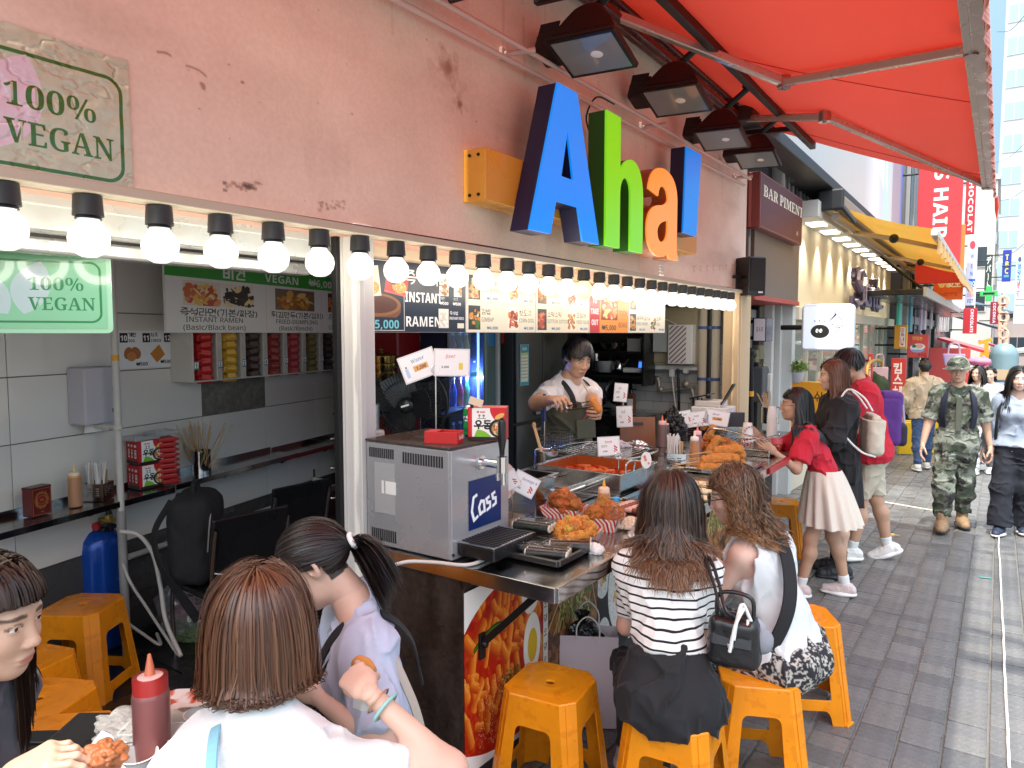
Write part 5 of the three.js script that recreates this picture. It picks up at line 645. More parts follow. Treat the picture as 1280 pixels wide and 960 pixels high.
{const boatT=[['#f26a1d','#16352c','#fff'],['#16352c','#f26a1d','#fff'],['#c22035','#f26a1d','#fff']].map(cs=>canvas(256,128,(x,w,h)=>{x.fillStyle='#f7f4ee';x.fillRect(0,0,w,h);for(let i=-4;i<14;i++){x.fillStyle=cs[((i%2)+2)%2];x.beginPath();x.moveTo(i*34,h);x.lineTo(i*34+17,h);x.lineTo(i*34-33,0);x.lineTo(i*34-50,0);x.fill();}}));
const fry=(c1)=>mat(0xffffff,.7,0,{vertexColors:true,bumpMap:T.grain,bumpScale:.003});
const hp_=(label,p,w,d,h,n,r,cs,seed,name='fried_chicken')=>{const R=rng(seed),g=[];for(let i=0;i<n;i++){const a=R()*6.3,q=sqrt(R()),x=cos(a)*q*w,z=sin(a)*q*d,y=h*(1-q*q)*(.4+.7*R())+.01,e=new THREE.IcosahedronGeometry(r*(.6+.7*R()),3),s=R()*99;warp(e,(X,Y,Z)=>{const k=.6+.85*noise(X/r*1.6+s,Y/r*1.6,Z/r*1.6)+.35*(noise(X/r*5+s,Y/r*5,Z/r*5)-.5);return[X*k*(1+.8*(i%3===0)),Y*k,Z*k];});geo(e,0,0,0,R()*6,R()*6,0);const k=cs[floor(R()*cs.length)].map(v=>v*(.8+.4*R()));pt_(e,(X,Y,Z)=>{const t=.6+.6*noise(X*160,Y*160,Z*160);return k.map(v=>v*t);});g.push(e.translate(p.x+x,p.y+y,p.z+z));}const o=mesh(name,g,fry());o.userData={label,category:'fried food',kind:'stuff'};return o;};
const F=[[.62,.26,.035],[.55,.2,.03],[.7,.33,.06]],Fd=[[.42,.13,.02],[.5,.17,.03],[.33,.09,.015]];
const bt_=(label,p,w,d,h,tx,turn)=>{const t=thing('paper_boat',label,'paper tray',p,turn),m=pR(boatT[tx],.6);const side=(W,x,z,ry)=>geo(warp(face(W,h,0,h/2,0),(X,Y,Z)=>[X*(1+.25*Y/h),Y,Z+Y*.35]),x,0,z,0,ry,0);for(const[W,x,z,r]of[[w,0,d/2,0],[w,0,-d/2,PI],[d,w/2,0,PI/2],[d,-w/2,0,-PI/2]])mesh('boat_side',side(W,x,z,r),m,t,true);mesh('boat_floor',box(w,.003,d,0,.003,0),M.paper,t);return t;};
const P1=ctp(703,690).add(V(-.02,0,-.1)),P2=ctp(722,680).add(V(.0,0,-.02)),P3=ctp(745,668).add(V(-.02,0,-.1)),P4=ctp(716,652).add(V(-.08,0,-.06));
bt_('striped paper boat of popcorn chicken nearest the gimbap tray',P1,.12,.1,.045,1,.4);hp_('golden popcorn chicken heaped in the striped boats nearest the gimbap tray',P1.clone().add(V(-.0,.03,0)),.075,.07,.06,60,.016,F,2);
bt_('striped orange and green paper boat at the front beside the gimbap packs',P2,.12,.1,.05,0,.15);hp_('golden popcorn chicken in the front boat beside the gimbap packs',P2.clone().add(V(0,.04,0)),.07,.06,.05,55,.015,F,3);
bt_('red striped paper boat behind the water bottle',P3,.13,.11,.06,2,.2);hp_('dark fried chicken pieces in the red striped boat',P3.clone().add(V(0,.045,0)),.07,.055,.06,26,.024,Fd,4);
bt_('red striped paper boat of spiky fried chicken by the steel lid',P4,.15,.11,.05,2,.1);hp_('spiky brown fried chicken in the boat by the steel lid',P4.clone().add(V(0,.04,0)),.085,.055,.06,30,.024,Fd,5);hp_('crumbed fried sticks heaped at the far side of the corn dog tray',ctp(908,566,.03).add(V(-.1,0,-.12)),.13,.1,.07,40,.024,[[.5,.2,.03],[.42,.15,.025]],9);}
{const rows=[['glazed dark meat skewer',[.05,.012,.008],ctp(800,612),5,.016],['sausage and rice cake skewer',null,ctp(795,640),6,.015],['white rice cake skewer',[.74,.68,.5],ctp(795,662),6,.013]];
rows.forEach(([nm,c,p0,n,r],k)=>{let proto=null;const dk=mat([.22,.06,.03],.35),pk=mat([.7,.42,.34],.45),wh=c?mat(c,k?.55:.25,0,{bumpMap:T.grain,bumpScale:.003}):null;for(let i=0;i<n;i++){const pos=p0.clone().add(V(-.03+i*.004,.015,.05-i*.032)),lab=`${nm}, ${['first', 'second', 'third', 'fourth', 'fifth', 'sixth'][i]} from the front of its row by the striped-shirt woman`;if(!proto){proto=thing('food_skewer',lab,'skewer',pos,.12,nm+'s on the counter');mesh('stick',rod([-.16,0,0],[.13,0,0],.0025,6),M.bamboo,proto);for(let j=0;j<5;j++){const x=-.06+j*.037;mesh('morsel',geo(new THREE.CapsuleGeometry(r*(.9+.1*(j%2)),.016,4,12),0,0,0,0,0,PI/2).applyMatrix4(new THREE.Matrix4().makeScale(1,.85,1)).translate(x,.002,0),wh||(j%2?dk:pk),proto);}}else copy(proto,pos,.12+(i%3-1)*.04,lab);}});}
const caddy=(label,p,turn,s=1)=>{const t=thing('straw_caddy',label,'caddy',p,turn),w=.1*s,h=.085*s,d=.1*s;const holes=new THREE.Shape();const pl=(W)=>{const sh=rrect(W,h,.003,-W/2,0);for(let i=0;i<4;i++)for(let j=0;j<2;j++){const q=new THREE.Path(),x=-W*.25+j*W*.36-.008*s,y=h*.3+i*h*.13;q.moveTo(x,y);q.lineTo(x+W*.24,y);q.lineTo(x+W*.24,y+h*.06);q.lineTo(x,y+h*.06);q.closePath();sh.holes.push(q);}return sh;};mesh('caddy_side',[prism(pl(w),.002,0,0,0,d/2),prism(pl(w),.002,0,0,0,-d/2),prism(pl(d),.002,0,w/2,0,0,0,PI/2,0),prism(pl(d),.002,0,-w/2,0,0,0,PI/2,0),box(w,.003,d,0,.002,0)],M.steel,t);const R=rng(40+p.x*100|0);for(let i=0;i<20;i++){const x=(R()-.6)*w*.65,z=(R()-.5)*d*.8,a=(R()-.5)*.25,hh=(.17+R()*.02)*s;mesh('wrapped_straw',geo(box(.0075,hh,.004,0,hh/2,0,.001),x,.005,z,(R()-.5)*.12,R()*3,a),mat([.74,.7,.66],.8),t);}for(let i=0;i<6;i++)mesh('wooden_fork',box(.01,.14*s,.003,w*.34+(R()-.5)*.015,.075*s,(R()-.5)*d*.7,.001,0,R()*3,(R()-.5)*.1),M.bamboo,t);return t;};
globalThis.__caddy=caddy;
caddy('steel caddy of paper-wrapped straws in front of the corn dogs',ctp(843,585),.55,1.15);
sQ('yellow mustard bottle next to the corn dog pile',ctp(866,582).add(V(-.02,0,-.08)),.2,[.74,.42,.06],[.85,.8,.7],.66);
sQ('red ketchup bottle behind the mustard beside the corn dogs',ctp(873,575).add(V(-.06,0,-.14)),.2,[.42,.02,.02],[.8,.2,.15],.8);
sQ('orange-lidded chilli sauce bottle by the fryer',ctp(832,560).add(V(-.05,0,-.05)),.22,[.22,.03,.02],[.75,.18,.08],.8);
sQ('dark sauce bottle with small orange cap behind the straw caddy',ctp(846,560).add(V(-.15,0,-.15)),.18,[.1,.02,.015],[.7,.25,.05],.85);
{const p0=ctp(892,588),tr=wT('food_tray','steel tray piled with golden corn dogs near the red-shirted girl','tray',p0.clone().add(V(0,0,-.1)));const q=tr.base;mesh('tray_sheet',[box(.42,.006,.5,q.x,q.y+.01,q.z,.003),box(.42,.02,.006,q.x,q.y+.02,q.z+.25,.002),box(.006,.02,.5,q.x+.21,q.y+.02,q.z,.002)],M.steel,tr);
const bat=mat(0xffffff,.75,0,{vertexColors:true,bumpMap:T.grain,bumpScale:.004}),R=rng(77);let proto=null;const says=['corn dog at the near edge of the pile with its stick towards the mustard','corn dog second in the bottom row','corn dog third in the bottom row','corn dog at the far end of the bottom row','corn dog lying on top at the near side','crumbed corn dog on top in the middle','crumbed corn dog on top at the far side','crumbed corn dog crowning the pile'];
[[0,.03,.2],[.0,.03,.12],[.02,.03,.04],[.02,.03,-.05],[.0,.075,.16],[.02,.075,.07],[.03,.075,-.03],[.03,.115,.02]].forEach(([x,y,z],i)=>{const pos=V(q.x+x,q.y+y,q.z+z);if(!proto){proto=thing('corn_dog',says[i],'corn dog',pos,.35,'corn dogs piled on the steel tray');mesh('stick',rod([-.22,-.01,0],[-.06,0,0],.004,7),M.bamboo,proto);const g=geo(new THREE.CapsuleGeometry(.031,.13,14,36,12),0,0,0,0,0,PI/2);warp(g,(X,Y,Z)=>{const k=1+.34*(noise(X*55,Y*55,Z*55)-.5)+.3*(noise(X*150,Y*150,Z*150)-.5);return[X+.03,Y*k,Z*k];});mesh('batter',pt_(g,(X,Y,Z)=>{const t=.75+.5*noise(X*90,Y*90,Z*90);return[.52*t,.2*t,.035*t];}),bat,proto);}else{const c=copy(proto,pos,.35+(R()-.5)*.3,says[i]);c.rotation.z=(R()-.5)*.15+(i>3?.1:0);}});
const upr=['plain corn dog standing up behind the ketchup bottle','middle one of the three upright corn dogs','lowest of the three upright corn dogs'];[[889,540],[892,552],[897,562]].forEach(([px,py],i)=>{const p=ctp(px,py,.05).add(V(-.05,.06-i*.03,0));const c=copy(proto,p,.6,upr[i],'corn dogs standing upright');c.rotation.z=1.0;c.scale.setScalar(.85);});}
{const R=rng(12),wm=mat([.72,.6,.36],.6,0,{bumpMap:T.grain,bumpScale:.003});let proto=null;for(let i=0;i<9;i++){const pos=ctp(868,618,.02).add(V(-.02+(i%3)*.03,(i/3|0)*.018,.1-i*.028)),lab=`pale folded fish cake stick, number ${i + 1} from the glasses woman's side`;const l2=['pale fish cake stick lying nearest the counter edge','pale fish cake stick second in the lower layer','pale fish cake stick third in the lower layer','fish cake stick first of the middle layer','fish cake stick second of the middle layer','fish cake stick third of the middle layer','fish cake stick first of the top layer','fish cake stick in the middle of the top layer','fish cake stick last of the top layer'][i];if(!proto){proto=thing('fish_cake_stick',l2,'fish cake',pos,.5,'fish cake sticks beside the corn dogs');mesh('strip',warp(geo(new THREE.CapsuleGeometry(.016,.15,6,14),0,0,0,0,0,PI/2),(x,y,z)=>[x,y*.7+.006*sin(x*60),z+.005*cos(x*50)]),wm,proto);mesh('stick',rod([-.2,0,0],[-.09,0,0],.0025,6),M.bamboo,proto);}else copy(proto,pos,.5+(R()-.5)*.3,l2);}}
const cupL=(r1,r2,h)=>lathe([[0,.003],[r1-.002,.003],[r1,0],[r2,h],[r2+.002,h+.001],[r2+.002,h-.002],[r2-.0015,h-.001],[r1-.003,.006]],24);
{const p=ctp(935,563).add(V(-.02,0,-.05));const t=thing('paper_cup','striped paper cup under the upturned white cups','paper cup',p,0);const tx=canvas(256,64,(x,w,h)=>{x.fillStyle='#f5f2ec';x.fillRect(0,0,w,h);for(let i=-2;i<13;i++){x.fillStyle=['#b01e38','#c04','#e8752a'][((i%3)+3)%3];x.beginPath();x.moveTo(i*22,h);x.lineTo(i*22+11,h);x.lineTo(i*22-9,0);x.lineTo(i*22-20,0);x.fill();}});mesh('cup_wall',geo(new THREE.CylinderGeometry(.048,.04,.075,28,1,true),0,.0375,0),pR(tx,.5),t,true);mesh('cup_floor',cyl(.04,.04,.003,0,.004,0,20),M.paper,t);
const st=thing('cup_stack','upturned white paper cups stacked in the striped cup','paper cups',p.clone().add(V(0,.075,0)),0);for(let i=0;i<3;i++)mesh('paper_cup',geo(cupL(.03,.04,.085),0,.095+i*.012,0,PI,0,0),M.paper,st);}
{const p=ctp(966,548).add(V(-.04,0,-.12)),st=thing('cup_stack','tall tower of white paper cups in front of the short girl','paper cups',p,0);for(let i=0;i<9;i++)mesh('paper_cup',geo(cupL(.03,.04,.085),0,.085+i*.02,0,PI,0,0),M.paper,st);}
{const p=ctp(966,566).add(V(.02,0,-.02)),t=thing('drink_cup','clear plastic cup of red iced tea by the counter edge','drink',p,0);mesh('cup_wall',lathe([[.03,0],[.042,.1],[.044,.102]],24),M.clear,t);mesh('drink',lathe([[0,.003],[.029,.003],[.036,.06],[0,.06]],24),mat([.35,.05,.02],.1),t);mesh('stripe_band',geo(new THREE.CylinderGeometry(.0425,.0385,.035,24,1,true),0,.082,0),mat([.6,.1,.12],.5),t);}
{const p=ctp(957,535).add(V(-.05,0,-.35)),t=wT('steel_canister','steel pot holding wooden skewers at the far end of the counter','pot',p);mesh('pot_wall',lathe([[0,.004],[.08,.004],[.083,.01],[.083,.15],[.087,.155],[.08,.152],[.079,.01]],28,p.x,p.y,p.z),M.steel,t);const R=rng(3);for(let i=0;i<12;i++)mesh('wooden_skewer',rod([p.x+(R()-.5)*.1,p.y+.02,p.z+(R()-.5)*.1],[p.x-.07+(R()-.5)*.14,p.y+.26+R()*.05,p.z+(R()-.5)*.12],.003,6),M.bamboo,t);}
{const p=ctp(930,575).add(V(-.1,0,-.4)),t=wT('grill_rack','flat steel grill rack with tongs near the pot of skewers','grill',p),g=[];for(let i=0;i<12;i++)g.push(rod([p.x-.2+i*.036,p.y+.06,p.z-.22],[p.x-.2+i*.036,p.y+.06,p.z+.22],.003,6));stuff(mesh('grill_bar',g,M.steelDark,t));mesh('grill_body',[box(.44,.05,.46,p.x,p.y+.026,p.z,.006)],M.steelDark,t);mesh('rail',tube([[p.x-.2,p.y+.06,p.z+.24],[p.x-.2,p.y+.16,p.z+.24],[p.x+.22,p.y+.12,p.z+.24]],.007,8),M.steel,t);const tg=wT('tongs','steel tongs lying on the grill rack','tongs',V(p.x+.12,p.y+.07,p.z));mesh('tong_arm',[beam([p.x+.0,p.y+.075,p.z+.1],[p.x+.2,p.y+.12,p.z-.1],.014,.003,.001),beam([p.x+.03,p.y+.075,p.z+.12],[p.x+.2,p.y+.12,p.z-.1],.014,.003,.001)],M.chrome,tg);mesh('hinge',sph(.01,p.x+.2,p.y+.12,p.z-.1),M.chrome,tg);}
{const p=onY(893,545,CT).add(V(0,0,0));const c=V(-1.98,CT,-5.9),t=wT('till_printer','white card till with an open lid and paper sheets at the counter end','till',c);mesh('base_box',box(.3,.16,.26,c.x,c.y+.15,c.z,.01),M.white,t);mesh('stand',box(.34,.07,.3,c.x,c.y+.035,c.z,.006),M.steelDark,t);mesh('keypad',[box(.22,.05,.2,c.x-.02,c.y+.255,c.z,.01)],M.ow,t);mesh('lid',[box(.16,.012,.2,c.x-.1,c.y+.31,c.z,.004,0,0,.25),box(.012,.2,.07,c.x+.14,c.y+.34,c.z+.06,.003,0,0,-.5)],M.black,t);mesh('screen',box(.14,.12,.02,c.x+.22,c.y+.14,c.z+.1,.004,0,.5,0),mat([.05,.06,.07],.15),t);
cD('paper price cards on a wire basket in front of the till',V(-1.95,CT,-5.5),.11,[[-.12,.06,.1,.12,.2,'Menu',3],[-.02,.05,.17,.12,.12,'Soju',2],[.13,.06,.2,.12,-.18,'Beer',0]],.6);}
{const p=V(-2.02,CT,-5.3),t=wT('wire_basket','black wire basket below the paper price cards','basket',p),g=[];for(let i=0;i<=12;i++){g.push(rod([p.x-.15+i*.025,p.y,p.z+.06],[p.x-.15+i*.025,p.y+.09,p.z+.06],.0016,5),rod([p.x-.15+i*.025,p.y,p.z-.06],[p.x-.15+i*.025,p.y+.09,p.z-.06],.0016,5));}for(let j=0;j<=4;j++)g.push(rod([p.x-.15,p.y+j*.0225,p.z+.06],[p.x+.15,p.y+j*.0225,p.z+.06],.0016,5));stuff(mesh('mesh_wire',g,M.blackMetal,t));mesh('basket_rim',[beam([p.x-.15,p.y+.09,p.z+.06],[p.x+.15,p.y+.09,p.z+.06],.006,.006,.001),beam([p.x-.15,p.y+.09,p.z-.06],[p.x+.15,p.y+.09,p.z-.06],.006,.006,.001)],M.blackMetal,t);}
cD('pair of small menu cards on a stand behind the foil',ctp(784,560,.0).add(V(-.05,0,-.1)),.2,[[-.02,.02,.12,.16,.05,'Roll',3],[-.05,.2,.1,.14,-.08,'Hot',4]],.5);
{const p=ctp(868,545).add(V(-.05,0,-.2)),t=wT('knife_block','steel holder of knives and tongs by the kitchen wall','utensil holder',p);mesh('holder',[box(.1,.12,.08,p.x,p.y+.06,p.z,.004)],M.steelDark,t);for(let i=0;i<5;i++)mesh('utensil',[box(.014,.2,.012,p.x-.04+i*.02,p.y+.2,p.z+(i%2)*.02,.004,0,0,(i-2)*.03)],i%2?M.steel:M.black,t);}
}
const sP=(()=>{
const H=.45,a=.143,b=.187,cut=.045,W=.0045;
const t=new THREE.Group();
const oct=(r,c)=>{const s=new THREE.Shape();[[-r+c,-r],[r-c,-r],[r,-r+c],[r,r-c],[r-c,r],[-r+c,r],[-r,r-c],[-r,-r+c]].forEach((p,i)=>s[i?'lineTo':'moveTo'](...p));s.closePath();return s;};
const top=oct(a,cut),hole=new THREE.Path();hole.absellipse(0,0,.017,.013,0,PI*2,true);top.holes.push(hole);
const ring=(r0,r1,h)=>lathe([[r0,H-.001],[r0+.003,H+h],[r1-.003,H+h],[r1,H-.001]],40);
mesh('seat',[geo(prism(top,.012,.004),0,H-.012,0,-PI/2,0,0).applyMatrix4(new THREE.Matrix4().makeTranslation(0,0,0)),ring(.028,.06,.0014),ring(.075,.11,.0014)],M.orange,t);
const lean=Math.atan((b-a)/H),L=hypot(H-.006,b-a);
for(let k=0;k<4;k++){
const wt=a-cut,wb=b-cut*.9,s=new THREE.Shape(),at=y=>lp(wb,wt,y/L);
s.moveTo(-at(0),0);s.lineTo(-at(0)+.055,0);s.quadraticCurveTo(-at(0)+.06,.06,-at(0)+.085,.068);s.lineTo(at(0)-.085,.068);s.quadraticCurveTo(at(0)-.06,.06,at(0)-.055,0);s.lineTo(at(0),0);s.lineTo(at(L),L);s.lineTo(-at(L),L);s.closePath();
const h=new THREE.Path(),i0=at(.12)-.048,i1=at(.33)-.04;h.moveTo(-i0,.118);h.lineTo(i0,.118);h.lineTo(i1,.31);h.quadraticCurveTo(i1,.345,i1-.03,.345);h.lineTo(-i1+.03,.345);h.quadraticCurveTo(-i1,.345,-i1,.31);h.closePath();s.holes.push(h);
const g=prism(s,W,.0012);geo(g,0,0,0,-lean,0,0).translate(0,0,b-W);g.rotateY(k*PI/2);mesh('side_frame',g,M.orange,t);
const c0=V(b-cut*.45,0,b-cut*.45),c1=V(a-cut/2,H-.008,a-cut/2),w0=cut*1.3,n=V(1,0,1).normalize(),sd=V(1,0,-1).normalize();
const strip=(wd0,wd1,o0,o1)=>{const P=[],q=(c,w,o)=>{const p=c.clone().addScaledVector(sd,w).addScaledVector(n,o);P.push(p.x,p.y,p.z);};q(c0,-wd0,o0);q(c0,wd0,o0);q(c1,wd1,o1);q(c1,-wd1,o1);q(c0,-wd0,o0-W);q(c0,wd0,o0-W);q(c1,wd1,o1-W);q(c1,-wd1,o1-W);let g=new THREE.BufferGeometry();g.setAttribute('position',new THREE.Float32BufferAttribute(P,3));g.setIndex([0,1,2,0,2,3,4,6,5,4,7,6,0,4,5,0,5,1,3,2,6,3,6,7,0,3,7,0,7,4,1,5,6,1,6,2]);g=g.toNonIndexed();g.computeVertexNormals();return g;};
const leg=[strip(cut*.68,cut*.71,.002,.0),strip(.010,.009,.006,.003),box(.06,.014,.016,0,.008,0,.004,0,PI/4,0).translate(c0.x+.004,0,c0.z+.004)].map(g=>g.rotateY(k*PI/2));mesh('leg',leg,M.orange,t);
}
return t;
})();
function sL(label,p,turn,s=1){const r=sP.clone();r.name=numbered('plastic_stool');r.position.copy(p);r.position.y=gy(p.z)+(p.lift||0);r.rotation.y=turn;r.scale.setScalar(s);r.userData={label,category:'stool',group:'orange plastic stools'};scene.add(r);return r;}
{
const at=(px,py)=>onG(px,py,.45);
sL('empty orange stool in front of the food photo panels',at(688,852),.12);
sL('orange stool under the woman in the striped shirt',at(842,885),.1,1);
sL('orange stool under the woman with glasses',at(945,838),.42,1);
sL('empty orange stool behind the woman with glasses, on the grey paving',at(1003,768),.5);
sL('orange stool almost hidden behind the short girl in red',onG(1000,700,.0).add(V(-.2,0,-.15)),.3);
sL('orange stool standing beside the blue gas bottle',at(103,755),.55);
sL('orange stool with brown shadowed top, nearer than the one by the gas bottle',at(48,872),.45);
sL('nearest orange stool with a black pouch on its seat',at(72,920),.75);
sL('orange stool half hidden behind the face at the left edge',at(28,825),.3);
}
{
const p=onG(728,915,0).add(V(-.03,0,-.1)),t=thing('paper_bag','tall pale pink paper carrier bag with a black bag inside, against the photo panels','paper bag',p,.5),w=.27,d=.13,h=.42,m=mat([.74,.62,.66],.75,0),mi=mat([.76,.76,.78],.8);
const wall=(W,x,z,r)=>geo(warp(new THREE.PlaneGeometry(W,h,8,8).translate(0,h/2,0),(X,Y,Z)=>[X,Y,Z+.012*(noise(X*12,Y*9,r)-.5)]),x,0,z,0,r,0);
for(const k of[1,-1]){mesh('bag_wall',wall(w,0,k*d/2,k>0?0:PI),m,t);mesh('bag_side',wall(d,k*w/2,0,k*PI/2),mi,t);}mesh('bag_floor',box(w,.004,d,0,.004,0),m,t);
for(const z of[d/2+.004,-d/2-.004])mesh('handle',tube([[-.05,h-.03,z],[-.045,h+.06,z*1.2],[0,h+.1,z*1.3],[.045,h+.06,z*1.2],[.05,h-.03,z]],.0035,6),M.paper,t);
const b=thing('plastic_bag','shiny black plastic bag stuffed in the pink paper bag','plastic bag',p.clone().add(V(0,.3,0)),.5),g=new THREE.IcosahedronGeometry(.11,8);warp(g,(x,y,z)=>{const k=.8+.5*abs(noise(x*22,y*22,z*22)-.5)+.25*noise(x*60,y*60,z*60)-.1;return[x*k*1.0-.03,y*k*1.15+.04,z*k*.55];});mesh('bag_body',g,mat([.012,.012,.012],.2,0),b);mesh('bag_knot',warp(geo(new THREE.ConeGeometry(.035,.07,14,4,true),-.03,.17,0,PI),(x,y,z)=>[x+.01*noise(y*90,z*90),y,z]),M.black,b);
}
const leaf=(x,X,Y,s,a,c)=>{x.save();x.translate(X,Y);x.rotate(a);x.fillStyle=c;x.beginPath();x.moveTo(0,0);x.bezierCurveTo(-s*.55,-s*.35,-s*.4,-s*.85,0,-s*1.15);x.bezierCurveTo(s*.4,-s*.85,s*.4,-s*.3,0,0);x.fill();x.restore();};
const vegan=(bg,line,lf,mark)=>canvas(768,512,(x,w,h)=>{bg(x,w,h);x.strokeStyle=line;x.lineWidth=13;x.beginPath();const r=56,X0=30,Y0=86,X1=w-34,Y1=h-44;x.roundRect(X0,Y0,X1-X0,Y1-Y0,r);x.stroke();leaf(x,250,420,260,-.5,lf);leaf(x,330,420,300,.28,lf);x.fillStyle=line;x.font='bold 112px serif';x.save();x.translate(352,268);x.scale(1.02,1);x.fillText('100%',0,0);x.restore();x.save();x.translate(352,394);x.scale(.86,1);x.fillText('VEGAN',0,0);x.restore();for(const[a,b,c]of[[380,192,60],[452,190,60],[404,318,64]]){x.strokeStyle=mark;x.lineWidth=7;x.beginPath();x.moveTo(a,b);x.lineTo(a,b+c);x.stroke();}});
{
const crinkle=tex(256,(u,v)=>{const a=abs(tf(u,v,7,4,2)-.5)*2,b=tf(u,v,22,3,7);return cl_(.25+1.1*sst(.0,.16,a)*.5+.35*b);},false,1);
const t1=vegan((x,w,h)=>{x.fillStyle='#bdc4aa';x.fillRect(0,0,w,h);const R=rng(5);for(let i=0;i<300;i++){x.fillStyle=R()<.5?'#b3ad93':'#d2cdb8';x.globalAlpha=.25;x.beginPath();x.ellipse(R()*w,R()*h,6+R()*40,3+R()*12,R()*3,0,7);x.fill();}x.globalAlpha=1;},'#2f6b25','#d9c6d0','#b9b59c');
const a=onX(160,76,FX+.004),b=onX(165,245,FX+.004),hh=a.y-b.y,ww=hh*1.55,zc=a.z+ww/2,o=wT('vegan_poster','wrinkled beige film poster reading 100% VEGAN stuck on the pink wall','poster',V(FX,(a.y+b.y)/2,zc));
const g=new THREE.PlaneGeometry(ww,hh,60,40);{const P=g.attributes.position;for(let i=0;i<P.count;i++){const x=P.getX(i),y=P.getY(i),ed=min(ww/2-abs(x),hh/2-abs(y));P.setXYZ(i,x+(ed<.01?.006*(noise(x*30,y*30)-.5):0),y+(ed<.01?.012*(noise(x*24+5,y*24)-.5):0),.004+.005*abs(noise(x*22,y*30,3)-.4));}}g.computeVertexNormals();g.rotateY(PI/2);g.translate(FX+.001,(a.y+b.y)/2,zc);
mesh('poster_film',g,mat(0xffffff,.25,0,{map:t1,bumpMap:crinkle,bumpScale:.006,clearcoat:.6,clearcoatRoughness:.2}),o,true);
const t2=vegan((x,w,h)=>{x.fillStyle='#86c79b';x.fillRect(0,0,w,h);},'#157a32','#b9cdd0','#7fbf94');
const p0=atD(140,362,2.3),p1=atD(0,358,2.16),d=dirv(V(p1.x,0,p1.z),V(p0.x,0,p0.z)),top=atD(140,308,2.3).y,bot=atD(140,417,2.3).y,bh=top-bot,bw=bh*1.5;
const c=p0.clone().addScaledVector(d,-bw/2).setY((top+bot)/2),s=thing('vegan_board','glossy pale green board with leaves reading 100% VEGAN, hanging at left','sign',c,atan2(-d.z,d.x));
mesh('board',prism(rrect(bw,bh,.02),.012,.002,0,0,-.006),mat([.3,.56,.38],.15,0,{clearcoat:.8}),s);mesh('board_print',face(bw-.03,bh-.03,0,0,.0075),pR(t2,.12,{clearcoat:.8,color:rgb(.8,.8,.8)}),s,true);for(const x of[-.2,bw/2-.03])mesh('hanger',rod([x,bh/2-.01,0],[x,bh/2+.12,0],.002),M.steel,s);
}
const pic=(x,X,Y,w,h,bg,cs,seed,n=50)=>{const R=rng(seed);x.save();x.beginPath();x.rect(X,Y,w,h);x.clip();x.fillStyle=bg;x.fillRect(X,Y,w,h);for(let i=0;i<n;i++){x.fillStyle=cs[floor(R()*cs.length)];x.beginPath();x.ellipse(X+w*(.5+(R()-.5)*.8),Y+h*(.55+(R()-.5)*.7),w*(.05+R()*.13),h*(.03+R()*.1),R()*3,0,7);x.fill();}x.restore();};
const bd_=(name,label,xA,xB,yTop,x,tx,cat='menu board')=>{const a=onX(xA,415,x),b=onX(xB,415,x),w=a.z-b.z,y0=1.665,y1=yTop,o=wT(name,label,cat,V(x,(y0+y1)/2,(a.z+b.z)/2));mesh('panel',box(.014,y1-y0,w-.003,x-.008,(y0+y1)/2,(a.z+b.z)/2,.002),M.white,o);mesh('panel_print',face(w-.006,y1-y0-.004,0,0,0,0,PI/2).translate(x+.0008,(y0+y1)/2,(a.z+b.z)/2),pR(tx,.35,{color:rgb(.72,.72,.72)}),o,true);return o;};
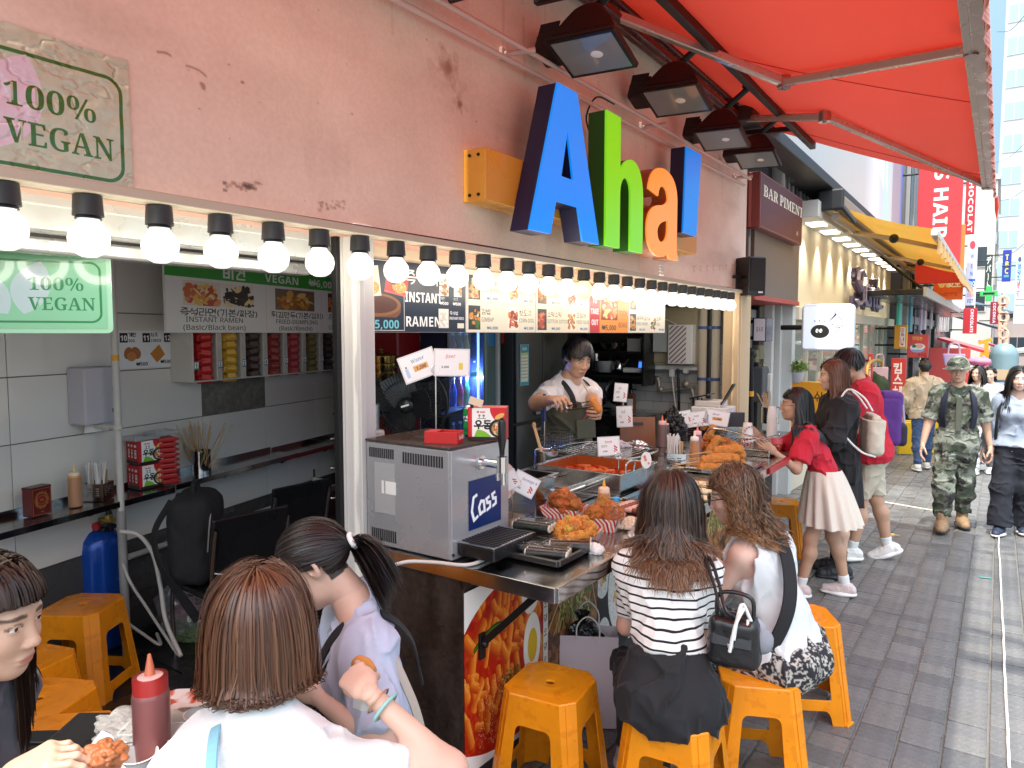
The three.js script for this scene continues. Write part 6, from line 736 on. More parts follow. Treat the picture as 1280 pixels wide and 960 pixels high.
{
const X=FX-.12,top=1.985;
bd_('ramen_board','dark navy menu board reading INSTANT RAMEN with ramen packets and bowl',437,582,top,X,canvas(1024,512,(x,w,h)=>{x.fillStyle='#101a30';x.fillRect(0,0,w,h);x.strokeStyle='#e8e6e0';x.lineWidth=5;x.strokeRect(8,8,425,h-20);
x.fillStyle='#7a4a2c';x.beginPath();x.ellipse(215,350,190,95,0,0,7);x.fill();x.fillStyle='#96613a';x.beginPath();x.ellipse(215,320,190,80,0,0,7);x.fill();x.fillStyle='#5b2d18';x.beginPath();x.ellipse(215,318,160,62,0,0,7);x.fill();
const pk=(X0,Y0,a,c1,c2,s)=>{x.save();x.translate(X0,Y0);x.rotate(a);x.fillStyle=c1;x.fillRect(0,0,190,210);x.fillStyle='#f7f2e4';x.globalAlpha=.25;x.fillRect(0,0,190,16);x.fillRect(0,194,190,16);x.globalAlpha=1;x.fillStyle='#d8a24a';x.beginPath();x.ellipse(120,150,62,46,0,0,7);x.fill();x.fillStyle=c2;x.beginPath();x.ellipse(60,110,36,34,0,0,7);x.fill();const R=rng(s);for(let i=0;i<30;i++){x.fillStyle=['#e9c46a','#b5502a','#fff3d6','#5f8a33'][i%4];x.fillRect(70+R()*90,115+R()*65,8,6);}write(x,s?'신':'볶음',s?40:46,24,s?76:50,s?'#16100e':'#c22',.17);x.restore();};
pk(30,70,-.12,'#efe6d2','#e8b7a0',0);pk(300,20,.16,'#d5281c','#1d1412',1);
x.fillStyle='#101a30';x.fillRect(12,408,418,88);la(x,'₩',0,-999,1,'#fff');write(x,'₩5,000',120,412,86,'#79cfe0',.14);
write(x,'즉석라면',440,50,110,'#f2f0ea',.1);la(x,'INSTANT',440,290,104,'#fff','bold','left','sans-serif',.78);la(x,'RAMEN',440,470,104,'#fff','bold','left','sans-serif',.92);
pic(x,760,60,90,170,'#f3ece0',['#c77a34','#e0a055','#9d5a22'],3,18);pic(x,905,60,80,170,'#f3ece0',['#d0843a','#b06a28'],4,14);pic(x,750,330,100,150,'#efe9de',['#fff','#ded6c6','#cfc4b0'],5,40);write(x,'계란',765,236,26,'#fff');write(x,'치즈',900,236,26,'#fff');write(x,'₩500',765,268,36,'#fff',.14);write(x,'₩500',895,268,36,'#fff',.14);write(x,'즉석밥',860,345,30,'#fff',.1);la(x,'INSTANT RICE',858,412,28,'#fff','bold','left','sans-serif',.8);x.fillStyle='#efe6cf';x.fillRect(940,440,70,40);}));
const cream=(rows,seed)=>canvas(768,512,(x,w,h)=>{x.fillStyle='#ece5cf';x.fillRect(0,0,w,h);x.setLineDash([8,8]);x.strokeStyle='#c9b98f';x.lineWidth=3;x.beginPath();x.moveTo(0,262);x.lineTo(w,262);x.stroke();x.setLineDash([]);rows.forEach(([X,Y,ko,en,pr,cs],i)=>{pic(x,X,Y,120,200,i%2?'#f6f1e4':'#2c241d',cs,seed+i,34);write(x,ko,X+130,Y+20,52,'#2a2622',.08);la(x,en,X+130,Y+132,50,'#3a352f','normal','left','sans-serif',.72);write(x,pr,X+190,Y+165,38,'#35629a',.13);});});
const br=['#c98a45','#a8632c','#e0b06a'],gr=['#2b3a28','#e8e4d6','#d98a33','#4a6a34'],rd=['#b5482c','#d5784a','#8a2f1c'];
bd_('menu_board','cream menu board listing fish cake and gimbap, right of the ramen board',583,669,top,X,cream([[16,40,'어묵(1pcs)','EOMUK-FISH CAKE','₩2,000',br],[440,40,'군만두','FRIED-DUMPLING','₩4,000',br],[16,290,'김밥','GIMBAP','₩4,000',gr],[440,290,'핫도그','CORN-DOG','₩3,000',rd]],30));
bd_('menu_board','cream menu board listing sausage and sotteok skewers, next to the orange board',670,736,top,X,cream([[16,40,'소시지','SAUSAGE','₩4,000',rd],[440,40,'떡꼬치','TTEOK-KKOCHI','₩3,000',rd],[16,290,'소떡소떡','SOTTEOK SOTTEOK','₩4,000',rd],[440,290,'오징어','FRIED SQUID','₩4,000',br]],50));
bd_('takeout_board','orange and red board reading TO TAKE OUT with red rice cakes',737,785,top,X,canvas(512,384,(x,w,h)=>{x.fillStyle='#f0921e';x.fillRect(0,0,w,h);x.fillStyle='#c9252b';x.fillRect(0,0,120,h);['여기','TO','TAKE','OUT'].forEach((s,i)=>i?la(x,s,60,60+i*88,62,'#fff','bold','center','sans-serif',.68):write(x,s,60,20,56,'#fff',.12,'center'));pic(x,140,30,220,250,'#8f1f0c',['#e8632a','#f39a3c','#c23a14','#f7d07a'],8,60);write(x,'₩5,000',150,310,62,'#3a1a10',.14);la(x,'TTEOK',372,240,60,'#3a2410','normal','left','sans-serif',.72);la(x,'BOKKI',372,340,60,'#3a2410','normal','left','sans-serif',.72);}));
bd_('menu_board','cream menu board listing fried shrimp, last board before the beige meter cupboard',786,831,top,X,cream([[16,40,'어묵탕','FISH CAKE SOUP','₩5,000',br],[440,40,'순대','SUNDAE','₩4,000',gr],[16,290,'새우튀김(1pc)','FRIED-SHRIMP','₩2,000',br],[440,290,'소주','SOJU','₩5,000',gr]],70));
}
const SH=oW(205,598,.0).y;
const wrot=BW.rot;
const wN=(name,label,cat,px,py,off,group)=>thing(name,label,cat,oW(px,py,off),wrot,group);
{
const shelf=(name,label,pA,pB,dy,dep)=>{const a=wU(oW(pA,600,0)),b=wU(oW(pB,600,0)),L=b-a,t=thing(name,label,'wall shelf',wP((a+b)/2,SH+dy,0),wrot,'steel shelf sheets along the tiled wall');mesh('shelf_sheet',[box(L,.004,dep,0,-.002,dep/2,.001),box(L,.032,.005,0,-.016,dep-.003,.002)],M.steelDark,t);mesh('upstand',box(L,.03,.005,0,.015,.004,.001),M.steel,t);for(let x=-L/2+.12;x<L/2;x+=.55)mesh('shelf_bracket',[box(.022,.1,.006,x,-.055,.006,.002),beam([x,-.1,.01],[x,-.012,dep*.7],.018,.006,.001),box(.022,.006,dep*.75,x,-.008,dep*.38,.001)],M.blackMetal,t);return t;};
shelf('steel_shelf','near sheet of the steel wall shelf, under the red tin and mustard',-60,176,0,.25);shelf('steel_shelf','middle sheet of the steel wall shelf, under the noodle boxes',177,338,.012,.25);shelf('steel_shelf','far sheet of the steel wall shelf, by the white post',339,470,.004,.23);
const on=(px,off)=>{const u=wU(oW(px,600,off));return wP(u,SH+.004,off);};
{const p=on(45,.12),t=thing('tea_tin','small dark red tin with gold ornament on the near shelf','tin',p,wrot+.05);const tx=canvas(192,256,(x,w,h)=>{x.fillStyle='#5d1013';x.fillRect(0,0,w,h);x.strokeStyle='#c08a45';x.lineWidth=3;x.strokeRect(8,8,w-16,h-16);const R=rng(6);for(let i=0;i<46;i++){const a=i/46*6.28;x.beginPath();x.arc(96+cos(a)*62+(R()-.5)*12,112+sin(a)*70,6+R()*6,a,a+4);x.stroke();}x.fillStyle='#7d1c1a';x.beginPath();x.ellipse(96,112,46,40,0,0,7);x.fill();x.stroke();x.font='bold 17px serif';x.fillStyle='#d9a860';x.textAlign='center';x.fillText('TEA',96,118);x.font='14px serif';x.fillText('100 g',96,226);});mesh('tin_body',box(.105,.135,.06,0,.0675,0,.006),mat([.13,.012,.012],.35,.3),t);mesh('tin_print',face(.1,.13,0,.0675,.0308),pR(tx,.35),t,true);mesh('tin_lid',box(.107,.012,.062,0,.134,0,.004),mat([.1,.012,.012],.35,.3),t);}
sQ('mustard bottle with screw lid on the near shelf beside the straw caddy',on(93,.14),.2,[.66,.33,.04],[.75,.55,.2],.83);
globalThis.__caddy('steel caddy of paper straws on the wall shelf behind the white pipe',on(122,.11),wrot+.35,1.05);
{const turn=wrot-.12,p=on(186,.13);const says=['lower front noodle box of the stack on the wall shelf','upper front noodle box of the stack on the wall shelf'];for(let k=0;k<2;k++)for(let j=0;j<3;j++){const q=p.clone().add(V(-.045*j,k*.137,-.002-.03*j)).addScaledVector(BW.d,-.028*j);const o=wT('noodle_box',j?`${k ? 'upper' : 'lower'} row noodle box standing ${j === 1 ? 'just behind the front one' : 'at the very back by the white pipe'}`:says[k],'noodle box',q,'noodle boxes on the wall shelf');nB(o,q,.155,.132,.05,turn);}
const R=rng(15);let pr=null;for(let k=0;k<9;k++){const q=p.clone().addScaledVector(BW.d,.115).add(V(.01,.005+k*.03,0)),l=k<4?'flat red noodle pack low in the pile beside the boxes':'flat red noodle pack high in the pile beside the boxes';const lab=`${['lowest', 'second lowest', 'third lowest', 'fourth from the shelf', 'middle', 'fourth from the top', 'third from the top', 'second highest', 'topmost'][k]} red noodle pack in the pile beside the noodle boxes`;if(!pr){pr=thing('noodle_pack',lab,'noodle pack',q,turn,'red noodle packs piled on the shelf');mesh('pack_body',warp(box(.1,.026,.1,0,.013,0,.008,0,0,0,2),(x,y,z)=>[x,y+.004*(noise(x*50,z*50)-.5),z]),mat([.5,.03,.03],.25),pr);mesh('pack_seam',[box(.012,.012,.1,.056,.013,0,.002),box(.012,.012,.1,-.056,.013,0,.002)],mat([.3,.02,.02],.3),pr);}else copy(pr,q,turn+(R()-.5)*.12,lab);}
const tr=thing('clear_tray','clear plastic food trays lying on top of the noodle boxes','plastic tray',p.clone().add(V(-.02,.272,-.03)),turn);for(const[x,y]of[[-.06,0],[.07,.012]])mesh('tray_shell',[box(.15,.004,.11,x,.003+y,0,.002),box(.15,.022,.003,x,.014+y,.055,.001),box(.15,.022,.003,x,.014+y,-.055,.001),box(.003,.022,.11,x+.075,.014+y,0,.001),box(.003,.022,.11,x-.075,.014+y,0,.001)],mat([.8,.8,.8],.1,0,{transmission:.7,thickness:0}),tr);}
{const p=on(252,.13),t=thing('steel_tumbler','steel tumbler full of bamboo skewers on the wall shelf','tumbler',p,0);mesh('tumbler_wall',lathe([[0,.003],[.052,.003],[.055,0],[.056,.145],[.06,.149],[.054,.147],[.052,.006]],28),M.steelDark,t);const R=rng(2);for(let i=0;i<34;i++){const far=i>26,a=far?.16+R()*.1:-.26+R()*.26,b=(R()-.5)*.2;mesh('bamboo_skewer',rod([(R()-.5)*.06,.01,(R()-.5)*.06],[a,.28+R()*.05,b],.0026,6),M.bamboo,t);}}
{const a=wU(oW(213,440,.0)),b=wU(oW(418,440,0)),L=b-a,yb=oW(225,478,.12).y,H=.52,D=.17,t=thing('noodle_rack','white wall rack of numbered bays filled with upright noodle packets','rack',wP((a+b)/2,yb,0),wrot),bw=L/8;
mesh('rack_back',box(L,H,.01,0,H/2,.006),M.ow,t);mesh('rack_side',box(.012,H,D,-L/2,H/2,D/2,.002),M.ow,t);mesh('rack_side',box(.012,H,D,L/2,H/2,D/2,.002),M.ow,t);mesh('rack_floor',box(L,.01,D,0,.0,D/2,.002),M.ow,t);
const cs=[[.5,.02,.02],[.62,.36,.03],[.05,.025,.02],[.28,.04,.03],[.42,.05,.06],[.16,.13,.04],[.02,.018,.02],[.5,.2,.22]],R=rng(44);
for(let i=0;i<8;i++){const x=-L/2+bw*(i+.5);if(i)mesh('divider',[box(.045,H,.012,x-bw/2,H/2,D-.006,.002),box(.01,H,D,x-bw/2,H/2,D/2,.001)],M.ow,t);const m=mat(cs[i],.3,0,{bumpMap:T.grain,bumpScale:.003}),m2=mat(cs[i].map(v=>min(1,v*1.5+.06)),.3);for(let k=0;k<9;k++){const pk=mesh('noodle_packet',warp(box(bw*.58,.05,.12,x+.012,.02+k*.05,D-.075,.012,.25+(R()-.5)*.2,0,(R()-.5)*.12,2),(X,Y,Z)=>[X,Y,Z+.006*(noise(X*80,Y*80)-.5)]),m,t);mesh('packet_mark',box(bw*.34,.03,.003,x+.01,.022+k*.05,D-.014,.001,-.2,0,(R()-.5)*.3),m2,pk);}
const n=canvas(64,72,(c)=>{c.fillStyle='#eef0ee';c.fillRect(0,0,64,72);c.strokeStyle='#20303a';c.lineWidth=5;c.strokeRect(3,3,58,66);c.fillStyle='#4aa0b8';c.fillRect(4,58,56,10);la(c,String(i+1),32,52,50,'#151a1e','bold','center');});mesh('bay_number',box(.042,.05,.003,x-bw/2+(i?0:.02),.095,D+.003,.001),M.paper,t);mesh('number_print',face(.04,.048,x-bw/2+(i?0:.02),.095,D+.0052),pR(n),t,true);}}
{const a=wU(oW(207,400,.24)),b=wU(oW(425,400,.24)),L=b-a,y0=oW(207,416,.24).y,y1=oW(207,319,.24).y,H=y1-y0,t=thing('vegan_menu_board','white menu board with green top band reading VEGAN, above the noodle rack','menu board',wP((a+b)/2,(y0+y1)/2,.24),wrot);
const tx=canvas(1024,384,(x,w,h)=>{x.fillStyle='#f1f2ee';x.fillRect(0,0,w,h);x.fillStyle='#3aa637';x.fillRect(0,0,w,96);write(x,'비건',270,22,62,'#eef3ea',.16);la(x,'VEGAN',500,78,66,'#eef3ea','bold');write(x,'₩6,000',790,20,66,'#eef3ea',.15);
pic(x,76,112,180,130,'#e9dfce',['#d9682e','#f2c14e','#e89a52','#c94a22','#f4e2b0'],3,70);pic(x,262,112,170,130,'#efe7d8',['#221712','#3a2417','#f3d9a2','#15100d'],4,60);pic(x,560,112,265,130,'#7d6a55',['#d9963f','#e8b25c','#b56d25','#f2cf88'],5,46);pic(x,930,112,94,130,'#3d2a20',['#d0522a','#e88a3c'],6,30);
for(const X of[505,880]){x.setLineDash([6,6]);x.strokeStyle='#d8b56a';x.lineWidth=3;x.beginPath();x.moveTo(X,106);x.lineTo(X,h-10);x.stroke();x.setLineDash([]);}
write(x,'즉석라면(기본/짜장)',60,252,44,'#222',.1);la(x,'INSTANT RAMEN',84,328,38,'#222','normal');la(x,'(Basic/Black bean)',72,370,38,'#222','normal');write(x,'튀김만두(기본/김치)',535,252,40,'#222',.1);la(x,'FRIED-DUMPLING',560,328,36,'#222','normal');la(x,'(Basic/Kimchi)',580,370,36,'#222','normal');write(x,'콘도그',930,256,34,'#222');la(x,'CORN-DOG',930,360,36,'#222','normal');});
mesh('panel',box(L,H,.012,0,0,-.007,.002),M.white,t);mesh('panel_print',face(L-.004,H-.004,0,0,.0006),pR(tx,.35),t,true);mesh('rod_hanger',[rod([-L/2+.1,H/2,-.01],[-L/2+.1,H/2+.35,-.2],.006),rod([L/2-.2,H/2,-.01],[L/2-.2,H/2+.35,-.2],.006)],M.steel,t);}
{const a=wU(oW(147,435,.0)),b=wU(oW(216,435,0)),y0=oW(180,460,0).y,y1=oW(180,413,0).y,t=thing('topping_card','small white price card with egg and cheese pictures beside the noodle rack','price card',wP((a+b)/2,(y0+y1)/2,.004),wrot);const tx=canvas(512,320,(x,w,h)=>{x.fillStyle='#e9eaec';x.fillRect(0,0,w,h);[['10','계란','EGG',10],['11','치즈','CHEESE',215],['12','김치','KIMCHI',420]].forEach(([n,k,e,X])=>{x.fillStyle='#141414';x.fillRect(X,20,70,80);la(x,n,X+35,86,64,'#fff','bold','center','sans-serif',.85);write(x,k,X+76,16,36,'#111',.14);la(x,e,X+76,98,36,'#111','bold','left','sans-serif',.8);});x.fillStyle='#a8632f';x.beginPath();x.ellipse(80,190,36,52,.3,0,7);x.ellipse(150,190,42,54,-.5,0,7);x.fill();x.fillStyle='#c9813f';x.beginPath();x.ellipse(110,220,42,40,0,0,7);x.fill();x.fillStyle='#c77f2c';x.beginPath();x.moveTo(280,200);x.lineTo(370,120);x.lineTo(425,210);x.lineTo(345,280);x.fill();write(x,'₩500',150,262,46,'#111',.16);write(x,'₩500',380,250,46,'#111',.16);});mesh('card',box(b-a,y1-y0,.004,0,0,0),M.paper,t);mesh('card_print',face(b-a-.004,y1-y0-.004,0,0,.0026),pR(tx),t,true);}
{const a=wU(oW(95,490,.12)),b=wU(oW(148,490,.12)),y0=oW(118,531,.12).y,y1=oW(118,459,.12).y,t=thing('towel_dispenser','white paper towel dispenser with wavy front on the tiled wall','towel dispenser',wP((a+b)/2+.03,y0,0),wrot),w=b-a-.03,h=y1-y0,d=.12;mesh('case',box(w,h,d,0,h/2,d/2,.012),mat([.5,.48,.52],.35),t);const g=[];for(let i=-6;i<12;i++){const pts=[];for(let k=0;k<=8;k++){const x=-w/2+.01+(w-.02)*k/8,y=i*.034+k*.018*-1+.1+.008*sin(k*1.1+i);if(y>.012&&y<h-.012)pts.push([x,y,d+.001]);}if(pts.length>2)g.push(tube(pts,.0045,5));}const fr=mesh('front_cover',box(w-.004,h-.006,.01,0,h/2,d,.004),mat([.54,.52,.57],.3),t);stuff(mesh('wave_relief',g,mat([.54,.52,.57],.3),t));mesh('lock_slot',box(.008,.022,.003,w*.24,h*.22,d+.006,.001),M.dark,t);mesh('paper_towel',warp(box(.13,.05,.003,0,-.022,d*.55),(x,y,z)=>[x,y,z+.01*sin(x*30)*(y<-.02?1:0)]),M.paper,t);}
{const p=oW(150,600,.24),t=wT('white_pipe','tall thin white pipe standing from floor to ceiling at the shelf','pipe',V(p.x,gy(p.z),p.z)),y1=2.6,pm=mat([.56,.54,.5],.5,0,RS);mesh('upper_pipe',rod([p.x,SH-.05,p.z],[p.x,y1,p.z],.017,16),pm,t);mesh('lower_pipe',rod([p.x,gy(p.z),p.z],[p.x,SH-.05,p.z],.022,16),mat([.3,.29,.28],.5),t);const k=oW(150,447,.24);mesh('tape_band',cyl(.0185,.0185,.03,p.x,k.y,p.z,16),M.yellow,t);const q=oW(150,534,.24);mesh('elbow_joint',[rod([p.x,q.y,p.z],wP(wU(p)+.02,q.y,.02),.014,10),sph(.024,p.x,q.y,p.z)],pm,t);}
}
{
const p=onG(128,812,0),g=(y)=>y,t=thing('gas_cylinder','tall blue gas bottle with black collar under the wall shelf','gas bottle',V(p.x,gy(p.z),p.z),.4);const R_=.118,Hb=onZ(128,662,p.z).y-gy(p.z);
mesh('cylinder',lathe([[0,.006],[R_-.02,.004],[R_,.03],[R_,Hb-.1],[R_*.92,Hb-.05],[R_*.65,Hb-.012],[.05,Hb],[.03,Hb+.01],[0,Hb+.01]],36),M.blue,t);
mesh('collar',[tube([[-.085,Hb-.01,0],[-.09,Hb+.07,.01],[-.07,Hb+.13,.015],[0,Hb+.145,.015],[.07,Hb+.13,.015],[.09,Hb+.07,.01],[.085,Hb-.01,0]],.015,10,60),box(.17,.03,.1,0,Hb+.005,0,.012)],M.black,t);
const v=mesh('valve',[cyl(.02,.024,.07,0,Hb+.04,0,14),rod([0,Hb+.05,0],[.09,Hb+.05,.02],.012)],mat([.45,.32,.12],.35,.9),t);mesh('valve_wheel',[geo(new THREE.TorusGeometry(.024,.008,8,20),0,Hb+.095,0,PI/2),cyl(.012,.012,.02,0,Hb+.09,0)],mat([.02,.1,.5],.4),v);mesh('gauge',geo(cyl(.022,.022,.018,0,0,0,20,PI/2),.04,Hb+.025,.05),mat([.5,.02,.03],.3),v);mesh('regulator',[rod([.06,Hb+.05,.02],[.13,Hb+.06,.03],.018),box(.03,.03,.03,.1,Hb+.075,.03,.006)],mat([.6,.42,.12],.3,.8),v);
const hs=wT('gas_hose','pale hoses hanging from the blue gas bottle down to the floor','hose',V(p.x+.2,gy(p.z),p.z)),hm=mat([.52,.5,.46],.5);const P=(px,py,d)=>atD(px,py,d);
mesh('hose_line',tube([P(150,664,3.6),P(172,668,3.62),P(190,690,3.65),P(200,730,3.65),P(207,775,3.6),P(226,820,3.5)],.011,8,60),hm,hs);mesh('hose_line',tube([P(152,700,3.7),P(162,726,3.7),P(185,762,3.7),P(210,800,3.62),P(222,818,3.55)],.008,8,50),hm,hs);mesh('hose_line',tube([P(158,778,3.7),P(178,792,3.72),P(200,806,3.7),P(196,792,3.8)],.008,8,40),hm,hs);
{const q=oW(185,800,.2),s=wT('floor_rail','low dark steel rail on legs in front of the tiled wall','rail',V(q.x,gy(q.z),q.z));const a=oW(155,775,.22),b=oW(420,690,.2);a.y=gy(a.z)+.12;b.y=gy(b.z)+.12;mesh('rail_bar',beam(a,b,.03,.03),M.blackMetal,s);const c=oW(160,680,.06),d=oW(420,630,.06);c.y=.42;d.y=.4;mesh('wall_pipe',rod(c,d,.017,12),mat([.5,.48,.45],.5),s);for(const k of[.25,.6]){const m=a.clone().lerp(b,k);mesh('rail_leg',rod(m,V(m.x,gy(m.z),m.z),.014),M.steelDark,s);}}
{const q=onG(232,800,.02),s=thing('rubbish_bag','clear plastic rubbish bag with pink and green waste under the chairs','rubbish bag',V(q.x-.05,gy(q.z),q.z-.1),0);const sh=(r,m,sx,sy,sd,nm)=>{const e=new THREE.IcosahedronGeometry(r,9);warp(e,(x,y,z)=>{const l=hypot(x,y,z),k=.85+.3*abs(noise(x/l*3+sd,y/l*3,z/l*3)-.5)+.16*noise(x/l*9+sd,y/l*9,z/l*9);return[x*k*sx,max(-r*.75,y*k*sy),z*k];});return mesh(nm,e.translate(0,r*.76,0),m,s);};sh(.21,mat([.85,.84,.84],.15,0,{transmission:.8,thickness:0}),1.1,1,3,'bag_skin');const w=sh(.15,mat([.4,.16,.17],.7),1,.9,7,'waste');const w2=sh(.12,mat([.16,.22,.1],.8),1.2,.7,11,'waste');w2.position.set(.06,-.01,.06);}
{const q=onG(375,672,0),s=thing('cardboard_box','brown cardboard box on the floor behind the far black chair','box',atD(385,672,5.2).setY(gy(-3.6)),wrot);mesh('carton',box(.4,.26,.3,0,.13,0,.003),mat([.36,.22,.12],.85),s);mesh('flap',[box(.4,.003,.14,0,.28,.2,0,-.5),box(.14,.003,.3,.24,.28,0,0,0,0,-.5)],mat([.4,.25,.14],.85),s);mesh('red_label',box(.12,.08,.002,.1,.15,.151),M.red,s);}
{const s=thing('black_cooler','black cabinet with a white tap under the far end of the shelf','cabinet',atD(392,618,5.4).setY(gy(-3.9)),wrot);mesh('cabinet',box(.42,.62,.34,0,.31,0,.012),M.black,s);mesh('door_seam',box(.4,.004,.004,0,.4,.172),M.grey,s);const tp=mesh('tap',[rod([-.06,.64,.05],[-.06,.74,.05],.02),rod([-.06,.72,.05],[-.06,.72,.14],.014),box(.05,.05,.06,.05,.65,.05,.012)],M.ow,s);mesh('tap_lever',box(.012,.06,.012,-.06,.77,.05,.003),M.dark,tp);}
const chair=(label,pos,turn)=>{const c=thing('side_chair',label,'chair',pos,turn,'black chairs under the wall shelf'),r=.011,sH=.45;mesh('seat',warp(box(.42,.028,.42,0,sH,0,.012,0,0,0,2),(x,y,z)=>[x,y-.012*(1-(x/.21)**2),z]),M.black,c);mesh('backrest',warp(box(.42,.3,.02,0,.7,-.22,.009,-.14,0,0,2),(x,y,z)=>[x,y,z-.04*(1-(x/.21)**2)]),M.black,c);for(const s of[-1,1]){mesh('leg',tube([[s*.2,0,.2],[s*.2,sH-.03,.19],[s*.2,sH-.025,.1],[s*.2,sH-.025,-.16]],r,10),M.steelDark,c);mesh('leg',tube([[s*.2,0,-.24],[s*.2,sH-.04,-.19],[s*.2,sH+.1,-.21],[s*.2,.8,-.26]],r,10),M.steelDark,c);}mesh('back_rail',tube([[-.2,.58,-.215],[-.1,.555,-.25],[.1,.555,-.25],[.2,.58,-.215]],.009,8),M.steelDark,c);return c;};
const c1=atD(285,700,3.75);c1.y=gy(c1.z);chair('near black chair with a backpack on its seat, under the wall shelf',c1,wrot+PI-.35);
const c2=atD(348,640,4.55);c2.y=gy(c2.z);chair('far empty black chair with steel legs under the wall shelf',c2,wrot+PI-.3);
{const b=thing('backpack','bulging black backpack resting on the near black chair','backpack',atD(246,668,3.72),wrot+.5),y0=-.2,bm=mat([.015,.015,.017],.8,0,{bumpMap:T.weave,bumpScale:.001});const g=nets((x,y,z)=>{let d=hypot(max(0,abs(x)-.1),max(0,abs(y)-.15),max(0,abs(z)-.03))-.08;d=sm(d,hypot(max(0,abs(x)-.08),max(0,abs(y+.07)-.06),max(0,abs(z-.1)-.02))-.045,.03);return d+.014*(fbm(x*14,y*9,z*14,3)-.5)*2;},[-.25,-.3,-.2],[.25,.3,.25],.011);mesh('bag_body',g,bm,b);mesh('grab_handle',tube([[-.05,.22,0],[-.045,.27,0],[.045,.27,0],[.05,.22,0]],.012,8),bm,b);for(const s of[-1,1])sp_('shoulder_strap',[[s*.08,.2,-.09],[s*.13,.05,-.16],[s*.14,-.12,-.13],[s*.12,-.28,-.05],[s*.1,-.42,.02]],.045,.012,bm,b);mesh('zip',tube([[-.16,-.05,.09],[-.13,.12,.1],[0,.2,.09],[.13,.12,.1],[.16,-.05,.09]],.004,6),M.grey,b);}
}
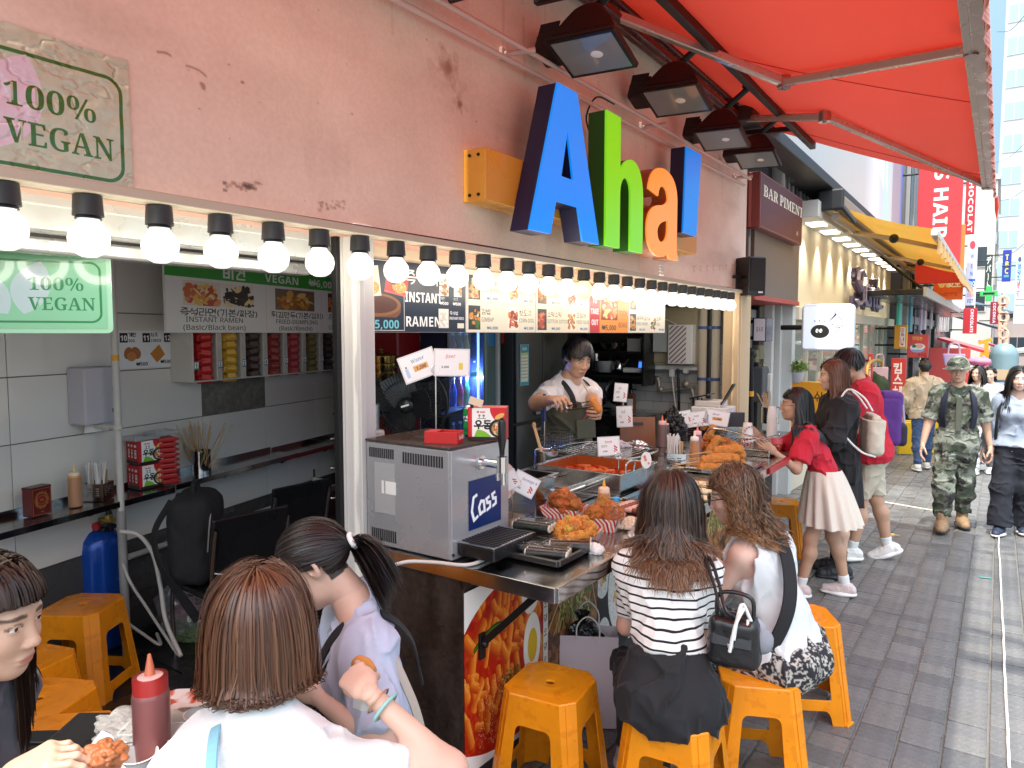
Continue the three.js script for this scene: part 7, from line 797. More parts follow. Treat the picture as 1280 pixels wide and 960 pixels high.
{
const K=(px,x)=>onX(px,450,x).z,blk=(o,name,x,xd,pa,pb,y0,y1,m,r=.006)=>{const za=K(pa,x),zb=K(pb,x);return mesh(name,box(xd,y1-y0,za-zb,x-xd/2,(y0+y1)/2,(za+zb)/2,r),m,o);};
{const x=-3.3,o=wT('dark_fridge','tall dark green-grey double fridge behind the cook','fridge',V(x-.3,-.15,K(672,x))),m=mat([.035,.042,.042],.3,.4,RS);blk(o,'cabinet',x,.6,641,706,-.15,1.95,mat([.03,.035,.035],.4));const za=K(641,x),zb=K(706,x),w=za-zb;for(let i=0;i<2;i++)for(let j=0;j<2;j++){const y0=j?.92:-.08,y1=j?1.72:.9,d=mesh('door',box(.03,y1-y0,w/2-.01,x+.016,(y0+y1)/2,za-w*(.25+.5*i),.006),m,o);mesh('handle',box(.022,.03,.1,x+.04,j?y0+.06:y1-.06,za-w*(.25+.5*i)+(i?.12:-.12),.006),M.steelDark,d);}mesh('top_panel',box(.03,.2,w,x+.016,1.83,(za+zb)/2,.004),m,o);mesh('lock',cyl(.022,.022,.012,x+.036,1.8,za-w*.2,20,0,0,PI/2),M.steel,o);
const c=wT('wall_calendar','teal and cream calendar sheet on the dark fridge door','calendar',V(x+.035,1.42,K(651,x)));const tx=canvas(128,320,(q,W,H)=>{q.fillStyle='#2d98ad';q.fillRect(0,0,W,H);q.fillStyle='#eceacb';q.fillRect(8,64,W-16,H-90);la(q,'2024',28,44,32,'#dff','bold');q.fillStyle='#d8d06a';q.fillRect(8,64,W-16,22);for(let i=0;i<7;i++)for(let j=0;j<5;j++){q.fillStyle='#555';q.fillRect(16+j*21,100+i*26,9,9);}});mesh('sheet',box(.004,.34,.13,x+.035,1.4,K(651,x)+.0),M.paper,c);mesh('sheet_print',face(.126,.336,0,0,0,0,PI/2).translate(x+.0376,1.4,K(651,x)),pR(tx),c,true);}
{const x=-3.42,o=wT('glass_door_panel','pale green glass panel with white frame beside the dark fridge','partition',V(x,0,K(622,x)));blk(o,'panel',x,.02,606,640,-.1,2.2,mat([.16,.23,.2],.12,.1));blk(o,'frame_bar',x+.03,.03,622.5,625.5,-.1,2.2,M.white);blk(o,'frame_bar',x+.03,.04,635,641,-.1,2.2,mat([.1,.12,.12],.4));blk(o,'blue_sticker',x+.002,.003,609,621,1.56,1.66,mat([.02,.22,.5],.4));blk(o,'red_sticker',x+.032,.003,627,633,1.58,1.68,M.red);}
{const x=-3.5,o=wT('drinks_fridge','tall drinks fridge with a blue lit glass door behind the sign cards','fridge',V(x-.3,-.15,K(582,x))),za=K(557,x),zb=K(606,x),zc=(za+zb)/2,w=za-zb;mesh('cabinet',[box(.03,2.1,w,x-.58,.9,zc),box(.6,2.1,.02,x-.3,.9,za),box(.6,2.1,.02,x-.3,.9,zb),box(.6,.25,w,x-.3,1.86,zc),box(.6,.3,w,x-.3,0,zc)],mat([.012,.02,.06],.5),o);
mesh('light_strip',box(.012,1.55,.02,x-.03,.95,zb+.05,.003),mat([.6,.7,1],.3,0,{emissive:rgb(.35,.5,1),emissiveIntensity:1.6}),o);const l=new THREE.PointLight(rgb(.25,.4,1),.9,0,2);l.position.set(x-.08,1.3,zb+.09);l.castShadow=true;scene.add(l);const l2=l.clone();l2.position.y=.7;scene.add(l2);
for(let i=0;i<4;i++){mesh('shelf',box(.5,.012,w-.05,x-.3,.35+i*.36,zc),M.steel,o);const cs=[[.4,.02,.02],[.02,.25,.08],[.5,.35,.05],[.2,.2,.25],[.02,.06,.3]];for(let k=0;k<5;k++){const c=wT('drink_bottle',`drink bottle ${['leftmost', 'second', 'middle', 'fourth', 'rightmost'][k]} on the ${['lowest', 'second', 'third', 'top'][i]} shelf of the lit fridge`,'bottle',V(x-.12,.356+i*.36,za-.06-k*(w-.1)/4.6),'bottles in the drinks fridge');const q=c.base;mesh('bottle_body',lathe([[0,0],[.03,.002],[.031,.13],[.014,.18],[.013,.21],[0,.21]],14,q.x,q.y,q.z),mat(cs[(i+k)%5],.15,0,{clearcoat:.5}),c);mesh('bottle_cap',cyl(.014,.014,.02,q.x,q.y+.22,q.z,10),cs[0][0]?M.white:M.red,c);}}
mesh('glass_door',box(.008,1.65,w-.03,x+.002,.95,zc),mat([.75,.85,1],.04,0,{transmission:.95,thickness:0}),o);mesh('door_frame',[box(.03,1.75,.02,x+.006,.95,za-.008),box(.03,1.75,.02,x+.006,.95,zb+.008)],M.black,o);}
{const x=-3.75,o=wT('red_drinks_cabinet','red drinks cabinet with white script behind the fan','fridge',V(x-.3,-.15,K(530,x)));blk(o,'cabinet',x,.6,497,562,-.15,1.98,mat([.28,.012,.016],.35),.02);const za=K(500,x),zb=K(558,x),tx=canvas(256,512,(q,W,H)=>{q.fillStyle='#8f0d16';q.fillRect(0,0,W,H);q.save();q.translate(150,480);q.rotate(-PI/2+.15);q.font='italic bold 130px serif';q.fillStyle='#e9dcdc';q.fillText('Coca-Cola',0,0);q.restore();q.fillStyle='#222';q.fillRect(0,0,W,30);});mesh('door_print',face(za-zb,1.35,0,0,0,0,PI/2).translate(x+.002,1.15,(za+zb)/2),pR(tx,.3),o,true);mesh('vent_note',box(.003,.05,.2,x+.003,1.62,(za+zb)/2-.05),M.grey,o);}
{const p=atD(512,505,4.25),o=thing('desk_fan','large black electric fan behind the beer cooler','fan',p,YAW-.1),r=.235;const g=[];for(let i=0;i<56;i++){const a=i/56*PI*2;g.push(tube([[cos(a)*.04,sin(a)*.04,.09],[cos(a)*r*.6,sin(a)*r*.6,.085],[cos(a)*r,sin(a)*r,.03]],.0016,4,8));}stuff(mesh('guard_wire',g,M.black,o));mesh('guard_ring',[geo(new THREE.TorusGeometry(r,.007,8,60),0,0,.03),geo(new THREE.TorusGeometry(r*.62,.0025,6,50),0,0,.086)],M.black,o);mesh('hub_cap',[geo(lathe([[0,.012],[.03,.01],[.045,.0],[.048,-.02],[0,-.02]],26),0,0,.1,PI/2)],mat([.02,.02,.02],.25),o);mesh('hub_badge',box(.05,.012,.002,0,0,.113,.001,0,0,.3),M.steel,o);for(let k=0;k<3;k++){const b=new THREE.PlaneGeometry(.17,.16,8,8);warp(b,(x,y)=>[x+.11,y*(1.15-abs(x)*2),y*.35]);mesh('blade',geo(b,0,0,.03,0,0,k*2.094),mat([.02,.02,.022],.2,0,{side:THREE.DoubleSide}),o);}mesh('motor',geo(cyl(.07,.085,.14,0,0,0,22,PI/2),0,0,-.06),M.black,o);mesh('fan_stand',[rod([0,-.1,-.06],[0,-.52,-.08],.02),cyl(.15,.16,.03,0,-.53,-.08,26)],M.black,o);}
{const p=atD(500,486,5.0),o=thing('microwave','black microwave on a shelf under the brass pots','microwave',p,YAW*.6);mesh('case',box(.6,.22,.4,0,-.04,0,.012),mat([.018,.018,.02],.3),o);mesh('door_window',box(.38,.15,.006,-.07,-.04,.202,.004),mat([.01,.01,.012],.08),o);mesh('control_panel',box(.12,.17,.006,.22,-.04,.202,.004),M.black,o);mesh('handle',rod([.14,-.1,.225],[.14,.03,.225],.008),M.steelDark,o);mesh('shelf_board',box(.8,.02,.45,0,-.162,0),M.dark,o);mesh('shelf_post',[rod([-.38,-1.2,.2],[-.38,-.16,.2],.014),rod([.38,-1.2,.2],[.38,-.16,.2],.014)],M.blackMetal,o);}
{const br=mat([.5,.34,.09],.3,1,RS);let pr=null;['lowest brass pot','middle brass pot','topmost brass pot, with its lid on'].forEach((l,i)=>{const p=atD(477,478,4.9).add(V(0,i*.055,0)),lab=l+' of the stack on the microwave';if(!pr){pr=thing('brass_pot',lab,'pot',p,.3,'brass pots stacked on the microwave');mesh('pot_wall',lathe([[0,.002],[.09,.002],[.1,.012],[.105,.07],[.112,.074],[.103,.072],[.095,.014]],30),br,pr);for(const s of[-1,1])mesh('handle',tube([[s*.1,.06,-.035],[s*.135,.062,-.03],[s*.135,.062,.03],[s*.1,.06,.035]],.006,8),br,pr);}else copy(pr,p,.3+i*.4,lab);});const t=scene.children[scene.children.length-1];const ld=mesh('lid',lathe([[.108,.076],[.1,.084],[.05,.098],[0,.102]],28),br,t);mesh('knob',lathe([[0,.126],[.016,.122],[.018,.114],[.008,.106],[.008,.1]],16),br,ld);}
{const p=atD(462,522,4.2),o=thing('napkin_box','white paper cup sleeve box left of the fan','box',p,YAW);mesh('box_side',warp(box(.1,.16,.09,0,0,0,.006,0,0,0,2),(x,y,z)=>[x*(1+y*.6),y,z]),M.paper,o);for(let i=0;i<9;i++)mesh('paper_layer',box(.1,.0015,.092,.001,-.06+i*.016,.002),M.ow,o);mesh('prop',rod([-.07,-.18,.02],[-.03,.06,.02],.005),M.steel,o);}
{const m=mat([.55,.6,.6],.1,0,{transmission:.5,thickness:0});let pr=null;['upper clear cup lying on its side at the beer cooler\'s left','middle clear cup lying on its side at the beer cooler\'s left','lowest clear cup lying on its side at the beer cooler\'s left'].forEach((l,i)=>{const p=atD(456,[547,583,620][i],3.0);if(!pr){pr=thing('cup_holder',l,'cup dispenser',p,YAW+.3,'clear cups at the left of the beer cooler');mesh('cup_tube',geo(lathe([[.03,-.08],[.038,.08],[.041,.082],[.04,.075],[.033,-.07]],22),0,0,0,0,0,PI/2),m,pr);mesh('cup_end',geo(cyl(.031,.031,.004,0,.078,0,20),0,0,0,0,0,PI/2),M.steel,pr);mesh('holder_rod',rod([-.14,0,0],[-.06,0,0],.005),M.steel,pr);}else copy(pr,p,YAW+.3,l);});}
{
let pr=null;[[447,'strip of green noodle sachets hanging just right of the white post'],[456,'strip of brown noodle sachets hanging second from the white post'],[466,'strip of black noodle sachets hanging third from the white post']].forEach(([px,l],i)=>{const p=oW(px,445,.12),m=mat([[.1,.2,.06],[.16,.08,.03],[.02,.02,.02]][i],.3),o=thing('sachet_strip',l,'packets',p,wrot,'sachet strips on the tiled wall');for(let k=0;k<8;k++)mesh('sachet',box(.13,.055,.03,0,-.25+k*.06,0,.008,.3),m,o);mesh('backing_card',box(.16,.52,.004,0,-.03,-.02),M.ow,o);});}
{const z=-7.1,X=px=>onZ(px,450,z).x,Yz=py=>onZ(780,py,z).y,xa=X(748),xb=X(818),cx=(xa+xb)/2,w=xb-xa,o=wT('black_wall_shelf','black two-tier wall shelf of pots and a phone charger behind the cook','shelf',V(cx,Yz(468),z));mesh('board',box(w,.03,.3,cx,Yz(469),z+.15),M.black,o);mesh('board',box(w,.025,.3,cx,Yz(440),z+.15),M.black,o);mesh('side_panel',box(.02,.6,.3,xa,Yz(445)+.0,z+.15),M.black,o);mesh('side_panel',box(.02,.6,.3,xb,Yz(445),z+.15),M.black,o);mesh('shelf_back',box(w,.6,.01,cx,Yz(445),z+.01),M.dark,o);
const ob=(name,label,cat,px,py,f)=>{const p=V(X(px),Yz(py)+.012,z+.16),t=thing(name,label,cat,p,0);f(t);};
ob('steel_bowl','wide dark pan on the upper tier of the black shelf','pan',775,440,t=>{mesh('pan_wall',lathe([[0,.004],[.12,.004],[.17,.09],[.175,.09],[.125,0]],28),M.steelDark,t);mesh('handle',rod([.16,.08,0],[.28,.1,.04],.012),M.black,t);});
ob('steel_can','steel canister at the left of the lower tier','canister',753,466,t=>{mesh('can',lathe([[0,0],[.05,0],[.05,.18],[.052,.182],[0,.182]],22),M.steel,t);mesh('lid',cyl(.053,.053,.02,0,.19,0,22),M.steelDark,t);});
ob('grey_pot','dark round pot in the middle of the lower tier','pot',764,466,t=>{mesh('pot_wall',lathe([[0,0],[.09,.0],[.1,.12],[.104,.122],[.095,.12]],24),M.grey,t);mesh('lid',lathe([[.1,.122],[.06,.14],[0,.144]],24),M.steelDark,t);});
ob('kettle','black kettle with spout on the lower tier of the black shelf','kettle',781,466,t=>{mesh('kettle_body',lathe([[0,0],[.07,0],[.075,.05],[.05,.14],[.03,.16],[0,.165]],22),M.steelDark,t);mesh('spout',rod([.06,.08,0],[.12,.15,0],.012),M.steelDark,t);mesh('handle',tube([[-.06,.06,0],[-.11,.1,0],[-.08,.17,0],[-.03,.16,0]],.009),M.black,t);});
ob('card_reader','white card reader with a small blue screen on the black shelf','card reader',805,466,t=>{mesh('reader',box(.22,.05,.1,-.04,.03,0,.01),M.white,t);mesh('stand',box(.1,.14,.04,.06,.07,0,.008,-.2),M.grey,t);mesh('screen',box(.075,.06,.004,.06,.09,.024,.001,-.2),mat([.05,.2,.9],.2,0,{emissive:rgb(.04,.18,.9),emissiveIntensity:.9}),t);});
ob('white_tin','grey tin box on the upper tier of the black shelf','tin',803,440,t=>{mesh('tin_body',box(.16,.14,.12,0,.07,0,.006),M.grey,t);mesh('tin_lid',box(.165,.02,.125,0,.145,0,.004),M.steelDark,t);});
}
{const z=-7.05,X=px=>onZ(px,480,z).x,Yz=py=>onZ(780,py,z).y,o=wT('stove_bench','dark kitchen bench with a gas stove below the black shelf','stove',V(X(765),-.25,z));mesh('bench',box(X(830)-X(715),.75,.6,(X(830)+X(715))/2,Yz(512)-.375,z+.3,.006),M.steelDark,o);mesh('burner',geo(new THREE.TorusGeometry(.1,.014,8,24),X(770),Yz(509),z+.35,PI/2),M.blackMetal,o);
const p=V(X(755),Yz(510),z+.3),wk=thing('wok','black wok with food on the kitchen stove','wok',p,.4);mesh('wok_bowl',lathe([[0,.0],[.09,.02],[.17,.08],[.19,.11],[.196,.11],[.17,.07],[.09,.012]],30),M.black,wk);mesh('handle',rod([.19,.1,0],[.42,.16,.05],.014),M.black,wk);mesh('food',lathe([[0,.07],[.1,.06],[.15,.055]],20),mat([.5,.25,.08],.6),wk);
const q=V(X(777),Yz(488),z+.04),l=thing('hanging_pan','black frying pan hanging on the tiles beside the ladle','pan',q,0);mesh('pan_disc',geo(lathe([[0,0],[.13,0],[.16,.035],[.163,.035],[.135,-.004],[0,-.004]],28),0,0,0,PI/2-.3),M.black,l);mesh('handle',rod([.0,.1,.02],[-.12,.38,.02],.013),M.black,l);mesh('grey_strip',box(.08,.03,.003,.02,-.02,.06,0,-.3,0,.3),M.grey,l);  // pan face carries a small plain grey strip
const b=thing('soap_bottle','brown pump bottle beside the steel canister on the bench','bottle',V(X(807),Yz(511),z+.35),0);mesh('bottle_body',box(.085,.2,.06,0,.1,0,.015),mat([.12,.05,.02],.2),b);mesh('label',box(.06,.1,.002,0,.1,.031),M.paper,b);mesh('pump',[cyl(.014,.018,.04,0,.22,0,12),rod([0,.24,0],[.05,.25,0],.006)],M.black,b);
const c=thing('steel_can','tall steel canister on the bench behind the cook','canister',V(X(793),Yz(511),z+.3),0);mesh('can',lathe([[0,0],[.07,0],[.07,.26],[.074,.262],[0,.262]],24),M.steelDark,c);mesh('lid',cyl(.074,.074,.012,0,.268,0,24),M.steel,c);
const g=thing('green_strainer','teal plastic scoop behind the cook\'s shoulder','scoop',V(X(738),Yz(490),z+.3),0);mesh('scoop_bowl',geo(sph(.11,0,0,0,1,1,.5,20),0,.02,0),mat([.01,.12,.1],.5),g);mesh('handle',rod([.05,-.05,0],[.1,-.25,0],.014),mat([.01,.12,.1],.5),g);
const k=thing('wooden_board','brown chopping board leaning on the bench behind the counter','board',atD(797,545,5.6),YAW);mesh('plank',box(.28,.3,.02,0,0,0,.006,-.2),mat([.25,.1,.045],.6),k);mesh('grip_hole',box(.08,.02,.004,0,.1,.012,.001,-.2),M.dark,k);}
{const z=-7.2,X=px=>onZ(px,440,z).x,Yz=py=>onZ(845,py,z).y,o=wT('meter_cupboard','beige metal meter cupboard on the right kitchen wall','cupboard',V(X(845),Yz(457),z)),bm=mat([.36,.31,.2],.6,0,RS);const xa=X(817),xb=X(878),y0=Yz(456),y1=Yz(385);mesh('cupboard_box',box(xb-xa,y1-y0,.16,(xa+xb)/2,(y0+y1)/2,z+.04,.006),bm,o);mesh('cupboard_door',box(xb-xa-.05,y1-y0-.05,.012,(xa+xb)/2,(y0+y1)/2,z+.126,.004),bm,o);mesh('door_latch',box(.02,.05,.012,xb-.06,(y0+y1)/2,z+.136,.003),M.steel,o);
const t=wT('striped_box','white wall box with dark diagonal stripes on the beige cupboard','wall box',V(X(860),Yz(430),z+.2));const tx=canvas(128,192,(q,W,H)=>{q.fillStyle='#d9cfcd';q.fillRect(0,0,W,H);q.strokeStyle='#6a5558';q.lineWidth=7;for(let i=-8;i<14;i++){q.beginPath();q.moveTo(-10,i*26);q.lineTo(W+10,i*26-100);q.stroke();}});mesh('case',box(.26,.4,.1,X(860),Yz(430),z+.18,.006),M.white,t);mesh('front_print',face(.18,.38,X(857),Yz(430),z+.2315),pR(tx),t,true);
const r=wT('clear_bags','roll of clear bags hanging beside the striped wall box','plastic bags',V(X(838),Yz(425),z+.2));for(let i=0;i<4;i++)mesh('bag_leaf',warp(new THREE.PlaneGeometry(.22,.26,8,8).translate(X(838),Yz(424),z+.17+i*.012),(x,y,zz)=>[x,y,zz+.012*(noise(x*20,y*20,i)-.5)]),mat([.75,.78,.76],.2,0,{transmission:.6,thickness:0}),r);mesh('hanger_wire',tube([[X(838)-.1,Yz(412),z+.18],[X(838),Yz(400),z+.18],[X(838)+.14,Yz(406),z+.18]],.004,6),M.white,r);
const s=wT('socket_strip','white power strip with hanging cables under the beige cupboard','power strip',V(X(848),Yz(460),z+.05));mesh('strip',box(.5,.05,.05,X(850),Yz(459),z+.06,.008),M.white,s);mesh('plug',box(.05,.08,.05,X(845),Yz(466),z+.1,.008),M.white,s);mesh('plug',box(.05,.06,.05,X(862),Yz(462),z+.1,.008),M.white,s);mesh('cable',tube([[X(845),Yz(470),z+.1],[X(848),Yz(500),z+.08],[X(855),Yz(540),z+.06]],.009,6),M.white,s);mesh('cable',tube([[X(852),Yz(460),z+.1],[X(854),Yz(500),z+.1],[X(853),Yz(545),z+.08]],.014,6),M.black,s);
const w=wT('water_pipes','tangle of old metal pipes and taps on the kitchen tiles','pipework',V(X(845),Yz(485),z));const pm=mat([.4,.36,.31],.45,.6);mesh('pipe_run',tube([[X(818),Yz(472),z+.05],[X(826),Yz(474),z+.07],[X(830),Yz(488),z+.07],[X(850),Yz(486),z+.07],[X(872),Yz(482),z+.07]],.022,8),pm,w);mesh('pipe_run',tube([[X(868),Yz(482),z+.07],[X(871),Yz(495),z+.07],[X(871),Yz(515),z+.07]],.02,8),pm,w);mesh('valve',[sph(.045,X(862),Yz(479),z+.08),rod([X(862),Yz(479),z+.08],[X(862),Yz(472),z+.1],.014),box(.07,.016,.02,X(862),Yz(472),z+.1,.004)],pm,w);mesh('joint',[sph(.034,X(830),Yz(487),z+.07),sph(.034,X(850),Yz(486),z+.07),sph(.03,X(826),Yz(474),z+.07)],pm,w);
const d=wT('riser_pipes','two taped riser pipes beside the yellowish pillar','pipe',V(-2.42,0,-7.1));for(const[px,r_,m]of[[884,.05,mat([.5,.44,.34],.7,0,{bumpMap:T.grain,bumpScale:.004})],[893,.04,M.dark],[899,.045,mat([.55,.5,.4],.7,0,{bumpMap:T.grain,bumpScale:.004})]]){const x=X(px);mesh('riser',rod([x,-.3,z+.12],[x,2.5,z+.12],r_,14),m,d);mesh('pipe_clip',[cyl(r_+.006,r_+.006,.03,x,1.72,z+.12,14),cyl(r_+.006,r_+.006,.03,x,1.2,z+.12,14)],mat([.05,.1,.25],.5),d);}}
}
const FONT=await new FontLoader().loadAsync('fonts/droid/droid_sans_bold.typeface.json');
const tS=(w,h,f)=>canvas(w,h,f);
function cS(name,label,cat,px0,py0,px1,py1,z,th,tx,m=M.white,extra){
const a=onZ(px0,py1,z),b=onZ(px1,py0,z),w=b.x-a.x,h=b.y-a.y,o=wT(name,label,cat,V((a.x+b.x)/2,(a.y+b.y)/2,z));
mesh('sign_box',box(w,h,th,(a.x+b.x)/2,(a.y+b.y)/2,z-th/2-.003,.01),m,o);
if(tx)mesh('sign_face',face(w-.02,h-.02,(a.x+b.x)/2,(a.y+b.y)/2,z),pR(tx,.5),o,true);
mesh('bracket',[rod([a.x-.35,a.y+h*.85,z-th/2],[a.x,a.y+h*.85,z-th/2],.02),rod([a.x-.35,a.y+h*.15,z-th/2],[a.x,a.y+h*.15,z-th/2],.02)],M.blackMetal,o);
if(extra)extra(o,a,b,w,h);return o;
}
function wS(name,label,cat,pa,pb,y0,y1,x,th,tx,m=M.white){const a=onX(pa,417,x).z,b=onX(pb,417,x).z,o=wT(name,label,cat,V(x,(y0+y1)/2,(a+b)/2));mesh('sign_box',box(th,y1-y0,a-b,x-th/2-.003,(y0+y1)/2,(a+b)/2,.01),m,o);if(tx)mesh('sign_face',face(a-b-.02,y1-y0-.02,0,0,0,0,PI/2).translate(x,(y0+y1)/2,(a+b)/2),pR(tx,.5),o,true);return o;}
const word=(bg,fg,s,o={})=>(x,w,h)=>{x.fillStyle=bg;x.fillRect(0,0,w,h);x.save();x.translate(w/2,h/2);x.rotate(o.rot||0);x.font=`${o.font || 'bold'} ${o.size || h * .6}px ${o.fam || 'sans-serif'}`;x.fillStyle=fg;x.textAlign='center';x.textBaseline='middle';x.scale(o.sx||1,1);x.fillText(s,0,0);x.restore();};
{
const z0=-7.42,z1=-9.35,o=wT('bar_entrance','recessed bar entrance with dark metal panels next to the snack shop','entrance',V(-2.3,-.3,-8.3)),mm=mat([.2,.2,.21],.3,.8,RS);
mesh('back_panel',box(.05,3.4,z0-z1,-2.62,1.3,(z0+z1)/2),mm,o);mesh('metal_panel',box(.03,3,.62,-2.5,1.0,-7.78,.004),mat([.1,.1,.11],.28,.8,RS),o);
const dr=mesh('door',box(.05,2.3,.78,-2.54,.7,-8.5,.006),mat([.3,.31,.32],.4,.5),o);mesh('door_header',box(.08,.1,.9,-2.52,1.9,-8.5,.006),M.grey,o);mesh('door_jamb',box(.09,2.5,.06,-2.5,.75,-8.93,.004),M.black,o);mesh('door_handle',rod([-2.48,.6,-8.2],[-2.48,.95,-8.2],.014),M.steel,dr);
mesh('side_frame',[box(.1,2.7,.1,-2.36,.85,-9.05,.006),box(.14,2.7,.2,-2.32,.85,-9.25,.006)],mat([.55,.57,.55],.5),o);mesh('overhead_panel',box(.5,1.2,z0-z1,-2.35,2.65,(z0+z1)/2,.006),mat([.2,.15,.12],.5,.4),o);mesh('red_edge',box(.52,.05,z0-z1,-2.34,2.03,(z0+z1)/2,.006),mat([.42,.06,.04],.5),o);
const ys0=onX(948,283,-2.0).y,ys1=onX(948,211,-2.0).y;
wS('bar_sign','dark red metal sign with cream letters BAR PIMENT','sign',946,999,ys0,ys1,-2.0,.36,tS(512,320,(x,w,h)=>{const g=0;x.fillStyle='#5c2220';x.fillRect(0,0,w,h);const R=rng(3);for(let i=0;i<60;i++){x.fillStyle='#6d2b27';x.globalAlpha=.2;x.fillRect(0,R()*h,w,2);}x.globalAlpha=1;la(x,'BAR PIMENT',30,130,92,'#e6d9bf','bold','left','serif',.82);x.font='italic 40px serif';x.fillStyle='#dcb9a0';x.fillText('&',430,270);x.strokeStyle='#9a5a50';x.lineWidth=5;x.strokeRect(3,3,w-6,h-6);}),mat([.2,.045,.04],.4,.3));
{const p=onX(938,346,-1.98),s=thing('loudspeaker','black wall loudspeaker at the corner of the pink wall','speaker',p,PI/2-.6);mesh('cabinet',box(.2,.36,.2,0,0,0,.012),M.black,s);mesh('grille',box(.17,.3,.012,0,.015,.102,.006),mat([.02,.02,.02],.9),s);mesh('badge',box(.05,.014,.003,.03,-.15,.109),M.white,s);mesh('bracket',rod([-.1,0,-.02],[-.26,.0,-.06],.016),M.blackMetal,s);}
{const a=onX(947,412,-2.25);cS('bar_lightbox','small black box sign with a white face reading BAR','sign',941,397,958,427,-7.9,.28,tS(128,160,(x,w,h)=>{x.fillStyle='#dfe1e3';x.fillRect(0,0,w,h);la(x,'B A R',64,94,46,'#222','normal','center','sans-serif',.7);}),M.black);}
{const X=-2.36,P=(px,py)=>onX(px,py,X),s=wT('gas_meter','dark gas meter with black pipes and a yellow band beside the bar door','gas meter',P(949,480));mesh('meter_box',box(.14,.42,.26,X,P(950,480).y,P(950,480).z,.02),mat([.07,.075,.08],.45),s);mesh('meter_top',[cyl(.06,.07,.16,X,P(948,440).y,P(948,440).z,14),cyl(.04,.05,.14,X,P(944,445).y,P(944,445).z,12)],mat([.16,.14,.08],.5,.4),s);mesh('pipe',[rod(P(938,440),P(938,540),.035,12),sph(.05,...P(938,440).toArray()),rod(P(938,440),P(946,446),.03,10)],M.blackMetal,s);mesh('yellow_band',cyl(.038,.038,.06,...P(938,492).toArray(),14),M.yellow,s);mesh('white_handset',box(.06,.22,.07,X+.08,P(953,478).y,P(953,478).z,.015),M.ow,s);mesh('cord',tube([P(953,456),P(958,460),P(962,470)],.012,6),mat([.6,.5,.12],.6),s);}
}
{
const X=-2.2,z0=-9.4,z1=-19,cm=mat([.62,.55,.4],.7,0,{bumpMap:T.grain,bumpScale:.002}),o=wT('cream_shop','cream coloured shop with downlights along its fascia and glass windows','shop',V(X,-.5,-14));
const yTop=onX(1000,268,X+.15).y,yW=onX(1000,388,X).y;mesh('wall',box(.3,yTop-yW,z0-z1,X-.15,(yTop+yW)/2,(z0+z1)/2,.006),cm,o);
mesh('fascia_canopy',[box(.35,.2,z0-z1,X+.13,yTop+.1,(z0+z1)/2,.01)],mat([.6,.58,.52],.6),o);mesh('canopy_end',box(.35,.2,.04,X+.13,yTop+.1,z0+.03,.004),M.ow,o);
for(let i=0;i<10;i++){const z=-10.0-i*.88;const d=mesh('downlight',box(.2,.03,.34,X+.16,yTop-.003,z,.004),mat([.9,.88,.8],.4,0,{emissive:rgb(1,.95,.82),emissiveIntensity:2.0}),o);const l=new THREE.SpotLight(rgb(1,.92,.75),3.2,6,.75,.6,2);l.position.set(X+.16,yTop-.05,z);l.target.position.set(X+.04,yTop-3,z);l.castShadow=true;l.shadow.radius=3;scene.add(l,l.target);}
mesh('lintel',box(.42,.16,z0-z1,X-.1,yW-.05,(z0+z1)/2,.006),M.cream,o);mesh('shop_back',box(.06,3.2,z0-z1,X-1.6,.9,(z0+z1)/2),mat([.45,.4,.3],.8),o);mesh('plinth',box(.3,.9,z0-z1,X-.12,-.25,(z0+z1)/2,.006),M.cream,o);mesh('corner_post',box(.34,3.6,.16,X-.1,1.1,z0+.08,.006),mat([.55,.58,.56],.5),o);mesh('end_wall',box(1.7,3.6,.1,X-.9,1.1,z0-.06),cm,o);mesh('end_wall',box(1.7,3.6,.1,X-.9,1.1,z1),cm,o);
for(let i=0;i<5;i++){const za=z0-.1-i*1.9,w=mesh('window',[box(.06,1.75,.07,X-.02,.98,za,.004),box(.06,.06,1.9,X-.02,.14,za-.95,.004)],mat([.5,.46,.36],.5),o);mesh('pane',box(.012,1.66,1.8,X-.03,.98,za-.96),mat([.7,.75,.7],.05,0,{transmission:.8,thickness:0}),w);mesh('mullion',box(.05,1.7,.04,X-.02,.98,za-.95,.003),mat([.5,.46,.36],.5),w);}
{const lt=wT('letter_sign','dark violet projecting letters on the cream wall','sign',onX(1074,360,X+.1)),pm=mat([.05,.035,.07],.35),fm=mat([.42,.4,.62],.4),font=null;const a=onX(1055,380,X+.03),b=onX(1093,350,X+.03),h=onX(1055,335,X+.03).y-a.y;const L=a.z-b.z;const st={S:'1,.85 .6,1 .2,.9 .15,.7 .8,.4 .85,.15 .4,0 0,.12',u:'0,.6 0,.15 .4,0 .8,.15 .8,.6|.8,.3 .85,0',n:'0,0 0,.6|0,.4 .4,.6 .8,.5 .8,0',t:'.4,.95 .4,.1 .7,0|.1,.6 .8,.6',e:'.05,.32 .8,.32 .7,.58 .35,.62 .05,.4 .1,.1 .45,0 .8,.1'};'Sunte'.split('').forEach((ch,i)=>{const w=L*(i?.155:.26),zs=a.z-L*(i?.3+(i-1)*.17:0),g=[],f=[];for(const pl of st[ch].split('|')){const pts=pl.split(' ').map(p=>{const[u,v]=p.split(',').map(Number);return V(X+.14,a.y+v*h,zs-u*w);});for(let k=1;k<pts.length;k++){g.push(beam(pts[k-1],pts[k],.07,.15,.015));const q=pts[k-1].clone().add(V(.08,0,0)),r=pts[k].clone().add(V(.08,0,0));f.push(beam(q,r,.055,.02,.004));}}const m=mesh('letter',g,pm,lt);mesh('letter_face',f,fm,lt);});const s=onX(1087,374,X+.16);mesh('small_plate',box(.05,.2,.3,X+.1,s.y,s.z,.01),M.white,lt);}
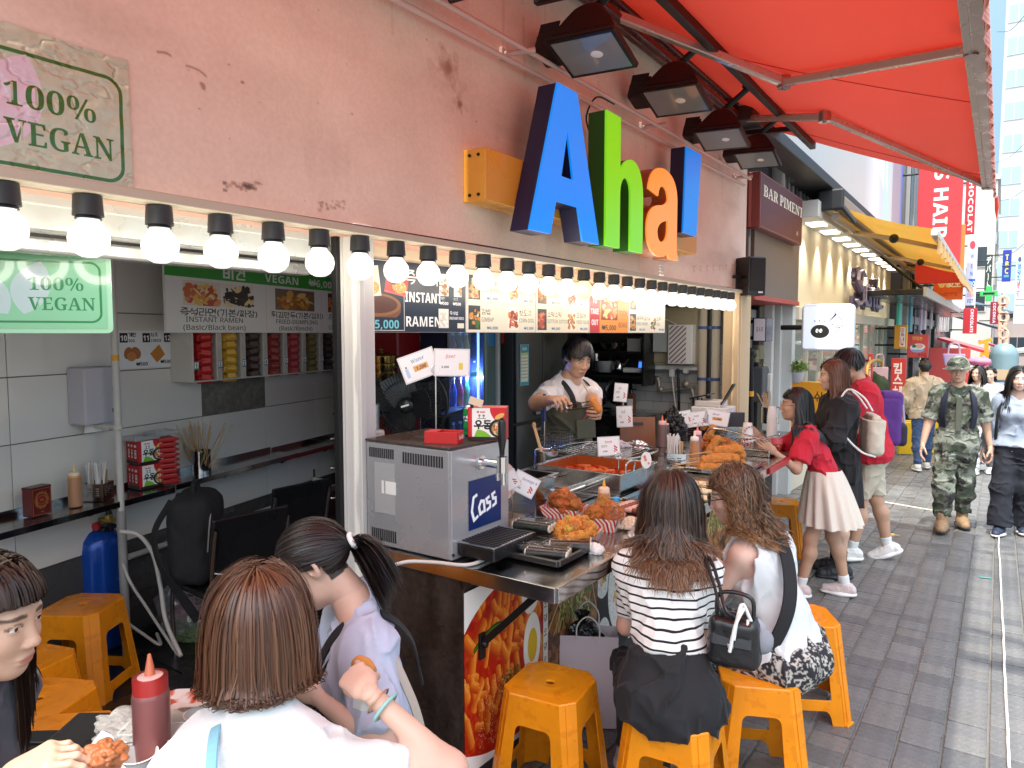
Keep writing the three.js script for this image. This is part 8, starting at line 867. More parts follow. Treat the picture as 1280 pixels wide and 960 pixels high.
{const z=-8.9,a=onZ(1001,438,z),b=onZ(1068,379,z),w=b.x-a.x,h=b.y-a.y,cx=(a.x+b.x)/2,cy=(a.y+b.y)/2,s=wT('round_cornered_sign','white square lightbox with rounded corners, a black oval and a drawn needle','sign',V(cx,cy,z));mesh('sign_box',prism(rrect(w,h,.07),.13,.015).translate(cx,cy,z-.13),mat([.72,.74,.8],.25),s);
const tx=canvas(384,352,(x,W,H)=>{x.fillStyle='#dfe6f6';x.fillRect(0,0,W,H);x.fillStyle='#10120f';x.beginPath();x.ellipse(135,210,76,56,0,0,7);x.fill();x.fillStyle='#fff';for(const X of[112,142]){x.beginPath();x.ellipse(X,204,12,17,.15,0,7);x.fill();}x.fillStyle='#10120f';for(const X of[116,145]){x.beginPath();x.ellipse(X,207,4,8,0,0,7);x.fill();}x.strokeStyle='#10120f';x.lineWidth=7;for(const[p,q,r,t]of[[90,118,92,132],[128,112,130,128],[168,120,166,134],[226,158,240,152]]){x.beginPath();x.moveTo(p,q);x.lineTo(r,t);x.stroke();}x.beginPath();x.moveTo(196,140);x.lineTo(268,74);x.lineTo(258,60);x.closePath();x.fill();x.lineWidth=4;x.beginPath();x.moveTo(262,70);x.quadraticCurveTo(250,40,268,30);x.moveTo(270,82);x.quadraticCurveTo(340,130,310,170);x.quadraticCurveTo(270,190,262,170);x.quadraticCurveTo(280,150,292,178);x.quadraticCurveTo(284,210,262,214);x.stroke();});
mesh('sign_face',face(w-.05,h-.05,cx,cy,z+.0015),pR(tx,.3,{emissive:rgb(.8,.86,1),emissiveIntensity:.25,emissiveMap:tx}),s,true);mesh('bracket',rod([X,cy,z-.07],[a.x,cy,z-.07],.03),M.blackMetal,s);}
{const z=-9.3,a=onZ(984,562,z),b=onZ(1032,478,z);cS('yellow_board','yellow painted stand board with black mascot-less brush marks below the white lightbox','board',984,478,1034,565,z,.06,tS(256,384,(x,w,h)=>{x.fillStyle='#e59a1c';x.fillRect(0,0,w,h);write(x,'수나',170,46,54,'#1c1408',.13);x.fillStyle='#14110c';x.beginPath();x.ellipse(170,230,40,26,0,0,7);x.fill();x.beginPath();x.ellipse(215,180,60,18,-.1,0,7);x.fill();}),mat([.7,.38,.06],.5)).userData.label='yellow board with two black brush marks below the white lightbox';}
{const p=onZ(996,478,-9.35),t=thing('potted_plant','small leafy green plant in a grey pot on the yellow board','plant',p,0);mesh('pot',lathe([[0,0],[.07,0],[.085,.13],[.09,.135],[.078,.13],[0,.12]],22),mat([.5,.52,.55],.6),t);const R=rng(9),g=[];for(let i=0;i<260;i++){const a=R()*6.3,u=R(),r=.13*sqrt(R()),e=new THREE.PlaneGeometry(.035,.022);geo(e,0,0,0,R()*3,R()*3,R()*3).translate(cos(a)*r,.15+.14*u*(1-r*3),sin(a)*r);g.push(e);}stuff(mesh('foliage',g,mat([.16,.28,.03],.7,0,{transmission:.3,thickness:0}),t));mesh('stem',[rod([0,.12,0],[.03,.22,0],.006),rod([0,.12,0],[-.04,.22,.02],.006)],mat([.12,.14,.04],.8),t);}
for(const[px,py,l,c]of[[1015,474,'cream cloth tote hanging in the cream shop window',[.6,.5,.38]],[1099,466,'pale pink tote bag hanging on a yellow bar by the cream shop',[.68,.42,.42]]]){const p=onX(px,py,X+(px>1050?.5:-.1)),t=thing('tote_bag',l,'bag',p,PI/2-.6,'hanging tote bags');mesh('bag_body',warp(box(.34,.4,.06,0,-.1,0,.02,0,0,0,2),(x,y,z)=>[x*(1-.15*y),y,z+.02*noise(x*12,y*12)]),mat(c,.9,0,{bumpMap:T.weave,bumpScale:.002}),t);mesh('strap',tube([[-.09,.09,0],[-.07,.3,0],[.07,.3,0],[.09,.09,0]],.012,6),mat(c,.9),t);}
{const t=wT('clothes_rail','yellow clothes rail outside the cream shop','rail',onX(1100,540,-1.7));const a=onX(1084,456,-1.7),b=onX(1103,446,-1.7);mesh('rail_frame',tube([V(a.x,gy(a.z),a.z),V(a.x,a.y-.1,a.z),V(a.x,a.y,a.z-.15),V(a.x,a.y,b.z+.2),V(a.x,a.y-.1,b.z),V(a.x,gy(b.z),b.z)],.025,8,80),mat([.6,.4,.08],.4,.5),t);mesh('foot_bar',rod([a.x-.2,gy(a.z)+.03,a.z],[a.x+.2,gy(a.z)+.03,a.z],.022),mat([.6,.4,.08],.4,.5),t);const g=[];const p=onX(1092,486,-1.7);mesh('leafy_plant',[sph(.22,p.x,p.y,p.z,1,1.3,1)].map(e=>warp(e,(x,y,z)=>[x+.1*(noise(x*14,y*14,z*14)-.5),y+.1*(noise(x*14+5,y*14,z*14)-.5),z])),mat([.03,.05,.02],.9),t);}
const yB=onX(985,163,-1.85).y,up=wT('louvre_facade','dark upper facade of vertical metal louvres above the cream shop','facade',V(X,yTop+.4,-14));mesh('backing',box(.3,yB-yTop+1.4,z0-z1+.8,X-.25,(yB+yTop)/2+.6,(z0+z1)/2+.4),mat([.06,.06,.065],.6),up);for(let i=0;i<46;i++)mesh('louvre',box(.16,yB-yTop+.1,.07,X-.03,(yB+yTop)/2+.2,z0+.6-i*.2,.006),[mat([.3,.3,.31],.45,.5),mat([.36,.36,.36],.45,.5),mat([.1,.1,.11],.4,.5)][i%3?0:(i%2)+1],up);mesh('black_window',box(.1,1.1,2.2,X+.06,yTop+1.0,-12.6,.006),M.dark,up);mesh('roof_beam',box(.3,.3,10,X+.1,yB-.1,-14,.01),M.dark,up);
{const s=thing('spotlight','small black spotlight under the louvred facade','spotlight',onX(968,163,-1.9),.5);mesh('lamp_body',geo(cyl(.1,.12,.26,0,0,0,18,1.1),0,0,0),M.black,s);mesh('lamp_glass',geo(cyl(.1,.1,.01,0,.135,0,18,0),0,0,0,1.1),mat([.5,.6,.65],.1),s);mesh('arm',rod([0,0,0],[-.2,.2,0],.02),M.blackMetal,s);}
{const xa=-1.8,a=onX(975,158,xa),b=onX(1126,200,xa),yb=onX(1090,270,xa).y,o2=wT('billboard','huge pale billboard with iridescent shapes above the cream shop','billboard',V(xa,yb+2,(a.z+b.z)/2)),H=6;const z2=onX(1126,290,xa).z;const L=a.z-z2+1;
const tx=canvas(768,384,(x,w,h)=>{const g=x.createLinearGradient(0,0,w,0);for(const[t,c]of[[0,'#b9b7b5'],[.55,'#c3c2c2'],[.66,'#e8eaf6'],[.72,'#c9d3f0'],[.78,'#b5e5d6'],[.83,'#cfd6dc'],[.88,'#8fd0d8'],[.93,'#c3b8cf'],[1,'#4a6fd8']])g.addColorStop(t,c);x.fillStyle=g;x.fillRect(0,0,w,h);x.fillStyle='#f3f2fb';for(const[X,W2]of[[470,26],[520,40],[575,16]]){x.beginPath();x.moveTo(X,h*.4);x.lineTo(X+W2,h*.4);x.lineTo(X+W2+14,h*.9);x.lineTo(X+14,h*.86);x.fill();}x.fillStyle='#9fa0ae';x.beginPath();x.ellipse(700,330,46,120,0,0,7);x.fill();for(let i=0;i<5;i++)la(x,'ART',724,190+i*14,13,'#e8eefc','bold');});
mesh('billboard_panel',box(.25,H,L,xa-.13,yb+H/2,a.z+1-L/2,.01),M.grey,o2);mesh('billboard_print',face(L,H,0,0,0,0,PI/2).translate(xa+.002,yb+H/2,a.z+1-L/2),pR(tx,.4),o2,true);mesh('lower_trim',box(.3,.12,L,xa-.12,yb-.06,a.z+1-L/2,.01),M.dark,o2);}
}
{
const y0=onX(1010,250,-1.9),zA=-9.6,fA=onZ(1168,286,zA),zB=onX(1215,345,fA.x).z,tx=-1.85,ty=y0.y+.1,o=wT('yellow_awning','yellow folding-arm awning over the cream shop','awning',V(tx,ty,(zA+zB)/2)),ym=mat([.82,.42,.015],.8,0,{transmission:.45,thickness:0,bumpMap:T.weave,bumpScale:.001});
const g=new THREE.PlaneGeometry(1,1,10,30),P=g.attributes.position;for(let i=0;i<P.count;i++){const u=P.getX(i)+.5,v=P.getY(i)+.5;P.setXYZ(i,lp(tx,fA.x,u),lp(ty,fA.y,u)-.05*sin(u*PI),lp(zA,zB,v));}g.computeVertexNormals();mesh('canopy',g,ym,o);
const vg=new THREE.PlaneGeometry(1,1,90,3),Q=vg.attributes.position;for(let i=0;i<Q.count;i++){const u=Q.getX(i)+.5,v=.5-Q.getY(i),z=lp(zA,zB,u);Q.setXYZ(i,fA.x+.03+.02*sin(z*9)*v,fA.y-v*.26*(1-.18*abs(sin(z*5))),z);}vg.computeVertexNormals();mesh('valance',vg,ym,o);
const am=mat([.36,.27,.19],.5,.4);for(const k of[.12,.42,.62,.88]){const z=lp(zA,zB,k),e=V(lp(tx,fA.x,.55),lp(ty,fA.y,.55)-.16,z+(k<.5?.5:-.5));mesh('folding_arm',[beam([tx,ty-.2,z],e,.06,.06),beam(e,[fA.x,fA.y-.08,z],.05,.05)],am,o);mesh('elbow',sph(.06,...e.toArray()),M.blackMetal,o);}
mesh('front_bar',beam([fA.x,fA.y-.04,zA],[fA.x,fA.y-.04,zB],.07,.07),M.ow,o);mesh('cassette',[box(.26,.2,zA-zB,tx+.05,ty-.02,(zA+zB)/2,.03),rod([tx+.1,ty-.2,zA],[tx+.1,ty-.2,zB],.05)],mat([.28,.23,.18],.5,.3),o);mesh('end_cap',[box(.3,.26,.08,tx+.06,ty,zA+.05,.03),rod([tx+.2,ty-.1,zA+.06],[tx+.34,ty-.3,zA+.04],.03)],M.dark,o);
}
function bU(name,label,x0,x1,z0,z1,y0,y1,m,win,roof){
const o=wT(name,label,'building',V((x0+x1)/2,y0,(z0+z1)/2));mesh('wall',box(x1-x0,y1-y0,z0-z1,(x0+x1)/2,(y0+y1)/2,(z0+z1)/2),m,o);mesh('roof',box(x1-x0+.3,.35,z0-z1+.3,(x0+x1)/2,y1+.17,(z0+z1)/2,.02),roof||M.grey,o);
for(const w of win||[]){const{side,n,rows,w:ww,h,ys,dy,gl,fr}=w;for(let r=0;r<rows;r++)for(let i=0;i<n;i++){const y=ys+r*dy;let f;if(side==='z'){const x=x0+(i+.5)*(x1-x0)/n;f=mesh('window',box(ww+.12,h+.12,.1,x,y,z0+.03,.01),fr||M.white,o);mesh('pane',box(ww,h,.05,x,y,z0+.07,.004),gl,f);mesh('mullion',box(.06,h,.03,x,y,z0+.1),fr||M.white,f);}else{const xx=side==='r'?x1:x0,sg=side==='r'?1:-1,z=z0-(i+.5)*(z0-z1)/n;f=mesh('window',box(.1,h+.12,ww+.12,xx+sg*.03,y,z,.01),fr||M.white,o);mesh('pane',box(.05,h,ww,xx+sg*.07,y,z,.004),gl,f);mesh('mullion',box(.03,h,.06,xx+sg*.1,y,z),fr||M.white,f);}}}
return o;
}
const GL=mat([.12,.2,.26],.08,.2),GLd=mat([.04,.05,.06],.1),GLw=mat([.5,.62,.68],.1);
bU('dark_shop_building','dark grey shop building with display windows beyond the cream shop',-7,-2.0,-19.2,-30,-1.4,7.5,mat([.1,.1,.1],.6),[{side:'r',n:5,rows:2,w:1.4,h:1.5,ys:2.6,dy:2.4,gl:GLd,fr:M.grey}],M.dark);
bU('grey_building','grey building with white signs behind the red banner',-8,-2.2,-30.2,-44,-2,9.5,mat([.36,.36,.36],.7),[{side:'r',n:5,rows:3,w:1.6,h:1.4,ys:2.5,dy:2.4,gl:GL}]);
bU('white_building','white plastered building with a stepped roof in the background',-7,-.6,-62,-80,-3.5,12.6,mat([.55,.53,.48],.8),[{side:'r',n:4,rows:3,w:1.8,h:1.5,ys:3,dy:3,gl:GLd},{side:'z',n:3,rows:2,w:1.2,h:1.4,ys:4,dy:3.2,gl:GLd}],M.ow);
bU('tower_block','tall pale tower block with bands of blue windows at the far end',-1.2,22,-120,-140,-6,55,mat([.42,.45,.48],.7),[{side:'z',n:8,rows:11,w:2.2,h:2.3,ys:6,dy:4.3,gl:mat([.3,.4,.45],.15,.1),fr:M.white}],M.white);
bU('blue_glass_building','dark blue-grey building with slanted glazing at the right edge',1.55,9,-46,-66,-3,13.5,mat([.12,.15,.18],.5),[{side:'z',n:4,rows:3,w:1.5,h:2,ys:7,dy:2.6,gl:GL,fr:M.grey},{side:'l',n:8,rows:3,w:1.8,h:2,ys:7,dy:2.6,gl:GL,fr:M.grey}],M.grey);
bU('brown_corner_shop','brown corner shop with glass front at the bend of the street',1.9,8,-34,-45.8,-2,4.2,mat([.16,.12,.1],.7),[{side:'l',n:4,rows:1,w:2,h:2,ys:.6,dy:3,gl:GLd,fr:M.dark},{side:'z',n:3,rows:1,w:1.4,h:2,ys:.6,dy:3,gl:GLd,fr:M.dark}],M.dark);
bU('pink_cafe','low pinkish stall building closing the street at the bend',-3.5,8,-84,-96,-4,3.2,mat([.42,.34,.32],.8),[{side:'z',n:6,rows:1,w:1.2,h:1.6,ys:.5,dy:2,gl:GLd,fr:M.grey}],M.dark);
{
const o=wT('shop_canopy','narrow black metal canopy over the dark shop windows','canopy',onX(1140,385,-1.5));const a=onX(1122,358,-1.5),b=onX(1196,386,-1.5);mesh('canopy_sheet',box(1.0,.1,a.z-b.z,-1.6,a.y-.1,(a.z+b.z)/2,.02),M.black,o);mesh('canopy_tie',[rod([-2,a.y+.7,a.z-1],[-1.15,a.y-.05,a.z-1],.025),rod([-2,a.y+.7,b.z+2],[-1.15,a.y-.05,b.z+2],.025)],M.blackMetal,o);mesh('front_trim',box(.05,.16,a.z-b.z,-1.09,a.y-.1,(a.z+b.z)/2,.01),mat([.5,.5,.48],.4),o);
const cs=[[.05,.5,.42],[.05,.35,.45],[.5,.42,.6],[.68,.66,.72],[.6,.58,.66],[.7,.7,.72]];const tl=['turquoise','cyan','lilac','first white','grey-white','last white'];cs.forEach((c,i)=>{const px=[1124,1138,1151,1156,1164,1172][i],p=onX(px,397,-1.85),t=thing('display_panel',`${tl[i]} lit display panel in the upper window of the dark shop`,'display',p,PI/2,'display panels of the dark shop');mesh('panel',box(.5,.7,.06,0,0,0,.01),mat(c,.4),t);mesh('panel_edge',box(.54,.04,.07,0,.36,0,.004),M.grey,t);});
const f=wT('glazed_storefront','grey glazed shopfront with black posts beyond the cream shop','shop front',onX(1150,460,-1.9));for(let i=0;i<6;i++)mesh('post',box(.14,4.4,.16,-1.92,1.0,-19.4-i*1.7,.01),i%2?M.black:mat([.3,.3,.3],.5),f);mesh('transom',box(.12,.2,9,-1.93,2.0,-23.8,.01),M.grey,f);mesh('upper_band',box(.14,.25,9,-1.93,3.35,-23.8,.01),mat([.4,.4,.38],.5),f);for(let i=0;i<5;i++)mesh('shop_window',box(.04,2.2,1.45,-1.97,.8,-20.25-i*1.7),mat([.3,.32,.33],.06,0,{transmission:.3,thickness:0}),f);for(let i=0;i<4;i++)mesh('gold_letter',box(.03,.22,.2,-1.82,1.55-i*.5,-22.6,.01),mat([.7,.65,.3],.4),f);
}
const Kv=(bg,fg,s,sz,o={})=>canvas(o.w||128,o.h||512,(x,w,h)=>{x.fillStyle=bg;x.fillRect(0,0,w,h);write(x,s,w/2-sz/2,o.y||30,sz,fg,o.lw||.15,'left',true);if(o.more)o.more(x,w,h);});
cS('red_banner','huge red banner with white sideways letters S HAIR','banner',1143,185,1206,355,-17.2,.12,canvas(256,700,(x,w,h)=>{x.fillStyle='#c8343a';x.fillRect(0,0,w,h);x.save();x.translate(92,60);x.rotate(PI/2);x.font='bold 118px sans-serif';x.fillStyle='#f5efee';x.fillText("'S HAIR",0,0);x.restore();}),mat([.5,.05,.06],.6));
cS('orange_sign','orange sign with a Korean snack shop name below the red banner','sign',1166,352,1204,375,-19,.12,canvas(256,160,(x,w,h)=>{x.fillStyle='#e8672a';x.fillRect(0,0,w,h);write(x,'명랑',40,-18,62,'#f6e8c8',.2);write(x,'핫도',120,-18,62,'#fff',.2);write(x,'스넥전문점',40,92,36,'#8a3a12',.08);}),mat([.75,.2,.04],.6));
cS('orange_sign','narrow plain orange sign standing upright beside the red banner','sign',1199,280,1207,352,-18.6,.12,null,mat([.75,.2,.04],.6));
cS('chocolate_banner','crimson banner with sideways white letters CHOCOLAT, above the pale buffet sign','banner',1205,215,1221,293,-22,.12,canvas(128,512,(x,w,h)=>{x.fillStyle='#b3242f';x.fillRect(0,0,w,h);x.save();x.translate(36,8);x.rotate(PI/2);x.font='bold 94px sans-serif';x.fillStyle='#f2ecec';x.fillText('CHOCOLAT',0,0);x.restore();}),mat([.42,.03,.05],.6));
cS('buffet_sign','pale lilac vertical sign with blue and red letters, below the crimson banner','sign',1206,293,1223,382,-23,.14,canvas(128,640,(x,w,h)=>{x.fillStyle='#c9cde8';x.fillRect(0,0,w,h);x.fillStyle='#c04858';x.beginPath();x.arc(64,90,38,0,7);x.fill();[['W','#3e68c4'],['E','#c85a6a'],['N','#5a6ac8'],['BBQ','#2c62d8'],['F &','#c23a58'],['ORK','#d87a8a'],['FET','#555']].forEach(([s,c],i)=>{x.fillStyle=c;if(i===3){x.fillRect(6,400,116,74);la(x,s,64,462,58,'#dfe8fa','bold','center');}else la(x,s,64,[210,300,370,0,520,566,620][i],50,c,'bold','center');});}));
cS('chocolate_banner','small crimson banner with sideways white letters CHOCOLATE, lower down the street','banner',1203,385,1222,417,-26,.1,canvas(160,256,(x,w,h)=>{x.fillStyle='#b3242f';x.fillRect(0,0,w,h);x.save();x.translate(84,6);x.rotate(PI/2);x.font='bold 52px sans-serif';x.fillStyle='#f2ecec';x.fillText('CHOCOLATE',0,0,244);x.restore();}),mat([.42,.03,.05],.6));
cS('hair_salon_sign','red standing sign with white vertical Korean letters beside the pavement','sign',1111,448,1133,528,-14.2,.1,Kv('#cf3f3a','#f5efe8','킴스헤어',88,{more:(x,w,h)=>{la(x,'Chocolat',64,425,26,'#f4d8b0','italic','center');for(let i=0;i<4;i++){x.fillStyle='#f0d8c8';x.fillRect(24,446+i*14,80,6);}}}),mat([.5,.06,.06],.5));
cS('hair_salon_sign','narrower red sign half hidden behind the girl with the white bag','sign',1083,442,1091,500,-12.8,.08,Kv('#cf3f3a','#f5efe8','킴스헤어',70,{}),mat([.5,.06,.06],.5));
cS('food_sign','square red sign with a picture of a noodle bowl','sign',1133,418,1161,447,-16.5,.1,canvas(256,256,(x,w,h)=>{x.fillStyle='#d14a46';x.fillRect(0,0,w,h);x.fillStyle='#f0c060';write(x,'맛있는',60,16,44,'#f3c55c',.12);x.fillStyle='#dfe4ee';x.beginPath();x.ellipse(128,140,96,40,-.08,0,7);x.fill();x.fillStyle='#e6ab8a';x.beginPath();x.ellipse(150,130,50,24,0,0,7);x.fill();x.fillStyle='#3a6a4a';x.beginPath();x.ellipse(84,128,26,20,0,0,7);x.fill();x.fillStyle='#8fa0c8';x.beginPath();x.ellipse(128,168,90,34,0,0,3.14);x.fill();write(x,'국수집',130,206,40,'#8a1c1c',.13);}),mat([.5,.08,.07],.5));
cS('yellow_sign','yellow vertical box sign with a white printed side, left of the noodle sign','sign',1117,406,1134,436,-16,.18,canvas(128,256,(x,w,h)=>{x.fillStyle='#dc9420';x.fillRect(0,0,w,h);x.fillStyle='#f4e8dc';x.fillRect(58,20,60,216);write(x,'미용',64,30,44,'#c24a3a',.12,'left',true);write(x,'네일',64,130,44,'#c24a3a',.12,'left',true);}),mat([.65,.36,.05],.5));
cS('katakana_sign','dark green vertical sign with white Japanese letters','sign',1230,318,1241,368,-38,.14,Kv('#33423c','#eef0ea','デパート',100,{y:20,lw:.13}),mat([.03,.05,.045],.5));
cS('blue_sign','navy vertical sign with yellow letters TBC','sign',1252,312,1265,352,-32,.14,canvas(128,420,(x,w,h)=>{x.fillStyle='#233a9a';x.fillRect(0,0,w,h);['T','B','C'].forEach((s,i)=>la(x,s,64,132+i*92,100,'#f0d832','bold','center'));x.fillStyle='#6fc0a0';x.fillRect(24,335,80,10);x.fillRect(24,355,80,10);}),mat([.03,.06,.3],.5));
cS('maroon_sign','maroon banner with sideways white letters COCOREA','sign',1237,377,1249,405,-33,.1,canvas(128,300,(x,w,h)=>{x.fillStyle='#8a1f34';x.fillRect(0,0,w,h);x.save();x.translate(40,10);x.rotate(PI/2);x.font='bold 62px sans-serif';x.fillStyle='#e8d8dc';x.fillText('COCOREA',0,0,280);x.restore();}),mat([.25,.02,.05],.5));
cS('pale_blue_sign','pale blue vertical sign with blue and red Korean letters at the right edge','sign',1266,318,1285,405,-27,.14,canvas(192,800,(x,w,h)=>{x.fillStyle='#bcd3e8';x.fillRect(0,0,w,h);x.fillStyle='#4a5a66';x.beginPath();x.arc(60,50,30,0,7);x.fill();write(x,'영덕회',30,100,62,'#1f6aa0',.16,'left',true);write(x,'생고기',26,300,62,'#c23a44',.16,'left',true);x.fillStyle='#c86a78';x.fillRect(20,510,150,12);x.fillStyle='#3a464e';x.fillRect(20,580,160,8);x.beginPath();x.ellipse(90,680,70,40,0,0,7);x.stroke();x.fillStyle='#e8e4da';x.beginPath();x.ellipse(90,680,60,32,0,0,7);x.fill();}));
{const z=-30,o=wT('letter_column','vertical column of peach coloured round letters hanging over the street','sign',onZ(1253,396,z));'OCOROU'.split('').forEach((ch,i)=>{const p=onZ(1253,376+i*10.5,z);const g=new TextGeometry(ch,{font:FONT,size:.34,depth:.1,curveSegments:4,bevelEnabled:true,bevelSize:.02,bevelThickness:.02,bevelSegments:1});mesh('letter',g.translate(p.x-.15,p.y-.17,z),mat([.8,.45,.32],.5),o);});mesh('pole',rod(onZ(1253,366,z),onZ(1253,440,z),.03),M.grey,o);}
{const z=-36,p=onZ(1236,367,z),o=thing('green_cross','green pharmacy cross sign under the dark green vertical sign','sign',p,0);mesh('cross',[box(.62,.22,.16,0,0,0,.02),box(.22,.62,.17,0,0,0,.02)],mat([.04,.4,.1],.4,0,{emissive:rgb(.02,.3,.05),emissiveIntensity:.4}),o);mesh('dark_core',box(.4,.1,.18,0,0,0,.01),M.dark,o);mesh('bracket',rod([-.8,0,0],[0,0,0],.03),M.blackMetal,o);}
{const z=-15.5,a=onZ(1174,490,z),o=thing('yellow_round_sign','yellow round-topped stand sign behind the soldier','sign',V(a.x,gy(z),z),0),h=a.y-gy(z)+.12,s=new THREE.Shape();s.moveTo(-.24,0);s.lineTo(.24,0);s.lineTo(.24,h-.25);s.absarc(0,h-.25,.24,0,PI,false);s.closePath();mesh('board',prism(s,.05,.006),mat([.78,.5,.02],.5),o);const tx=canvas(128,128,(x)=>{x.fillStyle='#e8b414';x.fillRect(0,0,128,128);write(x,'치킨',20,40,44,'#c8301c',.16);});mesh('board_print',face(.38,.3,0,h-.25,.053),pR(tx),o,true);mesh('dark_rim',tube([[.235,h-.25,.025],[.17,h-.08,.025],[0,h-.015,.025],[-.17,h-.08,.025],[-.235,h-.25,.025]],.018,6),M.black,o);}
{const p=onX(1133,560,-1.35),o=thing('wet_floor_stand','yellow folding stand on the pavement by the man in beige','floor stand',V(p.x,gy(p.z),p.z),.5);for(const s of[-1,1])mesh('board',box(.3,.62,.02,0,.32,s*.09,.008,s*.25),mat([.8,.5,.02],.4),o);mesh('handle',box(.12,.03,.03,0,.63,0,.01),mat([.8,.5,.02],.4),o);}
const fA_=(label,x0,x1,z,y0,y1,dz,c)=>{const o=wT('stall_awning',label,'awning',V((x0+x1)/2,y0,z)),g=new THREE.PlaneGeometry(1,1,8,4),P=g.attributes.position;for(let i=0;i<P.count;i++){const u=P.getX(i)+.5,v=P.getY(i)+.5;P.setXYZ(i,lp(x0,x1,u),lp(y0,y1,u),z-v*dz);}g.computeVertexNormals();mesh('canopy',g,mat(c,.8,0,{transmission:.2,thickness:0}),o);mesh('valance',box(.04,.25,dz,x1,y1-.12,z-dz/2,.01),mat(c,.8),o);mesh('front_edge',beam([x0,y0-.04,z],[x1,y1-.04,z],.06,.1),mat(c.map(v=>v*.8),.8),o);};
fA_('long red stall awning far down the left side',-2.1,-.2,-33,1.5,.9,5,[.6,.04,.05]);fA_('dark blue stall awning above the red one in the distance',-2.1,.0,-40,2.6,1.9,5,[.03,.05,.1]);fA_('pale beige stall awning below the red one in the distance',-2.0,-.6,-30,.55,.25,3.5,[.5,.42,.34]);fA_('pale blue awning under the maroon sign in the distance',-1.6,.6,-50,3.6,2.9,5,[.3,.42,.55]);fA_('grey-green flat awning at the right edge of the street',2.4,.35,-30,1.35,1.05,5,[.5,.5,.46]);fA_('small crimson awning in the gap under the peach letters',-1.0,.1,-46,1.3,.9,3,[.55,.05,.1]);
{const o=wT('yellow_crane_sign','yellow T-shaped sign arm over the far stalls','sign',onZ(1236,430,-31));const p=onZ(1233,428,-31),q=onZ(1233,446,-31);mesh('mast',beam(q,p,.13,.13),M.yellow,o);mesh('cross_arm',[beam(onZ(1223,429,-31),onZ(1240,424,-31),.12,.12),box(.3,.3,.12,q.x-.05,q.y,q.z)],M.yellow,o);}
{const z=-29,p=onZ(1255,440,z),o=thing('advert_column','blue-grey rounded kiosk with a cardboard sign at the bend','kiosk',V(p.x,gy(z),z),0),h=p.y-gy(z)+.3;mesh('kiosk_body',lathe([[.42,0],[.42,h-.42],[.36,h-.2],[.2,h-.04],[0,h]],26),mat([.18,.27,.3],.4),o);mesh('card_sign',box(.7,.35,.03,0,h-1.05,.45,.006),mat([.5,.36,.22],.8),o);mesh('lower_panel',box(.7,.5,.03,0,h-1.55,.45,.006),mat([.4,.5,.62],.6),o);}
{const t=thing('hanging_bag','lilac tote bag hanging above the soldier\'s cap in the distance','bag',onZ(1192,450,-20),0);mesh('bag_body',warp(box(.42,.3,.1,0,0,0,.04,0,0,0,2),(x,y,z)=>[x*(1+y),y,z]),mat([.58,.42,.66],.8),t);mesh('handle',tube([[-.12,.14,0],[-.08,.38,0],[.08,.38,0],[.12,.14,0]],.02,6),mat([.6,.5,.68],.8),t);}
for(const[px,py,l,c]of[[1224,452,'upper pink bundle on the far market stall',[.62,.2,.3]],[1226,464,'lower pink bundle on the far market stall',[.66,.25,.36]]]){const t=thing('pink_bundle',l,'goods',onZ(px,py,-25),0,'pink bundles on the far stall');mesh('bundle',warp(sph(.24,0,0,0,1.3,.55,1,20),(x,y,z)=>[x,y+.05*(noise(x*14,z*14)-.5),z]),mat(c,.7),t);mesh('knot',sph(.06,.1,.12,.05),mat(c,.7),t);}
{const t=wT('market_stall','red cloth-fronted market stall behind the soldier','stall',V(-1.5,gy(-27),-27));mesh('stall_body',box(1.2,1.1,2,-1.5,gy(-27)+.55,-27,.02),M.dark,t);mesh('red_panel',box(1.1,1.3,.06,-1.3,1.15+gy(-26)+.4,-25.9,.01),mat([.55,.07,.06],.7),t);for(const x of[-2.0,-.8])mesh('stall_post',rod([x,gy(-26),-26],[x,1.2,-26],.03),M.grey,t);}
{const w=wT('overhead_wires','thin black cables strung across the sky beside the awning','cable',V(1,12,-60));for(const[a,b,s]of[[[1246,40,40],[1290,8,30],.4],[[1246,318,50],[1292,292,46],.5],[[1240,250,60],[1292,228,50],.5],[[1236,205,70],[1290,170,60],.6],[[1226,300,60],[1290,332,40],.5]]){const A=atD(...a),B=atD(...b),m=A.clone().lerp(B,.5);m.y-=s;mesh('cable',tube([A,m,B],.018,5,24),M.black,w);}}
{const w=wT('shadow_cable_bundle','added black cable bundles out of view, casting shadow bands on the paving','cable',V(1,4.6,-3.4));for(const[z,y,r,s]of[[-3.35,4.5,.05,.3],[-2.6,4.9,.07,-.5]])mesh('cable',tube([[-.2,y+.1,z],[1,y-.15,z+s*.5],[2.6,y,z+s],[6,y+.6,z+s*2]],r,8,40),M.black,w);}  // cables added out of view so their shadows band the paving
